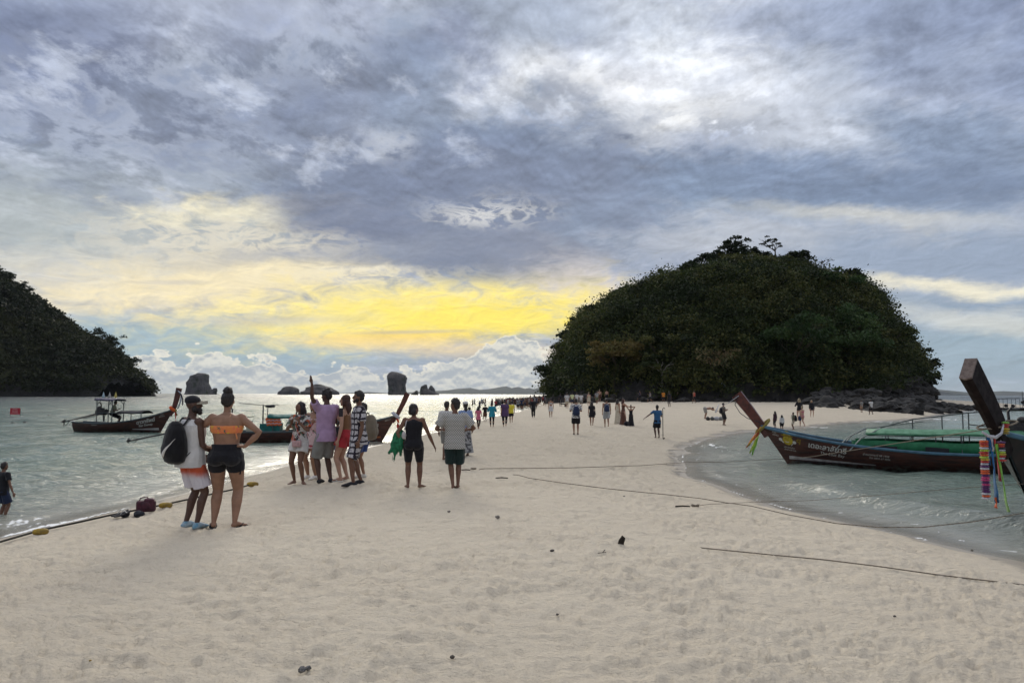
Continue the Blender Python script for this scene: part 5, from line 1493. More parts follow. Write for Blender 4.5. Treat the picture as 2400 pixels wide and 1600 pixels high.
# ------------------------------------------------------------------ the walking pair
p9, H9, a9_, sp9, hp9 = person(968, 1144, 947, 'woman in black sleeveless playsuit carrying a green net bag, seen from behind', rz=4, sex='f', wide=1.12, skin='brown', hair='bob', head_rz=-55,
    upper=('tank', BLACK, 0.50, -0.002), lower=('tight', BLACK, 0.80), voxel=0.010,
    pose={'foot_l': (-0.062, 0.02, 0, -20), 'foot_r': (0.075, 0.04, 0, 35), 'arm_l': ((-0.085, -0.03, -0.14), (-0.06, -0.02, -0.20)), 'arm_r': ((0.075, 0.0, -0.16), (0.14, 0.02, -0.30))})
p10 = person(1065, 1144, 937, 'man in white short-sleeved shirt with black dots and dark shorts, seen from behind', rz=8, sex='m', wide=0.99, skin='brown', hair='curly', head_rz=45,
    upper=('shirt', DOTS, 0.455, 0.006), lower=('shorts', cloth((0.012, 0.028, 0.028)), 0.95), voxel=0.010,
    pose={'foot_l': (-0.020, -0.03, 0, 10), 'foot_r': (0.040, 0.02, 0, 5), 'arm_l': ((-0.105, 0.0, -0.145), (-0.03, 0.13, -0.15)), 'arm_r': ((0.115, 0.0, -0.14), (0.05, 0.13, -0.15))})
def whitecap(root, H, hp, sp, arms, legs, HM):
    g = MB(); g.ball(hp(0, -0.006, 0.036) * H, (0.053 * H, 0.062 * H, 0.042 * H), 14, 10, R=HM); g.ball(hp(0, 0.055, 0.022) * H, (0.036 * H, 0.03 * H, 0.006 * H), 10, 6, R=HM)
    remeshed('white_cap', g, WHITE, 0.012, root, 1)
person(1090, 1068, 941, 'person in white cap, pale blue top and long patterned skirt behind the dotted shirt', rz=20, sex='f', wide=1.0, skin='brown', hair='pony', upper=('tee', PALEBLUE, 0.50), lower=('gown', PAT_DK, 0.06), voxel=0.014, extra=whitecap)
person(1046, 1078, 941, 'person in white t-shirt partly hidden left of the dotted shirt', rz=-20, sex='m', wide=0.95, skin='brown', hair='short', upper=('tee', WHITE, 0.50), lower=('shorts', GREY, 0.9), voxel=0.014)
# child wading at the left edge
gq = gpx(4, 1206)
person(4, 1206, 1086, 'child in black t-shirt wading at the left edge of the picture', rz=-25, sex='m', wide=1.0, skin='brown', hair='short', upper=('tee', BLACK, 0.46, 0.006), lower=('shorts', NAVY, 0.8), voxel=0.011,
       pos=gq, water=0.12, H=120 / F * gq.y + 0.12, pose={'arm_r': ((0.07, 0.0, -0.16), (0.13, 0.02, -0.30))})

# ------------------------------------------------------------------ people further out
PO = {
    'stand': {}, 'wide': {'foot_l': (-0.08, 0, 0), 'foot_r': (0.08, 0, 0)},
    'walk': {'foot_l': (-0.045, 0.11, 0.0), 'foot_r': (0.045, -0.11, 0.035), 'arm_l': ((-0.03, -0.06, -0.17), (-0.04, -0.08, -0.32)), 'arm_r': ((0.03, 0.05, -0.17), (0.04, 0.12, -0.30))},
    'run': {'foot_l': (-0.045, 0.20, 0.06), 'foot_r': (0.05, -0.22, 0.06), 'arm_l': ((-0.06, -0.10, -0.13), (-0.06, 0.02, -0.22)), 'arm_r': ((0.06, 0.10, -0.13), (0.04, 0.20, -0.06))},
    'kick': {'foot_l': (-0.05, -0.03, 0), 'foot_r': (0.09, 0.26, 0.10), 'arm_l': ((-0.14, 0, -0.08), (-0.25, 0, -0.12)), 'arm_r': ((0.14, 0, -0.08), (0.25, 0, -0.12))},
    'phone': {'arm_l': ((-0.05, 0.03, -0.16), (0.05, 0.17, -0.10)), 'arm_r': ((0.05, 0.03, -0.16), (-0.04, 0.17, -0.10))},
    'hold': {'arm_l': ((-0.06, 0.05, -0.15), (-0.02, 0.20, -0.12)), 'arm_r': ((0.06, 0.05, -0.15), (0.02, 0.20, -0.12))},
    'reach': {'arm_l': ((-0.03, 0.13, -0.09), (-0.02, 0.28, -0.10)), 'arm_r': ((0.03, 0.13, -0.09), (0.02, 0.28, -0.12))},
    'point': {'arm_l': ((-0.14, 0.02, -0.10), (-0.28, 0.03, -0.20)), 'arm_r': ((0.05, 0.05, -0.16), (0.06, 0.15, -0.09))},
    'tie': {'arm_l': ((-0.10, -0.02, 0.12), (0.0, -0.05, 0.14)), 'arm_r': ((0.10, -0.02, 0.12), (0.0, -0.05, 0.14))},
}
MID = {}
def mp(key, px, py, top, label, rz, sex, skin, pose, hair, upper, lower, **kw):
    kw.setdefault('voxel', 0.018 if py > 970 else 0.024)
    MID[key] = person(px, py, top, label, 'people spread over the far beach', rz=rz, sex=sex, skin=skin, pose=PO[pose], hair=hair, upper=upper, lower=lower, **kw)
    return MID[key]
BSH = FLORAL_BW
mp('m1', 1350, 1017, 934, 'man in black and white print shirt with navy backpack standing on mid beach', 0, 'm', 'tan', 'phone', 'short', ('shirt', BSH, 0.46), ('shorts', BLACK, 0.85), shoes=('flip', SOLE))
mp('m2', 1387, 998, 941, 'woman in short black dress with black shoulder bag walking away', -10, 'f', 'tan', 'walk', 'long', ('tee', BLACK, 0.50), ('skirt', BLACK, 0.36))
mp('m3', 1422, 1001, 933, 'man in patterned vest with blue backpack and pale shorts walking away', 0, 'm', 'tan', 'walk', 'short', ('tank', PAT_DK, 0.50), ('shorts', cloth((0.34, 0.36, 0.38)), 0.85))
mp('m4', 1448, 993, 935, 'woman in long cream gown behind the woman in brown gown', -60, 'f', 'tan', 'stand', 'long', ('strap', CREAM), ('gown', CREAM))
mp('m5', 1461, 996, 934, 'woman in long brown gown adjusting her friend\'s black dress', -80, 'f', 'light', 'reach', 'long', ('strap', BROWN), ('gown', BROWN), hairm=HAIR_RED)
mp('m6', 1479, 999, 950, 'woman in long black gown being helped, seen from behind', -20, 'f', 'tan', 'tie', 'bun', ('strap', BLACK), ('gown', BLACK))
mp('m7', 1541, 1026, 949, 'man in blue polo shirt pointing left and holding a thin upright pole', 12, 'm', 'dark', 'point', 'short', ('tee', BLUE, 0.45), ('shorts', BLACK, 0.80))
mp('m8', 1291, 978, 933, 'woman in white dress with bare back walking away alone', 0, 'f', 'tan', 'walk', 'bun', ('bikini', WHITE), ('dress', WHITE, 0.33))
mp('m9', 1250, 979, 933, 'tall man all in black walking at the front of the crowd', 0, 'm', 'dark', 'walk', 'short', ('long', BLACK, 0.46), ('trousers', BLACK))
mp('m10', 1183, 1000, 937, 'large woman in dark purple cover-up walking by the water', 0, 'f', 'light', 'walk', 'bun', ('tee', PURPLE, 0.40, 0.01), ('tight', BLACK, 1.8), wide=1.25)
mp('m11', 1198, 991, 940, 'man in bright yellow football shirt and black shorts beside the purple cover-up', 0, 'm', 'tan', 'walk', 'short', ('tee', YELLOW, 0.46, 0.008), ('shorts', BLACK, 0.8))
mp('m12', 1153, 1000, 943, 'person in teal long-sleeved top and black leggings walking away', 4, 'f', 'tan', 'hold', 'bun', ('long', TEAL, 0.42, 0.012), ('tight', BLACK, 1.8), wide=1.1)
mp('m13', 1121, 1005, 952, 'girl in pink and purple top and dark trousers near the waterline', -15, 'f', 'tan', 'walk', 'long', ('tee', cloth((0.50, 0.13, 0.20), 'gradz', (0.50, 0.13, 0.20), scale=0.9), 0.42), ('tight', BLACK, 1.8))
mp('m14', 1137, 988, 947, 'man in dark clothes standing right of the girl in pink', 20, 'm', 'dark', 'hold', 'short', ('tee', BLACK, 0.5), ('shorts', BROWN, 0.9))
mp('m15', 1100, 972, 951, 'dark figure standing in shallow water right of the dotted shirt', 0, 'm', 'dark', 'stand', 'short', ('tee', BLACK, 0.5), ('shorts', BLACK, 0.9))
# bending man, kneeling kit, man with phone
mp('m16', 1652, 981, 950, 'man bending down over gear on the sand', -88, 'm', 'tan', 'reach', 'short', None, ('shorts', cloth((0.30, 0.28, 0.25)), 0.85), lean=86, H=1.62, voxel=0.02)
mp('m17', 1696, 996, 944, 'man with black backpack looking at his phone beside the gear', -80, 'm', 'brown', 'phone', 'short', ('tee', cloth((0.16, 0.14, 0.12)), 0.48), ('shorts', BLACK, 0.95))
# ball players
for k_, (px, py, tp, lb, rz_, sk, ps, up_, lo_) in enumerate([
        (1500, 941, 914, 'ball player in dark vest running left', 80, 'brown', 'run', ('tank', NAVY, 0.5), ('shorts', BLACK, 0.8)),
        (1524, 944, 917, 'ball player in white and dark shirt lunging', 70, 'tan', 'run', ('tee', PAT_DK, 0.5), ('shorts', BLACK, 0.8)),
        (1532, 938, 915, 'ball player in grey shirt behind the lunging one', 20, 'tan', 'stand', ('tee', GREY, 0.5), ('shorts', NAVY, 0.8)),
        (1543, 938, 913, 'ball player in red shirt left of the orange shirt', 0, 'tan', 'stand', ('tee', RED, 0.5), ('shorts', BLACK, 0.8)),
        (1555, 942, 916, 'ball player in orange yellow t-shirt seen from behind', 0, 'brown', 'wide', ('tee', ORANGE, 0.48, 0.008), ('shorts', BLACK, 0.85)),
        (1569, 953, 917, 'slim ball player all in black nearest to the camera', 15, 'dark', 'stand', ('tee', BLACK, 0.5), ('tight', BLACK, 1.2)),
        (1577, 938, 915, 'ball player in dark blue shirt behind the one in black', 40, 'brown', 'stand', ('tee', NAVY, 0.5), ('shorts', NAVY, 0.8)),
        (1588, 940, 913, 'ball player in pale pink shirt right of the group', 60, 'tan', 'walk', ('tee', cloth((0.42, 0.28, 0.28)), 0.5), ('shorts', BLACK, 0.8)),
        (1627, 945, 915, 'man in orange red vest standing apart right of the ball players', 30, 'tan', 'walk', ('tank', cloth((0.42, 0.08, 0.05)), 0.5), ('shorts', BLACK, 0.8))]):
    mp('b%d' % k_, px, py, tp, lb, rz_, 'm', sk, ps, 'short', up_, lo_, voxel=0.026)
for k_, (px, py, tp, lb, rz_, sx, sk, ps, ha, up_, lo_, hm_) in enumerate([
        (1422, 941, 913, 'shirtless man in black shorts at edge of the trees', 10, 'm', 'light', 'stand', 'short', None, ('shorts', BLACK, 0.85), None),
        (1399, 947, 916, 'man in camouflage shorts and grey shirt near the trees', -10, 'm', 'tan', 'walk', 'short', ('tee', PAT_DK, 0.5), ('shorts', OLIVE, 0.85), None),
        (1405, 942, 912, 'shirtless man with light hair beside the camouflage shorts', 0, 'm', 'light', 'stand', 'short', None, ('shorts', BROWN, 0.85), HAIR_BLOND),
        (1380, 951, 919, 'blond person in pale skirt walking up the beach', 0, 'f', 'light', 'walk', 'bun', ('strap', cloth((0.45, 0.38, 0.28))), ('skirt', CREAM, 0.3), HAIR_BLOND),
        (1329, 957, 920, 'person in patterned shirt and cream shorts left of the white shirts', 0, 'm', 'tan', 'stand', 'short', ('shirt', BSH, 0.46), ('shorts', CREAM, 0.85), None),
        (1341, 950, 920, 'man in pale yellow t-shirt among the white shirts', 0, 'm', 'tan', 'stand', 'short', ('tee', cloth((0.55, 0.58, 0.32)), 0.48), ('shorts', NAVY, 0.85), None),
        (1352, 951, 920, 'man in white t-shirt left of a second white t-shirt', 10, 'm', 'tan', 'wide', 'short', ('tee', WHITE, 0.48), ('shorts', GREY, 0.85), None),
        (1362, 953, 921, 'man in white t-shirt with dark front right of first white t-shirt', -10, 'm', 'brown', 'stand', 'short', ('tee', WHITE, 0.48), ('shorts', GREY, 0.85), None),
        (1314, 952, 922, 'dark figure standing beside a low dark seat left of the print shirt', 20, 'm', 'dark', 'stand', 'short', ('tee', BLACK, 0.48), ('shorts', BLACK, 0.85), None),
        (1301, 938, 915, 'slim figure with white shirt at the left tip of the island', 0, 'm', 'brown', 'stand', 'short', ('tee', BLACK, 0.48), ('shorts', BLACK, 0.85), None),
        (1817, 1002, 963, 'woman in dark clothes left of three people behind the boat bow', 30, 'f', 'brown', 'stand', 'long', ('long', cloth((0.05, 0.02, 0.03)), 0.45), ('tight', BLACK, 1.8), None),
        (1833, 1009, 972, 'woman in white top with very long black hair behind the boat', 0, 'f', 'brown', 'stand', 'long', ('long', WHITE, 0.48), ('shorts', BLACK, 0.9), None),
        (1860, 1006, 966, 'man in olive shirt with black backpack standing by the inlet', 85, 'm', 'brown', 'stand', 'short', ('tee', OLIVE, 0.48), ('shorts', CREAM, 0.85), None),
        (1881, 1000, 952, 'woman in pink bikini carrying a blue bag at the inlet', 20, 'f', 'light', 'walk', 'bun', ('bikini', PINK), ('tight', cloth((0.45, 0.20, 0.20)), 0.12), HAIR_BLOND),
        (1874, 985, 933, 'blond woman in black hoodie drinking, standing near the rocks', 0, 'f', 'light', 'hold', 'long', ('long', BLACK, 0.46), ('tight', BLACK, 0.15), HAIR_BLOND),
        (1903, 977, 937, 'blond woman in short black dress standing with legs apart', 175, 'f', 'light', 'wide', 'long', ('long', BLACK, 0.46), ('skirt', BLACK, 0.40), HAIR_BLOND),
        (2042, 972, 935, 'man in white shirt and dark shorts standing before the rocks', 10, 'm', 'dark', 'walk', 'short', ('tee', WHITE, 0.47), ('shorts', BLACK, 0.85), None),
        (2020, 966, 937, 'man in grey shirt beside the rocks left of the white shirt', 20, 'm', 'brown', 'stand', 'short', ('tee', GREY, 0.47), ('shorts', cloth((0.3, 0.2, 0.14)), 0.85), None)]):
    mp('c%d' % k_, px, py, tp, lb, rz_, sx, sk, ps, ha, up_, lo_, hairm=hm_, voxel=0.022 if tp > 945 else 0.026)

# ------------------------------------------------------------------ the distant crowd: individuals sharing a few figures
protos = []
cr_cols = [(BLACK, BLACK), (NAVY, BLACK), (None, BROWN), (WHITE, GREY), (None, NAVY), (BROWN, BLACK), (RED, BLACK), (GREY, NAVY), (None, BLACK), (PAT_DK, BLACK)]
for i, (u_, l_) in enumerate(cr_cols):
    fem = i % 2
    o, *_ = person(1290, 978, 930, 'standing figure in the dense far crowd along the waterline', 'dense crowd along the far waterline', rz=0, sex='f' if fem else 'm', skin=('brown', 'tan', 'dark', 'light')[i % 4],
                   pose=PO[('stand', 'walk', 'hold', 'wide', 'phone')[i % 5]], hair=('short', 'long', 'short', 'bun')[i % 4], upper=(('tee', u_, 0.49) if u_ else (('bikini', l_) if fem else None)),
                   lower=('shorts', l_, 0.7), voxel=0.05, H=1.80)
    protos.append(o)
spots = []
def crowd_line(n, pts, sx, sy):
    pts = np.array(pts, float)
    for i in range(n):
        u = random.random() * (len(pts) - 1); k = min(int(u), len(pts) - 2); fr = u - k
        p = pts[k] * (1 - fr) + pts[k + 1] * fr
        spots.append((p[0] + random.gauss(0, sx), p[1] + random.gauss(0, sy)))
crowd_line(86, [(1150, 951), (1185, 949), (1215, 948), (1240, 946), (1262, 943)], 7, 1.6)
crowd_line(76, [(1180, 946), (1215, 943.5), (1250, 941), (1284, 938)], 8, 1.2)
crowd_line(34, [(1232, 958), (1250, 955), (1262, 950), (1268, 946)], 6, 1.8)
crowd_line(30, [(1248, 939), (1268, 937.5), (1288, 936)], 7, 0.8)
crowd_line(18, [(1215, 958), (1230, 955)], 7, 1.5)
for px, py in [(1108, 950), (1112, 949), (1129, 947), (1133, 946), (1092, 965), (1124, 958)]: spots.append((px, py))
used = set()
for i, (px, py) in enumerate(spots):
    k = random.randrange(len(protos)); pr = protos[k]
    o = pr if k not in used else copy_tree(pr)
    used.add(k)
    g_ = on_ground(px, py)
    sdv = float(shore_dist(np.array([g_.x]), np.array([g_.y]))[0])
    z_ = g_.z if sdv > 0 else max(-0.45, -0.06 * abs(sdv) * 2)
    o.location = (g_.x, g_.y, min(z_, g_.z)); o.rotation_euler = (0, 0, random.uniform(0, 6.28))
    s_ = random.uniform(0.92, 1.06); o.scale = (s_, s_, s_)
    wear = ['all black clothes', 'navy top', 'brown shorts only', 'white top and grey shorts', 'dark blue swimwear', 'brown top', 'red top', 'grey top and navy shorts', 'black swimwear', 'patterned grey top'][k]
    where = 'in shallow water' if sdv <= 0 else ('at the near side' if py > 951 else ('in the middle' if py > 943 else 'at the back'))
    o['label'] = 'figure in %s %s of the far crowd' % (wear, where) if sdv > 0 else 'figure in %s in shallow water by the far crowd' % wear
for k, pr in enumerate(protos):
    if k not in used: pr.location = (protos[0].location.x + 1.0 + k * 0.4, protos[0].location.y + 2, protos[0].location.z)

# ================================================================== long-tail boats
HULLM = material('varnished_hull', (0.060, 0.017, 0.012), 0.38, 0.45, coat=0.2)
t = NT(HULLM.node_tree); b = t.n['Principled BSDF']; co = t.new('ShaderNodeTexCoord').outputs['Object']
n1 = t.noise(t.mapping(co, scale=(1.2, 1, 9)), 1.6, 7.0, 0.65); x_, y_, z_ = t.xyz(co)
col = t.mix(t.mapr(n1, 0.38, 0.66), (0.075, 0.020, 0.013, 1), (0.026, 0.010, 0.009, 1))
seam = t.math('FRACT', t.add(t.mul(z_, 6.2), t.mul(x_, 0.25)))
col = t.mix(t.mul(t.mapr(seam, 0.045, 0.0), 0.75), col, (0.006, 0.004, 0.004, 1))
col = t.mix(t.mul(t.mapr(z_, 0.20, 0.02), t.mapr(t.noise(co, 7.0, 5.0), 0.42, 0.62)), col, (0.11, 0.105, 0.085, 1))
col = t.mix(t.mul(t.mapr(t.noise(t.mapping(co, scale=(1, 1, 3)), 14.0, 6.0, 0.7), 0.64, 0.70), 0.5), col, (0.16, 0.12, 0.10, 1))
t.put(b.inputs['Base Color'], col); t.put(b.inputs['Roughness'], t.mapr(n1, 0.3, 0.7, 0.34, 0.62))
bn = t.new('ShaderNodeBump'); bn.inputs['Strength'].default_value = 0.5; bn.inputs['Distance'].default_value = 0.02; t.put(bn.inputs['Height'], t.mapr(seam, 0.05, 0.0, 1.0, 0.0)); t.put(b.inputs['Normal'], bn.outputs[0])
HULLDK = material('dark_hull', (0.028, 0.012, 0.010), 0.4, 0.45, noise_scale=3.0, color2=(0.012, 0.008, 0.008), coat=0.2)
INNER = material('boat_inside', (0.06, 0.085, 0.10), 0.7, 0.3, noise_scale=4, color2=(0.035, 0.05, 0.06))
RAILB = material('blue_rail', (0.075, 0.17, 0.24), 0.45, 0.4, noise_scale=5, color2=(0.05, 0.11, 0.16))
RAILD = material('dark_rail', (0.07, 0.085, 0.09), 0.5, 0.4)
STRIPE = material('white_paint', (0.50, 0.46, 0.44), 0.5, 0.4, noise_scale=6, color2=(0.34, 0.30, 0.29))
STRIPEO = material('orange_paint', (0.35, 0.10, 0.03), 0.5, 0.4)
POSTM = material('red_brown_wood', (0.115, 0.028, 0.018), 0.45, 0.4, noise_scale=8, color2=(0.055, 0.016, 0.012), coat=0.15)
POSTDK = material('dark_wood', (0.016, 0.008, 0.007), 0.75, 0.2, noise_scale=8, color2=(0.010, 0.006, 0.006))
CUTM = material('pale_end_grain', (0.20, 0.155, 0.13), 0.7, 0.3, noise_scale=20, color2=(0.12, 0.09, 0.08))
METAL = material('dull_metal', (0.10, 0.11, 0.11), 0.45, 0.5, metal=0.6, noise_scale=12)
ENGM = material('engine_black', (0.020, 0.022, 0.024), 0.5, 0.5, metal=0.3, noise_scale=14, color2=(0.06, 0.05, 0.045))
TARPG = material('green_tarpaulin', (0.012, 0.135, 0.055), 0.6, 0.3, noise_scale=5, color2=(0.010, 0.095, 0.040), bump=0.6, bump_scale=5)
TARPG2 = material('faded_green_tarpaulin', (0.10, 0.26, 0.15), 0.6, 0.3, noise_scale=5, color2=(0.05, 0.17, 0.09), bump=0.5, bump_scale=5)
TARPK = material('black_tarpaulin', (0.014, 0.016, 0.020), 0.6, 0.3, bump=0.6, bump_scale=5)
TARPP = material('purple_grey_roof', (0.10, 0.09, 0.15), 0.6, 0.3, noise_scale=5)
TARPT = material('teal_tarpaulin', (0.015, 0.14, 0.13), 0.6, 0.3, noise_scale=5)
ROPEM = material('rope', (0.26, 0.22, 0.17), 0.9, 0.2, noise_scale=40, color2=(0.15, 0.125, 0.095), bump=0.5, bump_scale=90)
ROPEDK = material('dark_rope', (0.05, 0.045, 0.038), 0.9, 0.2, noise_scale=40, color2=(0.025, 0.022, 0.02), bump=0.5, bump_scale=90)
PAINTW = material('sign_paint', (0.52, 0.50, 0.46), 0.6, 0.3)
PAINTY = material('yellow_paint', (0.48, 0.36, 0.03), 0.55, 0.3, noise_scale=14)
PAINTDY = material('dark_yellow_paint', (0.22, 0.14, 0.02), 0.55, 0.3)
def fabric(n_, c_): return material(n_, c_, 0.75, 0.25, sheen=0.2, noise_scale=25)
FB = {'blue': fabric('blue_ribbon', (0.02, 0.14, 0.34)), 'green': fabric('green_ribbon', (0.20, 0.46, 0.06)), 'red': fabric('red_ribbon', (0.50, 0.04, 0.03)), 'yellow': fabric('yellow_ribbon', (0.60, 0.42, 0.04)),
      'orange': fabric('orange_ribbon', (0.70, 0.12, 0.03)), 'pink': fabric('pink_ribbon', (0.55, 0.05, 0.20)), 'purple': fabric('purple_ribbon', (0.10, 0.02, 0.13)), 'white': fabric('white_ribbon', (0.55, 0.55, 0.60)), 'black': fabric('black_ribbon', (0.02, 0.02, 0.03)),
      'lime': fabric('lime_ribbon', (0.45, 0.60, 0.06)), 'olive': fabric('olive_ribbon', (0.28, 0.22, 0.05))}

class Boat:
    """local frame: x runs aft from the foot of the stem, y to the side, z up from the water"""
    def __init__(self, name, label, foot, bow_dir, L=7.0, B=0.80, neck=(-0.95, 1.3), zg=0.55, zs=0.70, hull=HULLM, rail=RAILB, mir=1, group='long-tail boats moored by the sandbar'):
        self.L, self.B, self.neck, self.zg0, self.zs = L, B, neck, zg, zs
        bd = Vector((bow_dir[0], bow_dir[1], 0)).normalized()
        self.rz = atan2(-bd.y, -bd.x)
        self.root = empty(name, (foot[0], foot[1], 0), self.rz, label, 'boat', group)
        self.hullm = hull
        self.near = mir
        S = [0, .03, .07, .12, .18, .25, .33, .42, .52, .62, .72, .82, .92, 1.0]
        vs_ = np.linspace(0, 1, 9)
        mb = MB()
        rows = []
        for s in S:
            half = [self.pt(s, v) for v in vs_]
            row = [Vector((p.x, -p.y, p.z)) for p in half[::-1]] + [Vector(p) for p in half[1:]]
            rows.append(row)
        inner = []
        for s in S:
            half = [self.pt(s, v, 0.035) for v in vs_]
            row = [Vector((p.x, -p.y, p.z)) for p in half[::-1]] + [Vector(p) for p in half[1:]]
            inner.append(row)
        mb.loft(rows, closed=False, cap=False, mi=0)
        mb.loft(inner, closed=False, cap=False, mi=1)
        k = len(rows[0])
        for a_, b_ in ((0, 0), (k - 1, k - 1)):
            mb.loft([[rows[i][a_], inner[i][a_]] for i in range(len(S))], closed=False, cap=False, mi=0)
        mb.raw(rows[-1], [tuple(range(k))], 0)
        mb.raw(inner[-1], [tuple(range(k))], 1)
        # floor boards
        fl = []
        for s in S[2:-1]:
            p = self.pt(s, 0.45, 0.035); fl.append([Vector((p.x, -p.y, 0.10)), Vector((p.x, p.y, 0.10))])
        mb.loft(fl, closed=False, cap=False, mi=1)
        mb.build('hull', [hull, INNER], self.root)
        for sd in (-1, 1):
            r_ = MB(); r_.tube([Vector((self.pt(s, 1).x, sd * (self.pt(s, 1).y + 0.012), self.pt(s, 1).z + 0.01)) for s in np.linspace(0, 1, 26)], [(0.030, 0.042)] * 26, 8)
            r_.build('gunwale_rail', rail, self.root)
        for i, s in enumerate((0.28, 0.42, 0.56, 0.70, 0.84)):
            p = self.pt(s, 0.86, 0.05); t_ = MB(); t_.box((p.x, 0, p.z), (0.24, 2 * p.y + 0.02, 0.035)); t_.build('thwart', INNER, self.root, smooth=False)
    def b(self, s):
        return 0.035 + self.B * (1 - exp(-s * 5.5)) * (1 - 0.42 * max(0.0, (s - 0.55) / 0.45) ** 1.8)
    def zg(self, s):
        return self.zg0 + (self.neck[1] - self.zg0) * (1 - s) ** 3.0 + (self.zs - self.zg0) * max(0.0, (s - 0.5) / 0.5) ** 2
    def pt(self, s, v, ins=0.0):
        K = Vector((0.06 - 0.0 + s * self.L, 0, -0.20)); nx = self.neck[0]
        G = Vector((nx + s * (self.L - nx), 0, self.zg(s)))
        p = K.lerp(G, v)
        p.y = max(0.0, self.b(s) * (sin(v * pi / 2) ** (0.75 if s > 0.2 else 0.75 + (0.2 - s) * 1.6)) - ins * (1 if v > 0.01 else 0))
        if ins: p.z += 0.03 * (1 - v)
        return p
    def side(self, x, z):
        """outside of the hull at length x and height z"""
        s = min(max((x + 0.2) / self.L, 0), 1); v = 0.5
        for _ in range(30):
            v = (z + 0.20) / (self.zg(s) + 0.20)
            v = min(max(v, 0), 1)
            kx = 0.06; nx = self.neck[0]
            x0 = kx + (nx - kx) * v; x1 = kx + self.L + (self.L - kx - self.L) * 0
            s2 = (x - (kx * (1 - v) + nx * v)) / (self.L * (1 - v) + (self.L - nx) * v)
            s = min(max(s2, 0), 1)
        return self.pt(s, v).y
    def W(self, p):
        return Matrix.Translation(self.root.location) @ Matrix.Rotation(self.rz, 4, 'Z') @ Vector(p)
    def prow(self, top, w0=(0.20, 0.10), w1=(0.28, 0.13), mat_=POSTM, cut=None, bulge=0.0):
        """the tall stem post; top is its end (x, z) in boat coordinates"""
        n0 = Vector((self.neck[0] + 0.20, 0, self.neck[1] - 0.32)); n1 = Vector((self.neck[0] - 0.02, 0, self.neck[1] + 0.02))
        tp = Vector((top[0], 0, top[1]))
        ctrl = n1 + ((n1 - n0).normalized() * 0.35 + (tp - n1).normalized() * 0.65) * ((tp - n1).length * 0.40)
        pts = [n0, n1] + [((1 - u) ** 2) * n1 + 2 * u * (1 - u) * ctrl + u * u * tp for u in (0.2, 0.4, 0.6, 0.8, 1.0)]
        rings = []
        for i, p in enumerate(pts):
            u = i / (len(pts) - 1)
            t_ = (pts[min(i + 1, len(pts) - 1)] - pts[max(i - 1, 0)]).normalized()
            nrm = Vector((t_.z, 0, -t_.x))
            a_ = w0[0] + (w1[0] - w0[0]) * u; b_ = w0[1] + (w1[1] - w0[1]) * u
            rings.append([p + nrm * a_ * 0.5 + Vector((0, b_ * 0.5, 0)), p + nrm * a_ * 0.5 - Vector((0, b_ * 0.5, 0)), p - nrm * a_ * 0.42 - Vector((0, b_ * 0.5, 0)), p - nrm * a_ * 0.5, p - nrm * a_ * 0.42 + Vector((0, b_ * 0.5, 0))])
        mb = MB(); mb.loft(rings); mb.build('stem_post', mat_, self.root, smooth=False)
        if cut:
            c_ = MB(); e_ = (pts[-1] - pts[-2]).normalized() * 0.004
            q = [v + e_ for v in rings[-1]]; q2 = [v + e_ * 8 for v in rings[-1]]
            c_.loft([q, q2]); c_.build('cut_end', cut, self.root, smooth=False)
        self.post = pts
    def text(self, body, x, z, size, mat_, slope=0.0, shear=0.2, name='lettering', extr=0.004, weight=0.0):
        cu = bpy.data.curves.new(name, 'FONT'); cu.body = body; cu.size = size; cu.align_x = 'CENTER'; cu.shear = shear; cu.offset = weight
        cu.resolution_u = 2
        tmp = bpy.data.objects.new(name, cu); COL.objects.link(tmp)
        dg = bpy.context.evaluated_depsgraph_get()
        me = bpy.data.meshes.new_from_object(tmp.evaluated_get(dg))
        bpy.data.objects.remove(tmp)
        bm = bmesh.new(); bm.from_mesh(me)
        for v in bm.verts:
            # near side faces the viewer: reading direction depends on which side is seen
            lx = x + v.co.x * self.read; lz = z + v.co.y + slope * v.co.x * self.read
            v.co = Vector((lx, self.near * (self.side(lx, lz) + extr), lz))
        bm.to_mesh(me); bm.free()
        me.materials.clear(); me.materials.append(mat_)
        o = bpy.data.objects.new(name, me); link(o, self.root)
        return o
    def patch(self, pts, mat_, name, extr=0.004):
        """flat painted shape on the hull side, pts are (x, z)"""
        mb = MB(); n = len(pts)
        cx_ = sum(p[0] for p in pts) / n; cz_ = sum(p[1] for p in pts) / n
        rings = [[Vector((cx_ + (p[0] - cx_) * k, self.near * (self.side(cx_ + (p[0] - cx_) * k, cz_ + (p[1] - cz_) * k) + extr), cz_ + (p[1] - cz_) * k)) for p in pts] for k in (0.03, 0.35, 0.7, 1.0)]
        mb.loft(rings, cap=False); mb.raw(rings[0], [tuple(range(n))])
        return mb.build(name, mat_, self.root)
    def stripe(self, x0, x1, z0, z1, z0b, z1b, mat_, name='painted_stripe'):
        mb = MB(); rows = []
        for u in np.linspace(0, 1, 24):
            x = x0 + (x1 - x0) * u; a_ = z0 + (z0b - z0) * u; b_ = z1 + (z1b - z1) * u
            rows.append([Vector((x, self.near * (self.side(x, z_) + 0.006), z_)) for z_ in (a_, (a_ + b_) / 2, b_)])
        mb.loft(rows, closed=False, cap=False); mb.build(name, mat_, self.root)
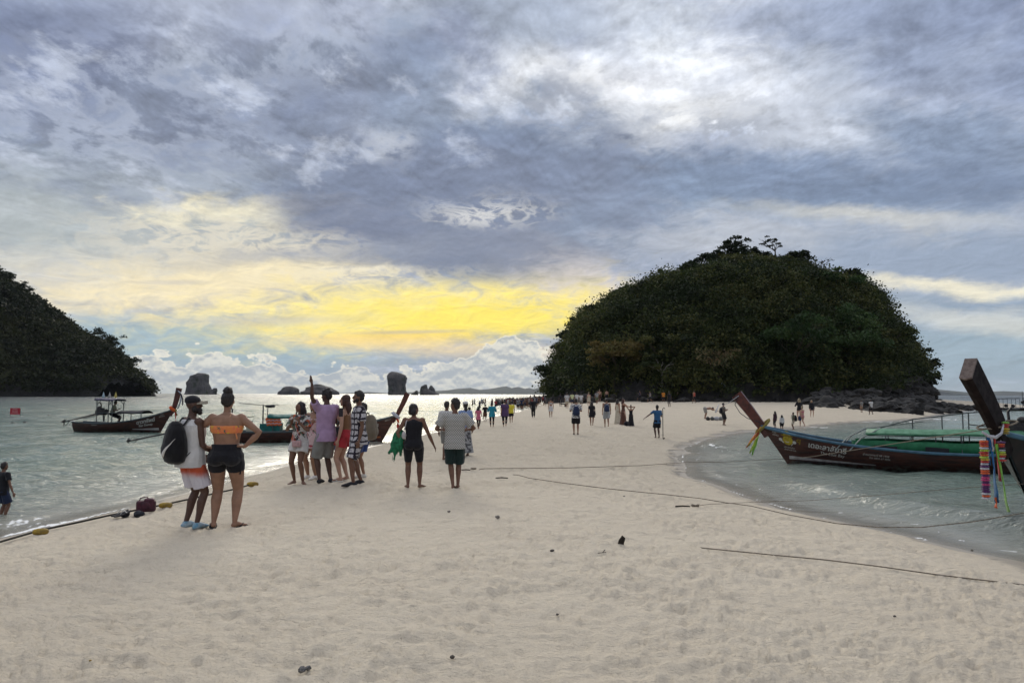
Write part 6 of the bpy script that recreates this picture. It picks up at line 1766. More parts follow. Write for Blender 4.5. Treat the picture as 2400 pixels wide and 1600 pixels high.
    def engine(self, x, z, tail, prop=True, s=1.0, y=0.0):
        r_ = self.root
        mb = MB(); mb.box((x, y, z), (0.55 * s, 0.34 * s, 0.28 * s)); mb.box((x + 0.05, y, z + 0.20 * s), (0.34 * s, 0.26 * s, 0.16 * s))
        mb.tube([(x - 0.30 * s, y, z + 0.05), (x - 0.36 * s, y, z + 0.05)], 0.17 * s, 14)
        mb.tube([(x - 0.1, y + 0.12, z + 0.2), (x - 0.12, y + 0.16, z + 0.5 * s), (x - 0.02, y + 0.16, z + 0.62 * s)], 0.035 * s, 8)
        mb.ball((x + 0.18 * s, y - 0.06, z + 0.30 * s), (0.12 * s, 0.11 * s, 0.09 * s), 10, 8)
        mb.tube([(x - 0.2, y, z - 0.15), (x - 0.2, y, z - 0.5)], 0.05, 8)
        mb.build('engine', ENGM, r_)
        t1 = Vector(tail); p0 = Vector((x + 0.2, y, z - 0.05))
        mb = MB(); mb.tube([p0, p0.lerp(t1, 0.35), t1], [0.055, 0.045, 0.028], 8)
        mb.tube([p0 + Vector((0, 0, -0.10)), p0.lerp(t1, 0.45) + Vector((0, 0, -0.08))], 0.02, 6); mb.build('drive_shaft', ENGM, r_)
        mb = MB(); mb.tube([p0 - Vector((0.3, 0, -0.1)), p0 - Vector((1.3, 0, -0.22))], 0.018, 6); mb.build('tiller', ENGM, r_)
        if prop:
            d = (t1 - p0).normalized()
            mb = MB(); mb.tube([t1, t1 + d * 0.14], 0.04, 8)
            for k in range(3):
                a_ = 2.1 * k + 0.4; o_ = Vector((0, cos(a_), sin(a_)))
                mb.box(t1 + d * 0.08 + o_ * 0.11, (0.02, 0.07, 0.20), Matrix.Rotation(-a_ + pi / 2, 3, 'X'))
            mb.tube([t1 - d * 0.35, t1 - d * 0.05 + Vector((0, 0, -0.24)), t1 + d * 0.10 + Vector((0, 0, -0.22))], 0.014, 6)
            mb.tube([t1 - d * 0.35, t1 - d * 0.1 + Vector((0, 0, 0.14)), t1 + d * 0.05], 0.012, 6)
            mb.build('propeller', ENGM, r_)
    def canopy(self, x0, x1, z0, z1, half, mat_, name='canopy', sag=0.03, arch=0.12, n=9, edge=0.05):
        rows = []
        for i in range(n):
            u = i / (n - 1); x = x0 + (x1 - x0) * u; zc = z0 + (z1 - z0) * u + sag * sin(u * pi * 4) * 0.5
            rows.append([Vector((x, half * c_, zc + arch * (1 - c_ * c_) - (edge if abs(c_) > 0.99 else 0))) for c_ in (-1.0, -0.98, -0.6, -0.2, 0.2, 0.6, 0.98, 1.0)])
        mb = MB(); mb.loft(rows, closed=False, cap=False)
        o = mb.build(name, mat_, self.root)
        md = o.modifiers.new('t', 'SOLIDIFY'); md.thickness = 0.012
        return o
    def posts(self, xs, z0, ztop, half, mat_=METAL, r=0.016, name='canopy_post'):
        for i, x in enumerate(xs):
            zt = ztop(x) if callable(ztop) else ztop
            for sd in (-1, 1):
                mb = MB(); mb.tube([(x, sd * half, z0), (x, sd * half, zt)], r, 6); mb.build(name, mat_, self.root)

def ribbon(name, mat_, pts, w, parent=None, tw=0.6):
    """a hanging cloth band"""
    mb = MB(); rows = []
    pts = [Vector(p) for p in pts]
    for i, p in enumerate(pts):
        a_ = tw * i + 0.3
        d = Vector((cos(a_), sin(a_), 0)) * w * 0.5
        rows.append([p - d, p + Vector((sin(a_), -cos(a_), 0)) * w * 0.18, p + d])
    mb.loft(rows, closed=False, cap=False)
    o = mb.build(name, mat_, parent)
    md = o.modifiers.new('t', 'SOLIDIFY'); md.thickness = 0.006
    return o

def drop(p, L, n=7, sway=(0.0, 0.0), wob=0.02):
    p = Vector(p)
    return [p + Vector((sway[0] * u + random.uniform(-wob, wob) * u, sway[1] * u + random.uniform(-wob, wob) * u, -L * u)) for u in [k / (n - 1) for k in range(n)]]

# ---- right-hand boat with the green canopy
foot = gpx(1850, 1086)
aft = gpx(2330, 1108)
bd = (foot - aft)
RB = Boat('longtail_boat', 'dark red long-tail boat with blue rail, painted yellow face and green canopy', foot, bd, L=7.4, B=0.82, neck=(-0.86, 1.20), zg=0.50, zs=0.62)
# which side faces the camera
RB.near = 1 if (RB.W((2, 1, 0)).length < RB.W((2, -1, 0)).length) else -1
RB.read = 1 if gpx and (RB.W((3, 0, 0)).x / RB.W((3, 0, 0)).y > RB.W((1, 0, 0)).x / RB.W((1, 0, 0)).y) else -1
RB.prow((-1.66, 2.26), (0.27, 0.13), (0.38, 0.17), POSTM)
RB.stripe(0.02, 2.6, 0.16, 0.27, 0.10, 0.125, STRIPE)
RB.text('เดอะลาลัยารี', 1.22, 0.51, 0.235, PAINTW, slope=-0.150, weight=0.004)
RB.text('The Lost Bay', 1.36, 0.345, 0.135, PAINTW, slope=-0.115, shear=0.35)
RB.text('ฯ', 0.36, 0.66, 0.30, PAINTDY, slope=-0.1, weight=0.006)
RB.text('5757', -0.42, 1.00, 0.07, PAINTW, slope=-0.2)
RB.text('600462', -0.38, 0.915, 0.07, PAINTW, slope=-0.2)
RB.text('บริการนำเที่ยว', 0.05, 0.52, 0.065, PAINTW, slope=-0.13)
RB.text('เช่าเหมาลำ โทร', 0.07, 0.44, 0.065, PAINTW, slope=-0.13)
RB.text('อ่าวนางกระบี่ 08 1958', 2.62, 0.40, 0.085, PAINTW, slope=-0.07)
RB.text('โทร 0835 67 9056', 2.72, 0.30, 0.08, PAINTW, slope=-0.07)
def circ(cx_, cz_, rx, rz_, n=20, a0=0, a1=2 * pi, sl=-0.15):
    return [(cx_ + rx * cos(a0 + (a1 - a0) * k / n), cz_ + rz_ * sin(a0 + (a1 - a0) * k / n) + sl * rx * cos(a0 + (a1 - a0) * k / n)) for k in range(n)]
RB.patch(circ(0.02, 0.78, 0.165, 0.155), PAINTY, 'painted_face')
RB.patch(circ(0.00, 0.925, 0.21, 0.035), PAINTDY, 'painted_hat_brim', 0.007)
RB.patch([(-0.12, 0.95), (-0.10, 1.04), (-0.04, 1.085), (0.04, 1.075), (0.10, 1.02), (0.13, 0.92)], PAINTY, 'painted_hat', 0.008)
RB.patch([(-0.06, 0.755), (0.0, 0.725), (0.07, 0.735), (0.06, 0.715), (0.0, 0.70), (-0.05, 0.725)], PAINTW, 'painted_smile', 0.008)
for ex in (-0.045, 0.055): RB.patch(circ(ex, 0.845, 0.022, 0.012, 10), PAINTDY, 'painted_eye', 0.008)
for hx, hz_ in ((-0.215, 0.80), (0.235, 0.715)):
    RB.patch(circ(hx, hz_, 0.06, 0.05, 12), PAINTW, 'painted_hand', 0.006)
    RB.patch([(hx - 0.02, hz_ - 0.02), (hx * 0.55, hz_ - 0.12), (hx * 0.5, hz_ - 0.09), (hx + 0.01, hz_ + 0.02)], PAINTW, 'painted_arm', 0.006)
# green canopy, curtains and hoops
def zt(x): return 1.20 + (x - 2.3) * 0.015
cz = lambda x: 1.13 - 0.0 * x
RB.canopy(2.35, 6.4, 1.08, 1.14, 0.66, TARPG2, sag=0.02, arch=0.12)
for k, (xa, xb) in enumerate(((1.95, 5.9),)):
    for sd in (-1, 1):
        rows = []
        for x in np.linspace(xa, xb, 30):
            yy = RB.side(x, 0.52) - 0.05 + 0.012 * sin(x * 9)
            rows.append([Vector((x, sd * yy, RB.zg(min(max((x + 0.9) / 8.2, 0), 1)) - 0.04)), Vector((x, sd * (yy - 0.01 + 0.01 * sin(x * 14)), 0.70)), Vector((x, sd * (yy - 0.03), 0.87 + 0.01 * sin(x * 5)))])
        mb = MB(); mb.loft(rows, closed=False, cap=False); o = mb.build('side_curtain', TARPG, RB.root); o.modifiers.new('t', 'SOLIDIFY').thickness = 0.01
for xw, wd in ((2.9, 0.62), (4.25, 0.60)):
    yy = RB.near * (RB.side(xw, 0.52) + 0.0)
    mb = MB(); mb.box((xw, yy - RB.near * 0.02, 0.665), (wd, 0.05, 0.12), Matrix.Rotation(0.05, 3, 'Y')); mb.build('rolled_mat', TARPK, RB.root)
for i, x in enumerate((1.95, 2.35)):
    mb = MB(); hw = RB.side(x, 0.55)
    mb.tube([(x - 0.45, -hw, 0.55), (x - 0.1, -hw * 0.97, 0.95), (x + 0.25, -hw * 0.72, 1.15), (x + 0.35, 0, 1.22), (x + 0.25, hw * 0.72, 1.15), (x - 0.1, hw * 0.97, 0.95), (x - 0.45, hw, 0.55)], 0.018, 8)
    mb.build('canopy_hoop', material('pale_pipe', (0.26, 0.28, 0.26), 0.5, 0.4), RB.root)
for x in np.linspace(2.9, 6.2, 6):
    for sd in (-1, 1):
        mb = MB(); mb.tube([(x, sd * (RB.side(x, 0.5) - 0.03), 0.5), (x, sd * 0.62, 1.12)], 0.012, 6); mb.build('canopy_post', METAL, RB.root)
for zz, hw in ((1.02, 0.64),):
    for sd in (-1, 1):
        mb = MB(); mb.tube([(2.4, sd * hw, zz), (6.3, sd * hw, zz + 0.03)], 0.014, 6); mb.build('canopy_rail', METAL, RB.root)
RB.engine(6.2, 1.22, (9.6, 0.0, 0.55), s=1.1)
# frame of poles rising over the far side
for sd in (0.55,):
    pass
for x, zz in ((3.6, 1.50), (4.4, 1.62), (4.95, 1.70), (5.1, 1.72), (5.7, 1.78)):
    mb = MB(); mb.tube([(x, -RB.near * 0.55, 0.6), (x, -RB.near * 0.55, zz)], 0.018, 6); mb.build('awning_pole', METAL, RB.root)
mb = MB(); mb.tube([(2.7, -RB.near * 0.5, 1.22), (3.6, -RB.near * 0.55, 1.50), (5.1, -RB.near * 0.55, 1.72), (6.4, -RB.near * 0.5, 1.86)], 0.02, 6); mb.build('awning_rail', METAL, RB.root)
mb = MB(); mb.tube([(2.2, -RB.near * 0.45, 1.16), (3.9, -RB.near * 0.5, 1.44)], 0.012, 6); mb.build('awning_rail', METAL, RB.root)

# ribbons at its neck
nk = RB.W((RB.neck[0] + 0.04, RB.near * 0.14, RB.neck[1] + 0.02))
gr = empty('ribbon_bundle', nk, 0, 'olive, red and lime ribbons tied round neck of the boat with the green canopy', 'ribbons', 'ribbons and garlands on the boat stems')
mb = MB(); ax = RB.W((RB.neck[0] + 0.04, 0, RB.neck[1])) - nk
mb.tube([ax + Vector((0.22 * cos(a_), 0.14 * sin(a_), 0.22 * cos(a_))) for a_ in np.linspace(0, 2 * pi, 15)[:-1]], (0.035, 0.05), 8, closed=True); mb.build('knot', FB['olive'], gr)
for c_, L, sw in (('olive', 0.62, -0.42), ('red', 0.45, -0.30), ('lime', 0.88, -0.42), ('orange', 0.70, -0.52), ('green', 0.95, -0.36), ('yellow', 0.66, -0.48)):
    ribbon('ribbon', FB[c_], drop((random.uniform(-0.03, 0.03), random.uniform(-0.03, 0.03), -0.03), L, sway=(sw, 0)), 0.075, gr)
tp = RB.W((-1.66, 0, 2.26))
gr = empty('white_scarf', tp, 0, 'long white scarf blowing left from top of the boat stem with green canopy', 'scarf', 'ribbons and garlands on the boat stems')
ribbon('scarf', FB['white'], [(0.12, -0.10, -0.0), (0.0, -0.10, -0.07), (-0.12, -0.06, -0.16), (-0.32, -0.03, -0.30), (-0.5, 0, -0.36), (-0.62, 0, -0.34), (-0.68, 0, -0.48), (-0.74, 0, -0.62)], 0.075, gr, tw=0.25)
gr = empty('black_cord', tp, 0, 'black loose cord hanging along the front of the red-brown stem', 'cord', 'ribbons and garlands on the boat stems')
mb = MB(); d1 = nk - tp; mb.tube([(0.0, -0.1, -0.05), (-0.10, -0.12, -0.35), (0.06, -0.14, -0.62), (0.30, -0.14, -0.80), d1 + Vector((0, -0.02, 0.1))], 0.012, 6); mb.build('cord', FB['black'], gr)

# ---- front right boat, prow towards the camera
foot = Vector((8.93, 12.7, 0))
R2 = Boat('longtail_boat', 'nearly black long-tail boat at right edge whose tall stem post rises over the water', foot, (-0.80, -0.62), L=9.0, B=1.0, neck=(-1.72, 1.66), zg=0.80, zs=0.9, hull=HULLDK)
R2.near = 1 if (R2.W((2, 1, 0)).x / R2.W((2, 1, 0)).y < R2.W((2, -1, 0)).x / R2.W((2, -1, 0)).y) else -1
R2.read = 1
R2.prow((-2.80, 2.62), (0.31, 0.14), (0.40, 0.17), POSTDK, CUTM)
nk2 = R2.W((R2.neck[0] - 0.02, 0, R2.neck[1] + 0.02))
FG = 'ribbons and garlands on the boat stems'
hang = at(2318, 1020, nk2.y - 0.25)
hang2 = at(2345, 1030, nk2.y - 0.25)
def garland(p, seq, r, label, dz=0.030, double=False):
    root = empty('flower_garland', p, 0, label, 'garland', FG)
    z_ = 0.0
    mb = MB(); mb.tube([(0, 0, 0.03), (0.01, 0, -len(seq) * dz)], 0.006, 6); mb.build('string', FB['white'], root)
    for k, c_ in enumerate(seq):
        for sx in ((-0.6 * r, 0.6 * r) if double else (0,)):
            mb = MB(); nn = 12
            ctr = Vector((sx + random.uniform(-0.005, 0.005), 0, z_ - dz * k))
            rr_ = r * random.uniform(0.82, 1.12)
            rings = []
            for q, kk in ((-0.5, 0.55), (-0.25, 1.0), (0.25, 1.0), (0.5, 0.55)):
                rings.append([ctr + Vector((rr_ * kk * (1 + 0.16 * (j % 2)) * cos(2 * pi * j / nn), rr_ * kk * (1 + 0.16 * (j % 2)) * sin(2 * pi * j / nn), q * dz * 0.95)) for j in range(nn)])
            mb.loft(rings); mb.build('bloom_ring', FB[c_], root)
    return root
garland(at(2306, 1034, hang.y), ['orange', 'red', 'orange', 'white', 'lime', 'red', 'orange', 'lime', 'yellow', 'red', 'white', 'purple', 'white', 'orange', 'orange', 'purple', 'pink', 'pink', 'purple', 'pink', 'purple', 'purple', 'purple', 'white', 'orange', 'white'], 0.036,
        'long flower garland of orange, lime and purple rings, left of blue ribbon', dz=0.034, double=True)
garland(at(2346, 1036, hang.y), ['purple', 'orange', 'red', 'black', 'white', 'lime', 'yellow', 'red', 'white', 'red'], 0.050, 'short purple and lime flower garland hanging right of the green ribbon', dz=0.030)
garland(at(2356, 990, hang.y + 0.05), ['green', 'red', 'red', 'yellow', 'yellow', 'olive'], 0.045, 'red and yellow flower tuft on top of the ribbon knot', dz=0.032)
rb = empty('ribbon_bundle', hang2, 0, 'blue, red and green ribbons with white knot tied to the nearly black stem', 'ribbons', FG)
o0 = at(2322, 1024, hang.y) - hang2
ribbon('ribbon', FB['blue'], [o0 + v for v in drop((0, 0, 0), 0.98, sway=(0.05, 0), wob=0.008)], 0.085, rb, tw=0.25)
ribbon('ribbon', FB['blue'], [o0 + v for v in drop((-0.02, 0.02, 0), 0.42, sway=(-0.02, 0), wob=0.008)], 0.08, rb, tw=0.25)
ribbon('ribbon', FB['red'], [o0 + v for v in drop((0.05, 0, 0), 0.66, sway=(0.06, 0), wob=0.008)], 0.045, rb, tw=0.25)
ribbon('ribbon', FB['orange'], [o0 + v for v in drop((0.04, 0.0, -0.9), 0.16, sway=(0.0, 0), wob=0.008)], 0.06, rb, tw=0.25)
ribbon('ribbon', FB['green'], [o0 + v for v in drop((0.08, 0, -0.10), 1.02, sway=(0.13, 0), wob=0.008)], 0.075, rb, tw=0.2)
ribbon('ribbon', FB['white'], [o0 + v for v in drop((0.0, -0.02, 0.03), 0.24, sway=(-0.02, 0), wob=0.008)], 0.085, rb, tw=0.3)
mb = MB(); mb.tube([o0 + Vector(v) for v in ((-0.10, 0.05, 0.08), (-0.05, -0.02, 0.02), (0.04, -0.06, 0.0), (0.14, -0.04, 0.06), (0.24, 0.05, 0.20))], [(0.012, 0.018), (0.018, 0.024), (0.022, 0.028), (0.018, 0.024), (0.012, 0.018)], 8); mb.build('knot', FB['white'], rb)
mb = MB(); c0 = R2.W((R2.neck[0] - 0.10, 0, R2.neck[1] + 0.14))
mb.tube([c0 + R2.root.matrix_world.to_3x3() @ Vector((0, 0, 0)) + Vector((0.30 * cos(a_), 0.16 * sin(a_), 0.06 * cos(a_) + 0.02 * sin(a_))) for a_ in np.linspace(0, 2 * pi, 17)[:-1]], 0.014, 6, closed=True)
o = mb.build('rope_lashing', ROPEM); tag(o, 'thin rope lashed round neck of the nearly black stem post', 'rope', 'mooring ropes')
o = MB().raw([(0, 0, 0.11), (-0.14, 0, -0.02), (0.14, 0, -0.10), (0.10, 0, 0.10), (0, 0.02, 0.11), (-0.14, 0.02, -0.02), (0.14, 0.02, -0.10), (0.10, 0.02, 0.10)], [(0, 1, 2, 3), (7, 6, 5, 4), (0, 4, 5, 1), (1, 5, 6, 2), (2, 6, 7, 3), (3, 7, 4, 0)]).build('pennant', FB['orange'], smooth=False)
o.location = at(2394, 1046, 12.0); tag(o, 'bright orange pennant on the nearly black hull at right edge', 'flag')

# ---- left boat with roof and three little flags
foot = gpx(374, 1013); aft = gpx(185, 1010)
LB = Boat('longtail_boat', 'dark red long-tail boat on the left with purple-grey roof and three small flags', foot, foot - aft, L=5.6, B=0.68, neck=(-0.85, 1.30), zg=0.45, zs=0.55, rail=RAILD)
LB.near = 1 if (LB.W((2, 1, 0)).length < LB.W((2, -1, 0)).length) else -1
LB.read = -1
LB.prow((-1.20, 2.52), (0.22, 0.10), (0.34, 0.14), POSTM, CUTM)
LB.stripe(0.0, 1.5, 0.13, 0.27, 0.16, 0.20, STRIPE)
LB.text('ดาวทรัพย์', 0.62, 0.56, 0.27, PAINTW, slope=-0.20, weight=0.006)
LB.text('Star Damap', 0.66, 0.38, 0.165, PAINTW, slope=-0.16, weight=0.004)
LB.text('5711', -0.32, 1.00, 0.09, PAINTW, slope=-0.2)
LB.text('600314', -0.28, 0.90, 0.09, PAINTW, slope=-0.2)
LB.text('ทะเลแหวก', 3.9, 0.38, 0.10, PAINTW, slope=0.03)
LB.canopy(2.75, 4.05, 1.86, 1.92, 0.52, TARPP, name='roof', arch=0.05, edge=0.09)
LB.posts((2.85, 3.9), 0.4, 1.86, 0.46, METAL, 0.028, 'roof_post')
for sd in (-1, 1):
    for x0_, x1_ in ((2.85, 3.12), (3.9, 3.63)):
        mb = MB(); mb.tube([(x0_, sd * 0.46, 1.55), (x1_, sd * 0.46, 1.84)], 0.018, 6); mb.build('brace', METAL, LB.root)
LB.canopy(0.85, 2.6, 1.12, 1.10, 0.48, TARPK, name='low_canopy', arch=0.14, edge=0.05)
LB.posts((0.95, 1.6, 2.3), 0.5, 1.12, 0.44, METAL, 0.014)
mb = MB(); mb.box((3.2, 0, 1.10), (1.5, 0.62, 0.035)); mb.build('shelf_board', RAILD, LB.root, smooth=False)
LB.engine(4.0, 1.10, (6.4, 0.1, 0.55), s=1.0)
for k, (xx, cc) in enumerate(((4.15, 'white'), (3.72, 'white'), (3.30, 'yellow'))):
    f_ = MB(); f_.tube([(xx, -0.3 * LB.near, 1.86), (xx, -0.3 * LB.near, 2.32)], 0.012, 6); fo_ = f_.build('flag_pole', METAL, LB.root)
    mb = MB()
    base_ = Vector((xx, -0.3 * LB.near, 2.34))
    mb.loft([[base_ + Vector((w_ * cos(a_), w_ * 0.5 * sin(a_), -d_)) for a_ in np.linspace(0, 2 * pi, 9)[:-1]] for d_, w_ in ((0.0, 0.012), (0.12, 0.045), (0.26, 0.10), (0.34, 0.085), (0.38, 0.02))])
    mb.build('furled_flag', material('flag_' + 'abc'[k], ((0.40, 0.50, 0.55), (0.42, 0.40, 0.38), (0.55, 0.45, 0.14))[k], 0.8, 0.2), fo_)
mb = MB(); mb.tube([Vector((5.75, 0.2 * LB.near, 0.30)) + Vector((0.33 * cos(a_), 0, 0.30 * sin(a_))) for a_ in np.linspace(0, pi, 12)], 0.016, 6)
mb.tube([Vector((5.75, 0.2 * LB.near, 0.28)) + Vector((0.20 * cos(a_), 0, 0.20 * sin(a_))) for a_ in np.linspace(0, pi, 12)], 0.012, 6); mb.build('stern_hoop', material('white_pipe', (0.5, 0.5, 0.5)), LB.root)
pw_ = LB.W((3.25, 0, 0.42))
person(0, 0, 0, 'boatman sitting under the roof of the left long-tail boat', rz=-75, sex='m', skin='dark', hair='short', upper=('tee', OLIVE, 0.5), lower=('shorts', BLACK, 0.9), voxel=0.022, pos=pw_ - Vector((0, 0, 0.22)), H=1.62,
       pose={'foot_l': (-0.07, 0.22, 0.22), 'foot_r': (0.07, 0.22, 0.22), 'arm_l': PO['phone']['arm_l'], 'arm_r': PO['phone']['arm_r']}, lean=14)
nk = LB.W((LB.neck[0] - 0.02, LB.near * 0.10, LB.neck[1] + 0.05))
gr = empty('ribbon_bundle', nk, 0, 'orange cloth and dark red ribbons round neck of the left boat', 'ribbons', FG)
mb = MB(); mb.tube([Vector((0.17 * cos(a_), 0.12 * sin(a_) + 0.08, -0.12 * cos(a_))) for a_ in np.linspace(0, 2 * pi, 15)[:-1]], (0.05, 0.09), 8, closed=True); mb.build('knot', FB['orange'], gr)
ribbon('ribbon', FB['olive'], drop((0.20, -0.02, -0.02), 0.35, sway=(0.05, 0)), 0.12, gr)
ribbon('ribbon', FB['red'], drop((0.20, -0.02, -0.2), 0.80, sway=(0.02, 0)), 0.10, gr)
tp = LB.W((-1.22, 0, 2.42))
gr = empty('white_scarf', tp, 0, 'white and black bands looped from top of the left boat stem', 'scarf', FG)
ribbon('scarf', FB['white'], [(-0.15, -0.1, 0.02), (0.05, -0.12, -0.08), (0.18, -0.12, -0.30), (0.10, -0.1, -0.70), (-0.02, -0.1, -1.05)], 0.10, gr, tw=0.2)
ribbon('band', FB['black'], [(-0.12, -0.12, 0.02), (0.14, -0.14, -0.2), (0.26, -0.14, -0.5), (0.27, -0.14, -0.85)], 0.08, gr, tw=0.2)

# ---- middle boat behind the group
foot = gpx(893, 1034); aft = gpx(560, 1036)
MBo = Boat('longtail_boat', 'dark long-tail boat behind the talking group with teal roof and life jackets', foot, foot - aft, L=7.0, B=0.75, neck=(-0.72, 1.22), zg=0.46, zs=0.50, rail=RAILD)
MBo.near = 1 if (MBo.W((2, 1, 0)).length < MBo.W((2, -1, 0)).length) else -1
MBo.read = -1
MBo.prow((-1.22, 2.28), (0.18, 0.10), (0.26, 0.13), POSTM)
MBo.stripe(0.02, 2.0, 0.17, 0.25, 0.12, 0.16, STRIPEO)
MBo.text('ธิดานคร', 0.45, 0.66, 0.20, PAINTW, slope=-0.20, weight=0.004)
MBo.text('Thidanakho', 0.50, 0.50, 0.14, PAINTW, slope=-0.18)
MBo.text('1957', 0.30, 0.37, 0.11, PAINTW, slope=-0.16)
MBo.text('600127', -0.30, 0.98, 0.09, PAINTW, slope=-0.2)
MBo.canopy(2.6, 5.15, 1.14, 1.20, 0.55, TARPT, name='roof', arch=0.12, edge=0.08)
MBo.posts((2.8, 3.8, 4.9), 0.4, 1.16, 0.50, METAL, 0.018)
mb = MB(); mb.box((5.05, 0, 0.66), (0.9, 0.9, 0.42)); mb.build('locker', TARPT, MBo.root, smooth=False)
for k in range(4):
    j = empty('life_jacket', MBo.W((4.62 + 0.17 * k, MBo.near * 0.46, 0.96)), MBo.rz, 'orange life jacket with white bands hung under teal roof, number %s from the stern' % ('four three two one'.split()[k]), 'life jacket', 'life jackets hung in the middle boat')
    j['label'] = ['orange life jacket under teal roof, furthest right of four', 'orange life jacket under teal roof, third from left', 'orange life jacket under teal roof, second from left', 'orange life jacket under teal roof, leftmost of four'][k]
    mb = MB(); mb.box((0, 0, 0), (0.15, 0.10, 0.36), Matrix.Rotation(0.25, 3, 'Y')); mb.box((0.0, 0, 0.15), (0.11, 0.12, 0.12)); mb.build('foam_body', FB['orange'], j)
    for zz in (-0.08, 0.06):
        mb = MB(); mb.box((-0.02, 0, zz), (0.17, 0.115, 0.03), Matrix.Rotation(0.25, 3, 'Y')); mb.build('band', FB['white'], j)
for x, zt_ in ((5.42, 1.75), (5.22, 1.68), (5.9, 1.0)):
    mb = MB(); mb.tube([(x, 0.1, 0.3), (x, 0.1, zt_)], 0.03 if x == 5.42 else 0.02, 8); mb.build('mast', METAL, MBo.root)
mb = MB(); mb.tube([(4.7, 0.1, 1.74), (5.3, 0.1, 1.70), (6.5, 0.1, 1.80)], 0.018, 6); mb.build('boom', METAL, MBo.root)
mb = MB(); mb.ball((5.1, 0.1, 1.66), (0.24, 0.1, 0.07), 10, 6); mb.build('folded_tarpaulin', TARPK, MBo.root)
mb = MB(); mb.box((5.95, MBo.near * 0.3, 0.62), (0.28, 0.28, 0.34)); mb.build('crate', material('cream_box', (0.40, 0.38, 0.28)), MBo.root, smooth=False)
MBo.engine(6.9, 1.02, (11.2, 0.1, 0.10), s=1.0)
nk = MBo.W((MBo.neck[0] + 0.05, MBo.near * 0.10, MBo.neck[1] + 0.02))
gr = empty('ribbon_bundle', nk, 0, 'grey cloth and orange red ribbons round neck of the middle boat', 'ribbons', FG)
mb = MB(); mb.tube([Vector((0.15 * cos(a_), 0.12 * sin(a_) + 0.08, -0.12 * cos(a_))) for a_ in np.linspace(0, 2 * pi, 15)[:-1]], (0.045, 0.08), 8, closed=True); mb.build('knot', FB['white'], gr)
ribbon('ribbon', FB['red'], drop((0.08, -0.02, -0.16), 0.46, sway=(0.05, 0)), 0.10, gr)
ribbon('ribbon', FB['orange'], drop((0.12, -0.02, -0.2), 0.52, sway=(0.10, 0)), 0.11, gr)

# ---- far boat at the right edge
foot = gpx(2290, 962)
FBt = Boat('longtail_boat', 'distant long-tail boat at right edge with thin open canopy frame', foot, (-1, 0.05, 0), L=8.5, B=0.7, neck=(-0.8, 0.75), zg=0.35, zs=0.5, hull=HULLDK, rail=RAILD)
FBt.near = 1; FBt.read = 1
FBt.canopy(2.2, 6.0, 1.75, 1.85, 0.55, TARPK, arch=0.05)
FBt.posts((2.3, 3.5, 4.7, 5.9), 0.3, 1.75, 0.5, METAL, 0.035)
FBt.engine(6.9, 1.2, (9.0, 0, 0.6), s=1.2)
mb = MB(); mb.tube([(6.6, 0, 0.4), (6.6, 0, 2.9)], 0.04, 6); mb.build('mast', METAL, FBt.root)
for x, z_ in ((4.2, 0.75), (5.2, 0.7), (3.0, 0.65)):
    mb = MB(); mb.ball((x, 0, z_), (0.3, 0.25, 0.25), 8, 6); mb.build('seat_bundle', ENGM, FBt.root)

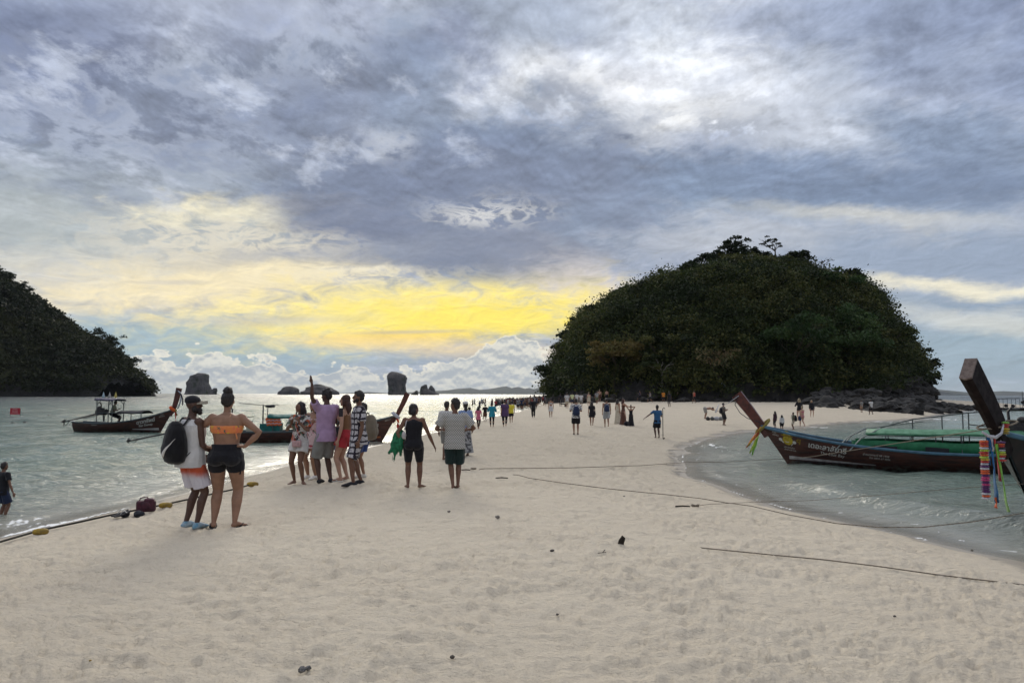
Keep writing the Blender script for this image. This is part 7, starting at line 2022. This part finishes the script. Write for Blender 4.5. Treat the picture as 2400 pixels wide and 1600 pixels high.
# ================================================================== bags and small things
def local_world(root, v):
    return root.matrix_world @ Vector(v) if False else (Matrix.Translation(root.location) @ Matrix.Rotation(root.rotation_euler.z, 4, 'Z')) @ Vector(v)
BG = 'bags carried or set down on the beach'
def backpack(pr, H, label, mat_, s=1.0, swoosh=False, back=-0.11, zc=0.66, voxel=0.011):
    c_ = local_world(pr, (0, back * H, zc * H))
    root = empty('backpack', c_, pr.rotation_euler.z, label, 'backpack', BG)
    mb = MB(); rings = []
    for z_, w_, d_ in ((-0.26, 0.10, 0.05), (-0.23, 0.17, 0.10), (-0.12, 0.195, 0.135), (0.02, 0.185, 0.125), (0.14, 0.15, 0.10), (0.22, 0.10, 0.065), (0.25, 0.05, 0.04)):
        rings.append([Vector((w_ * cos(a_) * s, (d_ * sin(a_) - 0.02) * s, z_ * s)) for a_ in np.linspace(0, 2 * pi, 25)[:-1]])
    mb.loft(rings)
    mb.ball((0, -0.10 * s, -0.09 * s), (0.14 * s, 0.07 * s, 0.12 * s))
    pb = remeshed('pack_body', mb, mat_, voxel, root, 2)
    for sd in (-1, 1):
        st = MB(); st.tube([Vector((sd * 0.085 * s, 0.04, 0.20 * s)), Vector((sd * 0.095, 0.11, 0.26 * s + 0.03)), Vector((sd * 0.10, 0.20, 0.20)), Vector((sd * 0.125, 0.235, 0.02)), Vector((sd * 0.155, 0.12, -0.14)), Vector((sd * 0.14, 0.03, -0.20 * s))], [(0.028, 0.008)] * 6, 8)
        st.build('shoulder_strap', mat_, root)
    if swoosh:
        sw = MB(); up_ = []; lo_ = []
        for u in np.linspace(0, 1, 14):
            x = -0.075 + 0.24 * u; zc_ = -0.19 + 0.24 * u ** 1.25 - 0.03 * sin(u * pi); th = 0.042 * sin(min(1, u * 1.05) * pi) * (1 - 0.7 * u) + 0.003
            def yy(xx, zz): return -(0.115 + 0.045) * s * sqrt(max(0.05, 1 - (xx / 0.22) ** 2)) - 0.045
            up_.append(Vector((x, yy(x, 0), zc_ + th))); lo_.append(Vector((x, yy(x, 0), zc_ - th)))
        from mathutils.bvhtree import BVHTree
        bt = BVHTree.FromPolygons([v.co for v in pb.data.vertices], [p.vertices for p in pb.data.polygons])
        rows = []
        for a_, b_ in zip(up_, lo_):
            row = []
            for q in (0.0, 0.33, 0.67, 1.0):
                v = a_.lerp(b_, q); hit = bt.ray_cast(Vector((v.x, -1.0, v.z)), Vector((0, 1, 0)))
                row.append((hit[0] + hit[1] * 0.006) if hit[0] is not None else Vector((v.x, -0.1, v.z)))
            rows.append(row)
        sw.loft(rows, closed=False, cap=False)
        sw.build('white_emblem', WHITE_RUB, root).modifiers.new('t', 'SOLIDIFY').thickness = 0.004
    return root
backpack(p1, H1, 'big black backpack with curved white emblem on back of the bearded man in the cap', cloth((0.008, 0.008, 0.010)), 1.12, True, back=-0.115, zc=0.655)
backpack(p8, H8, 'tan canvas backpack behind the man in the block print outfit', cloth((0.16, 0.13, 0.095)), 1.05, back=-0.11, zc=0.68)
o, Hm, *_ = MID['m1']; backpack(o, Hm, 'navy backpack on man in black and white print shirt', NAVY, 0.9, voxel=0.02)
o, Hm, *_ = MID['m3']; backpack(o, Hm, 'dark blue backpack on man in patterned vest', NAVY, 0.8, voxel=0.02)
o, Hm, *_ = MID['m17']; backpack(o, Hm, 'black backpack on man looking at his phone', BLACK, 0.8, voxel=0.02)
o, Hm, *_ = MID['c12']; backpack(o, Hm, 'black backpack on man in olive shirt by the inlet', BLACK, 0.8, voxel=0.02)
def soft_bag(p, r, label, mat_, name='bag', cat='bag', strap=None, rz=0.0, voxel=0.014):
    root = empty(name, p, rz, label, cat, BG)
    mb = MB(); mb.ball((0, 0, 0), r, 14, 10); mb.ball((0.0, 0, -r[2] * 0.3), (r[0] * 0.95, r[1], r[2] * 0.75), 14, 10)
    remeshed('bag_body', mb, mat_, voxel, root, 1, disp=(0.02, 8, 1))
    if strap:
        st = MB(); st.tube([Vector(q) for q in strap], 0.009, 6); st.build('strap', mat_, root)
    return root
o, Hm, *_ = MID['m2']; q = local_world(o, (0.10 * Hm, -0.03, 0.52 * Hm)); soft_bag(q, (0.10, 0.12, 0.16), 'black shoulder bag on right side of woman in short black dress', BLACK, strap=[(0, 0, 0.12), (-0.04, 0, 0.35), (-0.12, 0.02, 0.46)], voxel=0.02)
o, Hm, *_ = MID['c13']; q = local_world(o, (-0.14 * Hm, 0.02, 0.42 * Hm)); soft_bag(q, (0.13, 0.10, 0.17), 'blue beach bag held by woman in pink bikini', NAVY, strap=[(0, 0, 0.12), (0.04, 0, 0.3)], voxel=0.02)
q = on_ground(1469, 997) + Vector((0, 0, 0.12)); soft_bag(q, (0.18, 0.14, 0.16), 'small black bag on sand between the women in gowns', BLACK, voxel=0.025)
# white shoulder bag and green net bag of the woman in black
q = local_world(p9, (-0.115 * H9, -0.050 * H9, 0.635 * H9))
soft_bag(q, (0.045, 0.04, 0.075), 'white pouch on shoulder strap of the woman in black playsuit', cloth((0.50, 0.47, 0.47)), name='shoulder_bag', strap=[(0.0, 0, 0.05), (0.03, -0.02, 0.14), (0.045, 0.0, 0.24), (0.075, 0.06, 0.30)], voxel=0.010)
q = local_world(p9, (-0.165 * H9, 0.0, 0.66 * H9))
gb = empty('net_bag', q, 0, 'bunch of green netting hanging from left arm of the woman in black playsuit', 'bag', BG)
GREENB = material('green_net', (0.02, 0.19, 0.085), 0.6, 0.3, noise_scale=18, color2=(0.008, 0.075, 0.035), bump=1.0, bump_scale=26)
for k in range(9):
    a_ = random.uniform(0, 6.28); w_ = random.uniform(0.03, 0.05)
    dx_ = -0.02 - 0.028 * k if k < 6 else 0.03
    L_ = random.uniform(0.36, 0.56) if k < 7 else 0.42
    rings = []
    for u in np.linspace(0, 1, 9):
        cc = Vector((dx_ * u * 1.1 + 0.02 * sin(5 * u + k), 0.05 * sin(a_) * u + 0.02 * cos(4 * u + k), 0.06 - L_ * u))
        ww = (0.018 + w_ * sin(pi * min(u * 1.15, 1)) ** 0.8) * (1 + 0.25 * sin(9 * u + k))
        rings.append([cc + Vector((ww * (1 + 0.3 * cos(3 * t_ + k)) * cos(t_), ww * 0.8 * sin(t_), 0.02 * sin(3 * t_))) for t_ in np.linspace(0, 2 * pi, 13)[:-1]])
    mb = MB(); mb.loft(rings); mb.build('netting_fold', GREENB, gb)
mb = MB(); mb.tube([(-0.12, 0, -0.42), (-0.13, 0, -0.50), (-0.10, 0, -0.54), (-0.08, 0, -0.49)], 0.004, 5); mb.build('cord_end', GREENB, gb)
# bracelet is worn: part of the person; handbag of the woman with clasped hands
q = local_world(p3, (-0.035 * H3, 0.105 * H3, 0.495 * H3))
hb_ = empty('handbag', q, p3.rotation_euler.z, 'small pale pink handbag worn in front by the woman with clasped hands', 'handbag', BG)
pinkm = material('pale_pink_leather', (0.50, 0.31, 0.31), 0.5, 0.4, noise_scale=14)
mb = MB(); mb.box((0, 0, 0), (0.21, 0.06, 0.13)); ob = mb.build('bag_body', pinkm, hb_, smooth=False); bv = ob.modifiers.new('b', 'BEVEL'); bv.width = 0.02; bv.segments = 3
mb = MB(); mb.tube([(0.10, -0.01, 0.05), (0.12, -0.06, 0.22), (0.14, -0.14, 0.50)], 0.008, 6); mb.tube([(-0.10, -0.01, 0.05), (-0.03, 0.02, 0.20), (0.10, -0.05, 0.42)], 0.008, 6); mb.build('strap', pinkm, hb_)
# phone held up by someone behind the pointing man
ph = MB(); ph.box((0, 0, 0), (0.075, 0.01, 0.15)); o = ph.build('mobile_phone', material('phone_black', (0.012, 0.012, 0.02), 0.2, 0.5), smooth=False)
o.location = at(799, 966, 13.3); tag(o, 'dark mobile phone held behind back of the man in lilac t-shirt', 'phone')
# thin pole held by the man in the blue polo shirt
b_ = on_ground(1554, 1028); mb = MB(); mb.tube([(0, 0, 0), (0, 0, 1.30), (0.0, 0, 1.40), (0.06, 0, 1.46), (0.10, 0, 1.40)], 0.018, 8); mb.tube([(0.0, 0, 0.0), (0.08, -0.02, 0.04)], 0.03, 8)
o = mb.build('walking_pole', ENGM, loc=b_); tag(o, 'thin dark pole with hooked top beside the man in blue polo', 'pole')

# ------------------------------------------------------------------ rope with floats along the left waterline
def ground_line(pxs, lift=0.02, sub=6, wob=0.0):
    out = []
    for i in range(len(pxs) - 1):
        for k in range(sub):
            u = k / sub
            px = pxs[i][0] * (1 - u) + pxs[i + 1][0] * u; py = pxs[i][1] * (1 - u) + pxs[i + 1][1] * u
            p = on_ground(px, py); p.z += lift + 0.022; out.append(p)
    p = on_ground(*pxs[-1]); p.z += lift + 0.022; out.append(p)
    return out
mb = MB(); mb.tube(ground_line([(-60, 1296), (0, 1276), (95, 1248), (180, 1230), (250, 1214), (300, 1204), (395, 1185), (470, 1168), (560, 1148), (590, 1138)], 0.018), 0.016, 8)
tag(mb.build('float_rope', ROPEDK), 'thick dark rope with yellow floats lying along the left waterline', 'rope', 'mooring ropes')
YF = material('yellow_float', (0.40, 0.26, 0.03), 0.6, 0.35, noise_scale=12, color2=(0.20, 0.14, 0.04), bump=0.3, bump_scale=30)
def float_(px, py, label, L=0.15, r=0.055, rz=0.5):
    p = on_ground(px, py); p.z += r * 0.8
    mb = MB(); mb.tube([(-L, 0, 0), (-L * 0.85, 0, 0), (-L * 0.4, 0, 0), (L * 0.4, 0, 0), (L * 0.85, 0, 0), (L, 0, 0)], [r * 0.35, r * 0.75, r, r, r * 0.75, r * 0.35], 14)
    tag(mb.build('rope_float', YF, loc=p, rz=rz), label, 'float', 'yellow floats on the rope')
float_(95, 1252, 'yellow oval float nearest to the left picture edge', 0.105, 0.05, 0.35)
float_(388, 1189, 'ochre float beside the maroon bag', 0.11, 0.05, 0.3)
float_(592, 1139, 'orange float on sand between the couple and the talking group', 0.12, 0.055, 0.2)
# maroon bag, dark clothes, sandals
p = on_ground(342, 1199)
MAR = material('maroon_leather', (0.075, 0.014, 0.030), 0.5, 0.4, noise_scale=12, color2=(0.04, 0.010, 0.018), bump=0.4, bump_scale=25)
bg_ = empty('travel_bag', p, 0.35, 'maroon bag with handle lying at the waterline left of the couple', 'bag', BG)
mb = MB(); mb.box((0, 0, 0.10), (0.30, 0.16, 0.19)); mb.box((0.05, 0, 0.13), (0.16, 0.17, 0.20)); ob = mb.build('bag_body', MAR, bg_, smooth=False); bv = ob.modifiers.new('b', 'BEVEL'); bv.width = 0.03; bv.segments = 3
mb = MB(); mb.tube([(-0.11, 0, 0.18), (-0.09, 0, 0.235), (0.0, 0, 0.255), (0.05, 0, 0.21)], 0.010, 8); mb.build('handle', MAR, bg_)
mb = MB(); mb.ball((0, -0.085, 0.11), (0.075, 0.012, 0.07), 12, 8); mb.build('front_pocket', MAR, bg_)
p = on_ground(310, 1208)
mb = MB()
for k in range(6): mb.ball((random.uniform(-0.16, 0.16), random.uniform(-0.05, 0.05), 0.025), (random.uniform(0.06, 0.11), 0.06, random.uniform(0.03, 0.055)), 10, 8)
o = remeshed('crumpled_clothes', mb, cloth((0.020, 0.022, 0.030)), 0.012, None, 1, disp=(0.02, 14, 1)); o.location = p; o.rotation_euler = (0, 0, 0.35); tag(o, 'dark crumpled clothes between the maroon bag and the sandals', 'clothes')
p = on_ground(284, 1212)
sn = empty('sandals', p, 0.9, 'pair of black sandals with white straps at left end of the clothes', 'sandals')
for k in (-1, 1):
    mb = MB(); mb.loft([[(x, k * 0.05 + w_, z_), (x, k * 0.05 - w_, z_), (x, k * 0.05 - w_, z_ - 0.02), (x, k * 0.05 + w_, z_ - 0.02)] for x, w_, z_ in ((-0.13, 0.025, 0.04), (-0.05, 0.035, 0.05), (0.06, 0.045, 0.08), (0.13, 0.02, 0.11))]); mb.build('sole', SOLE, sn)
    mb = MB(); mb.tube([(-0.02, k * 0.05 + 0.04, 0.05), (0.02, k * 0.05 + 0.02, 0.12), (0.05, k * 0.05 - 0.04, 0.08)], 0.008, 6); mb.build('strap', WHITE_RUB, sn)

# ------------------------------------------------------------------ mooring ropes on the right
ROPEDK2 = material('brown_rope', (0.24, 0.20, 0.15), 0.9, 0.2, noise_scale=40, color2=(0.06, 0.05, 0.04))
def rope(pts, r, mat_, label, sag=0.0, name='mooring_rope'):
    mb = MB(); mb.tube(pts, r, 6); return tag(mb.build(name, mat_), label, 'rope', 'mooring ropes')
def catenary(a_, b_, sag, n=24):
    a_ = Vector(a_); b_ = Vector(b_)
    return [a_.lerp(b_, u) - Vector((0, 0, sag * 4 * u * (1 - u))) for u in [k / n for k in range(n + 1)]]
nr = R2.W((R2.neck[0] - 0.05, 0, R2.neck[1] + 0.10))
# long rope from stake to neck of the dark boat, passing over the other hull
k0 = on_ground(1122, 1102) + Vector((0, 0, 0.02))
w0 = on_ground(1500, 1094) + Vector((0, 0, 0.03))
rope([k0] + ground_line([(1135, 1102), (1330, 1100), (1500, 1094), (1610, 1086)], 0.02, 5) + [gpx(1700, 1082, 0.06), gpx(1850, 1074, 0.10)] + catenary(at(1900, 1070, 21.5), nr, 0.0, 12), 0.009, ROPEM,
     'pale rope running from half-buried stake across the inlet to the nearly black boat')
rope(ground_line([(1202, 1116), (1215, 1117), (1240, 1124), (1320, 1136), (1430, 1150), (1560, 1163), (1640, 1172), (1700, 1182), (1760, 1190)], 0.016, 6) + [at(px, py, yy) for px, py, yy in ((1850, 1206, 12.3), (1960, 1226, 11.6), (2060, 1235, 11.2), (2160, 1235, 10.9), (2280, 1222, 10.8), (2420, 1198, 10.8))], 0.0075, ROPEDK2,
     'dark rope curving over the sand and sagging above the right-hand shallows')
rope(ground_line([(1640, 1190), (1660, 1187), (1750, 1182)], 0.02, 4) + [at(px, py, yy) for px, py, yy in ((1900, 1172, 13.6), (2060, 1160, 13.0), (2230, 1145, 12.4), (2420, 1132, 11.9))], 0.005, ROPEM,
     'thin pale rope from the second stake stretching over the water to right edge')
rope(ground_line([(1640, 1286), (1700, 1292), (1820, 1304), (1930, 1314), (2060, 1330), (2200, 1350), (2420, 1376)], -0.006, 8), 0.0075, ROPEM, 'half-buried dark rope across sand in the lower right')
WOODDK = material('dark_driftwood', (0.035, 0.028, 0.022), 0.85, 0.2, noise_scale=20)
def stick(px, py, L, rz, label, r=0.02, tilt=0.0, name='stake', mat_=WOODDK):
    p = on_ground(px, py) + Vector((0, 0, 0.02))
    mb = MB(); mb.tube([(-L / 2, 0, -L / 2 * tilt), (0, 0, 0.008), (L / 2, 0, L / 2 * tilt)], [r, r * 1.1, r * 0.9], 8)
    return tag(mb.build(name, mat_, loc=p, rz=rz), label, 'stake', 'dark stakes lying in the sand')
stick(1092, 1103, 0.20, 0, 'short dark stake next to bare feet of the man in the dotted shirt', r=0.012)
stick(1176, 1122, 0.26, 0, 'dark flat stake at left end of the curving dark rope', r=0.012)
stick(1600, 1189, 0.24, 0, 'dark flat stake at start of the thin pale rope', r=0.012)
def knot(px, py, label):
    p = on_ground(px, py) + Vector((0, 0, 0.02)); mb = MB()
    for k in range(5):
        a_ = random.uniform(0, 6.28)
        mb.tube([Vector((0.05 * cos(t_ + a_) + random.uniform(-0.03, 0.03), 0.03 * sin(t_), 0.02 + 0.015 * sin(2 * t_))) for t_ in np.linspace(0, 6, 9)], 0.008, 6)
    tag(mb.build('rope_knot', ROPEM, loc=p), label, 'rope', 'mooring ropes')
knot(1110, 1102, 'tangled rope knot on sand beside the short stake')
knot(1630, 1190, 'loose rope knot right of the second flat stake')
# litter and stones
p = on_ground(1455, 1276)
mb = MB(); mb.raw([(-0.035, 0, 0.0), (0.03, 0.0, -0.01), (0.055, 0.0, 0.075), (0.02, 0, 0.105), (-0.02, 0.0, 0.05), (-0.035, 0.03, 0.0), (0.03, 0.03, -0.01), (0.055, 0.03, 0.075), (0.02, 0.03, 0.105), (-0.02, 0.03, 0.05)],
                  [(0, 1, 2, 3, 4), (9, 8, 7, 6, 5), (0, 5, 6, 1), (1, 6, 7, 2), (2, 7, 8, 3), (3, 8, 9, 4), (4, 9, 5, 0)]).build('wood_chunk', WOODDK, loc=p, smooth=False)
o = bpy.data.objects.get('wood_chunk'); tag(o, 'dark angular piece of wood standing up from the sand in lower middle', 'driftwood')
p = on_ground(1382, 1275); mb = MB(); mb.tube([Vector((0.055 * cos(t_), 0.03 * sin(t_), 0.012)) for t_ in np.linspace(2.6, 6.9, 12)], 0.005, 6)
tag(mb.build('shell_fragment', material('shell_white', (0.62, 0.58, 0.50)), loc=p), 'curved white shell fragment left of the angular wood piece', 'shell')
p = on_ground(1412, 1296); mb = MB(); mb.tube([(-0.05, 0, 0.004), (0, 0, 0.008), (0.03, 0, 0.04)], 0.004, 5); mb.tube([(0, 0, 0.008), (0.04, 0, 0.012)], 0.003, 5)
tag(mb.build('twig', WOODDK, loc=p), 'little forked twig below the angular wood piece', 'twig')
STN = material('grey_stone', (0.22, 0.20, 0.175), 0.9, 0.2, noise_scale=20, bump=0.6, bump_scale=40)
DKST = material('dark_stone', (0.13, 0.115, 0.10), 0.9, 0.2, noise_scale=20, bump=0.6, bump_scale=40)
GRST = material('gravel_grey', (0.24, 0.23, 0.22), 0.95, 0.2, noise_scale=60, color2=(0.07, 0.07, 0.07), bump=1.0, bump_scale=80)
def stone(px, py, s, label, mat_=STN):
    p = on_ground(px, py); bm = bmesh.new(); bmesh.ops.create_icosphere(bm, subdivisions=2, radius=s)
    sd_ = random.uniform(0, 50)
    for v in bm.verts:
        v.co *= 1 + 0.5 * mnoise.noise(v.co / s * 1.2 + Vector((sd_, 0, 0))); v.co.z *= 0.7
    me = bpy.data.meshes.new('stone'); bm.to_mesh(me); bm.free(); me.materials.append(mat_)
    o = bpy.data.objects.new('stone', me); link(o); o.location = p + Vector((0, 0, s * 0.3)); tag(o, label, 'stone', 'small stones on the sand')
stone(1052, 1199, 0.022, 'small brown stone below the man in the dotted shirt'); stone(1166, 1213, 0.034, 'pale grey stone in middle of the near sand')
stone(1463, 1164, 0.026, 'grey stone between the two right-hand ropes'); stone(1294, 1291, 0.022, 'brown pebble left of the white shell', DKST)
stone(708, 1571, 0.026, 'lump of grey gravel at the bottom of the picture', GRST); stone(722, 1566, 0.020, 'smaller grey lump right beside the gravel lump', GRST)
stone(1060, 1540, 0.016, 'tiny dark pebble at bottom centre', DKST); stone(2097, 1444, 0.012, 'tiny dark pebble in lower right sand', DKST); stone(1306, 1440, 0.012, 'tiny dark pebble in lower middle sand', DKST)
stone(2278, 1290, 0.020, 'dark bit of debris at right waterline', DKST); stone(212, 1548, 0.010, 'tiny ochre bit in the lower left sand', YF)
p = on_ground(1672, 984)
kt = empty('gear_heap', p, 0, 'heap of gear and pale bags on sand beside the bending man', 'gear')
for k, (dx_, m_, r_) in enumerate(((-0.45, ENGM, 0.16), (-0.1, METAL, 0.15), (0.25, cloth((0.4, 0.4, 0.42)), 0.24), (0.6, GREY, 0.22))):
    mb = MB(); mb.ball((dx_, 0, 0.12), (r_, 0.2, 0.16), 10, 8); mb.ball((dx_ + 0.1, 0.1, 0.1), (r_ * 0.8, 0.15, 0.12), 10, 8); mb.build('bundle', m_, kt)
p = on_ground(1506, 937)
mb = MB(); mb.loft([[(x, w_ * cos(a_), 0.18 + 0.14 * sin(a_) + 0.10 * abs(x / 2.0) ** 2) for a_ in np.linspace(0, 2 * pi, 13)[:-1]] for x, w_ in ((-1.9, 0.03), (-1.4, 0.22), (-0.7, 0.36), (0, 0.40), (0.7, 0.36), (1.4, 0.22), (1.9, 0.03))])
tag(mb.build('kayak', material('red_plastic', (0.34, 0.02, 0.02), 0.4, 0.4), loc=p), 'red kayak lying behind the ball players', 'kayak')
p = on_ground(1322, 953); mb = MB(); mb.box((0, 0, 0.35), (0.9, 0.6, 0.12)); mb.box((-0.4, 0, 0.6), (0.1, 0.6, 0.6)); mb.box((0.2, 0, 0.15), (0.3, 0.3, 0.3))
tag(mb.build('beach_seat', BLACK, loc=p, smooth=False), 'low dark beach seat left of the print shirt by the trees', 'seat')
p = hill_pt(1694, 925, y0=114); ns = empty('notice_board', p, 0, 'small pale notice board on post under the sparse orange tree', 'sign')
mb = MB(); mb.tube([(0, -0.5, 0), (0, -0.5, 2.0)], 0.04, 6); mb.build('post', WOODDK, ns)
mb = MB(); mb.box((0, -0.55, 2.0), (0.7, 0.04, 0.9)); mb.build('board', material('board_grey', (0.22, 0.25, 0.27)), ns, smooth=False)
mb = MB()
for k in range(4): mb.box((0, -0.575, 2.28 - 0.18 * k), (0.5, 0.01, 0.05))
mb.build('printed_lines', material('print_dark', (0.06, 0.06, 0.07)), ns, smooth=False)
# red warning board standing in the water on the left
b_ = gpx(35, 976); k_ = b_.y / F
sg = empty('warning_board', b_, 0, 'red warning board with pale lettering on two posts in the sea at far left', 'sign')
REDS = material('sign_red', (0.42, 0.02, 0.035), 0.5, 0.4); WS = material('sign_letters', (0.70, 0.45, 0.45))
mb = MB(); mb.box((0, 0, 12.5 * k_), (23 * k_, 0.04, 15 * k_)); mb.build('board', REDS, sg, smooth=False)
mb = MB(); mb.box((0, 0.01, 4.6 * k_), (23 * k_, 0.05, 1.2 * k_)); mb.box((0, 0.01, 20.6 * k_), (24 * k_, 0.05, 1.0 * k_)); mb.box((0, 0.01, 0.2 * k_), (34 * k_, 0.3, 1.2 * k_)); mb.build('frame', WHITE_RUB, sg, smooth=False)
for sd in (-1, 1):
    mb = MB(); mb.tube([(sd * 11.5 * k_, 0.02, -0.5), (sd * 11.5 * k_, 0.02, 19 * k_)], 0.03, 6); mb.build('post', ENGM, sg)
for i, (tx, zz, sz) in enumerate((('คำเตือน', 17.0, 3.2), ('ห้ามว่ายน้ำ', 13.2, 2.8), ('DANGER', 10.0, 3.0), ('NO SWIMMING', 6.6, 2.2))):
    cu = bpy.data.curves.new('lettering', 'FONT'); cu.body = tx; cu.size = sz * k_ * 1.1; cu.align_x = 'CENTER'; cu.extrude = 0.002
    tmp = bpy.data.objects.new('lettering', cu); COL.objects.link(tmp)
    me = bpy.data.meshes.new_from_object(tmp.evaluated_get(bpy.context.evaluated_depsgraph_get())); bpy.data.objects.remove(tmp)
    me.materials.clear(); me.materials.append(WS)
    o = bpy.data.objects.new('lettering', me); link(o, sg); o.rotation_euler = (pi / 2, 0, 0); o.location = (0, -0.025, zz * k_)
# buoy line
for i, (px, py, lb) in enumerate(((30, 991, 'leftmost dark buoy of the line below the warning board'), (58, 990, 'second dark buoy right of the warning board posts'), (84, 974, 'small dark buoy level with foot of the warning board'), (115, 973, 'dark buoy nearest to the propeller of the left boat'))):
    mb = MB(); mb.ball((0, 0, 0), (0.16, 0.12, 0.09), 10, 8); tag(mb.build('buoy', ENGM, loc=gpx(px, py)), lb, 'buoy', 'dark buoys on the left water')
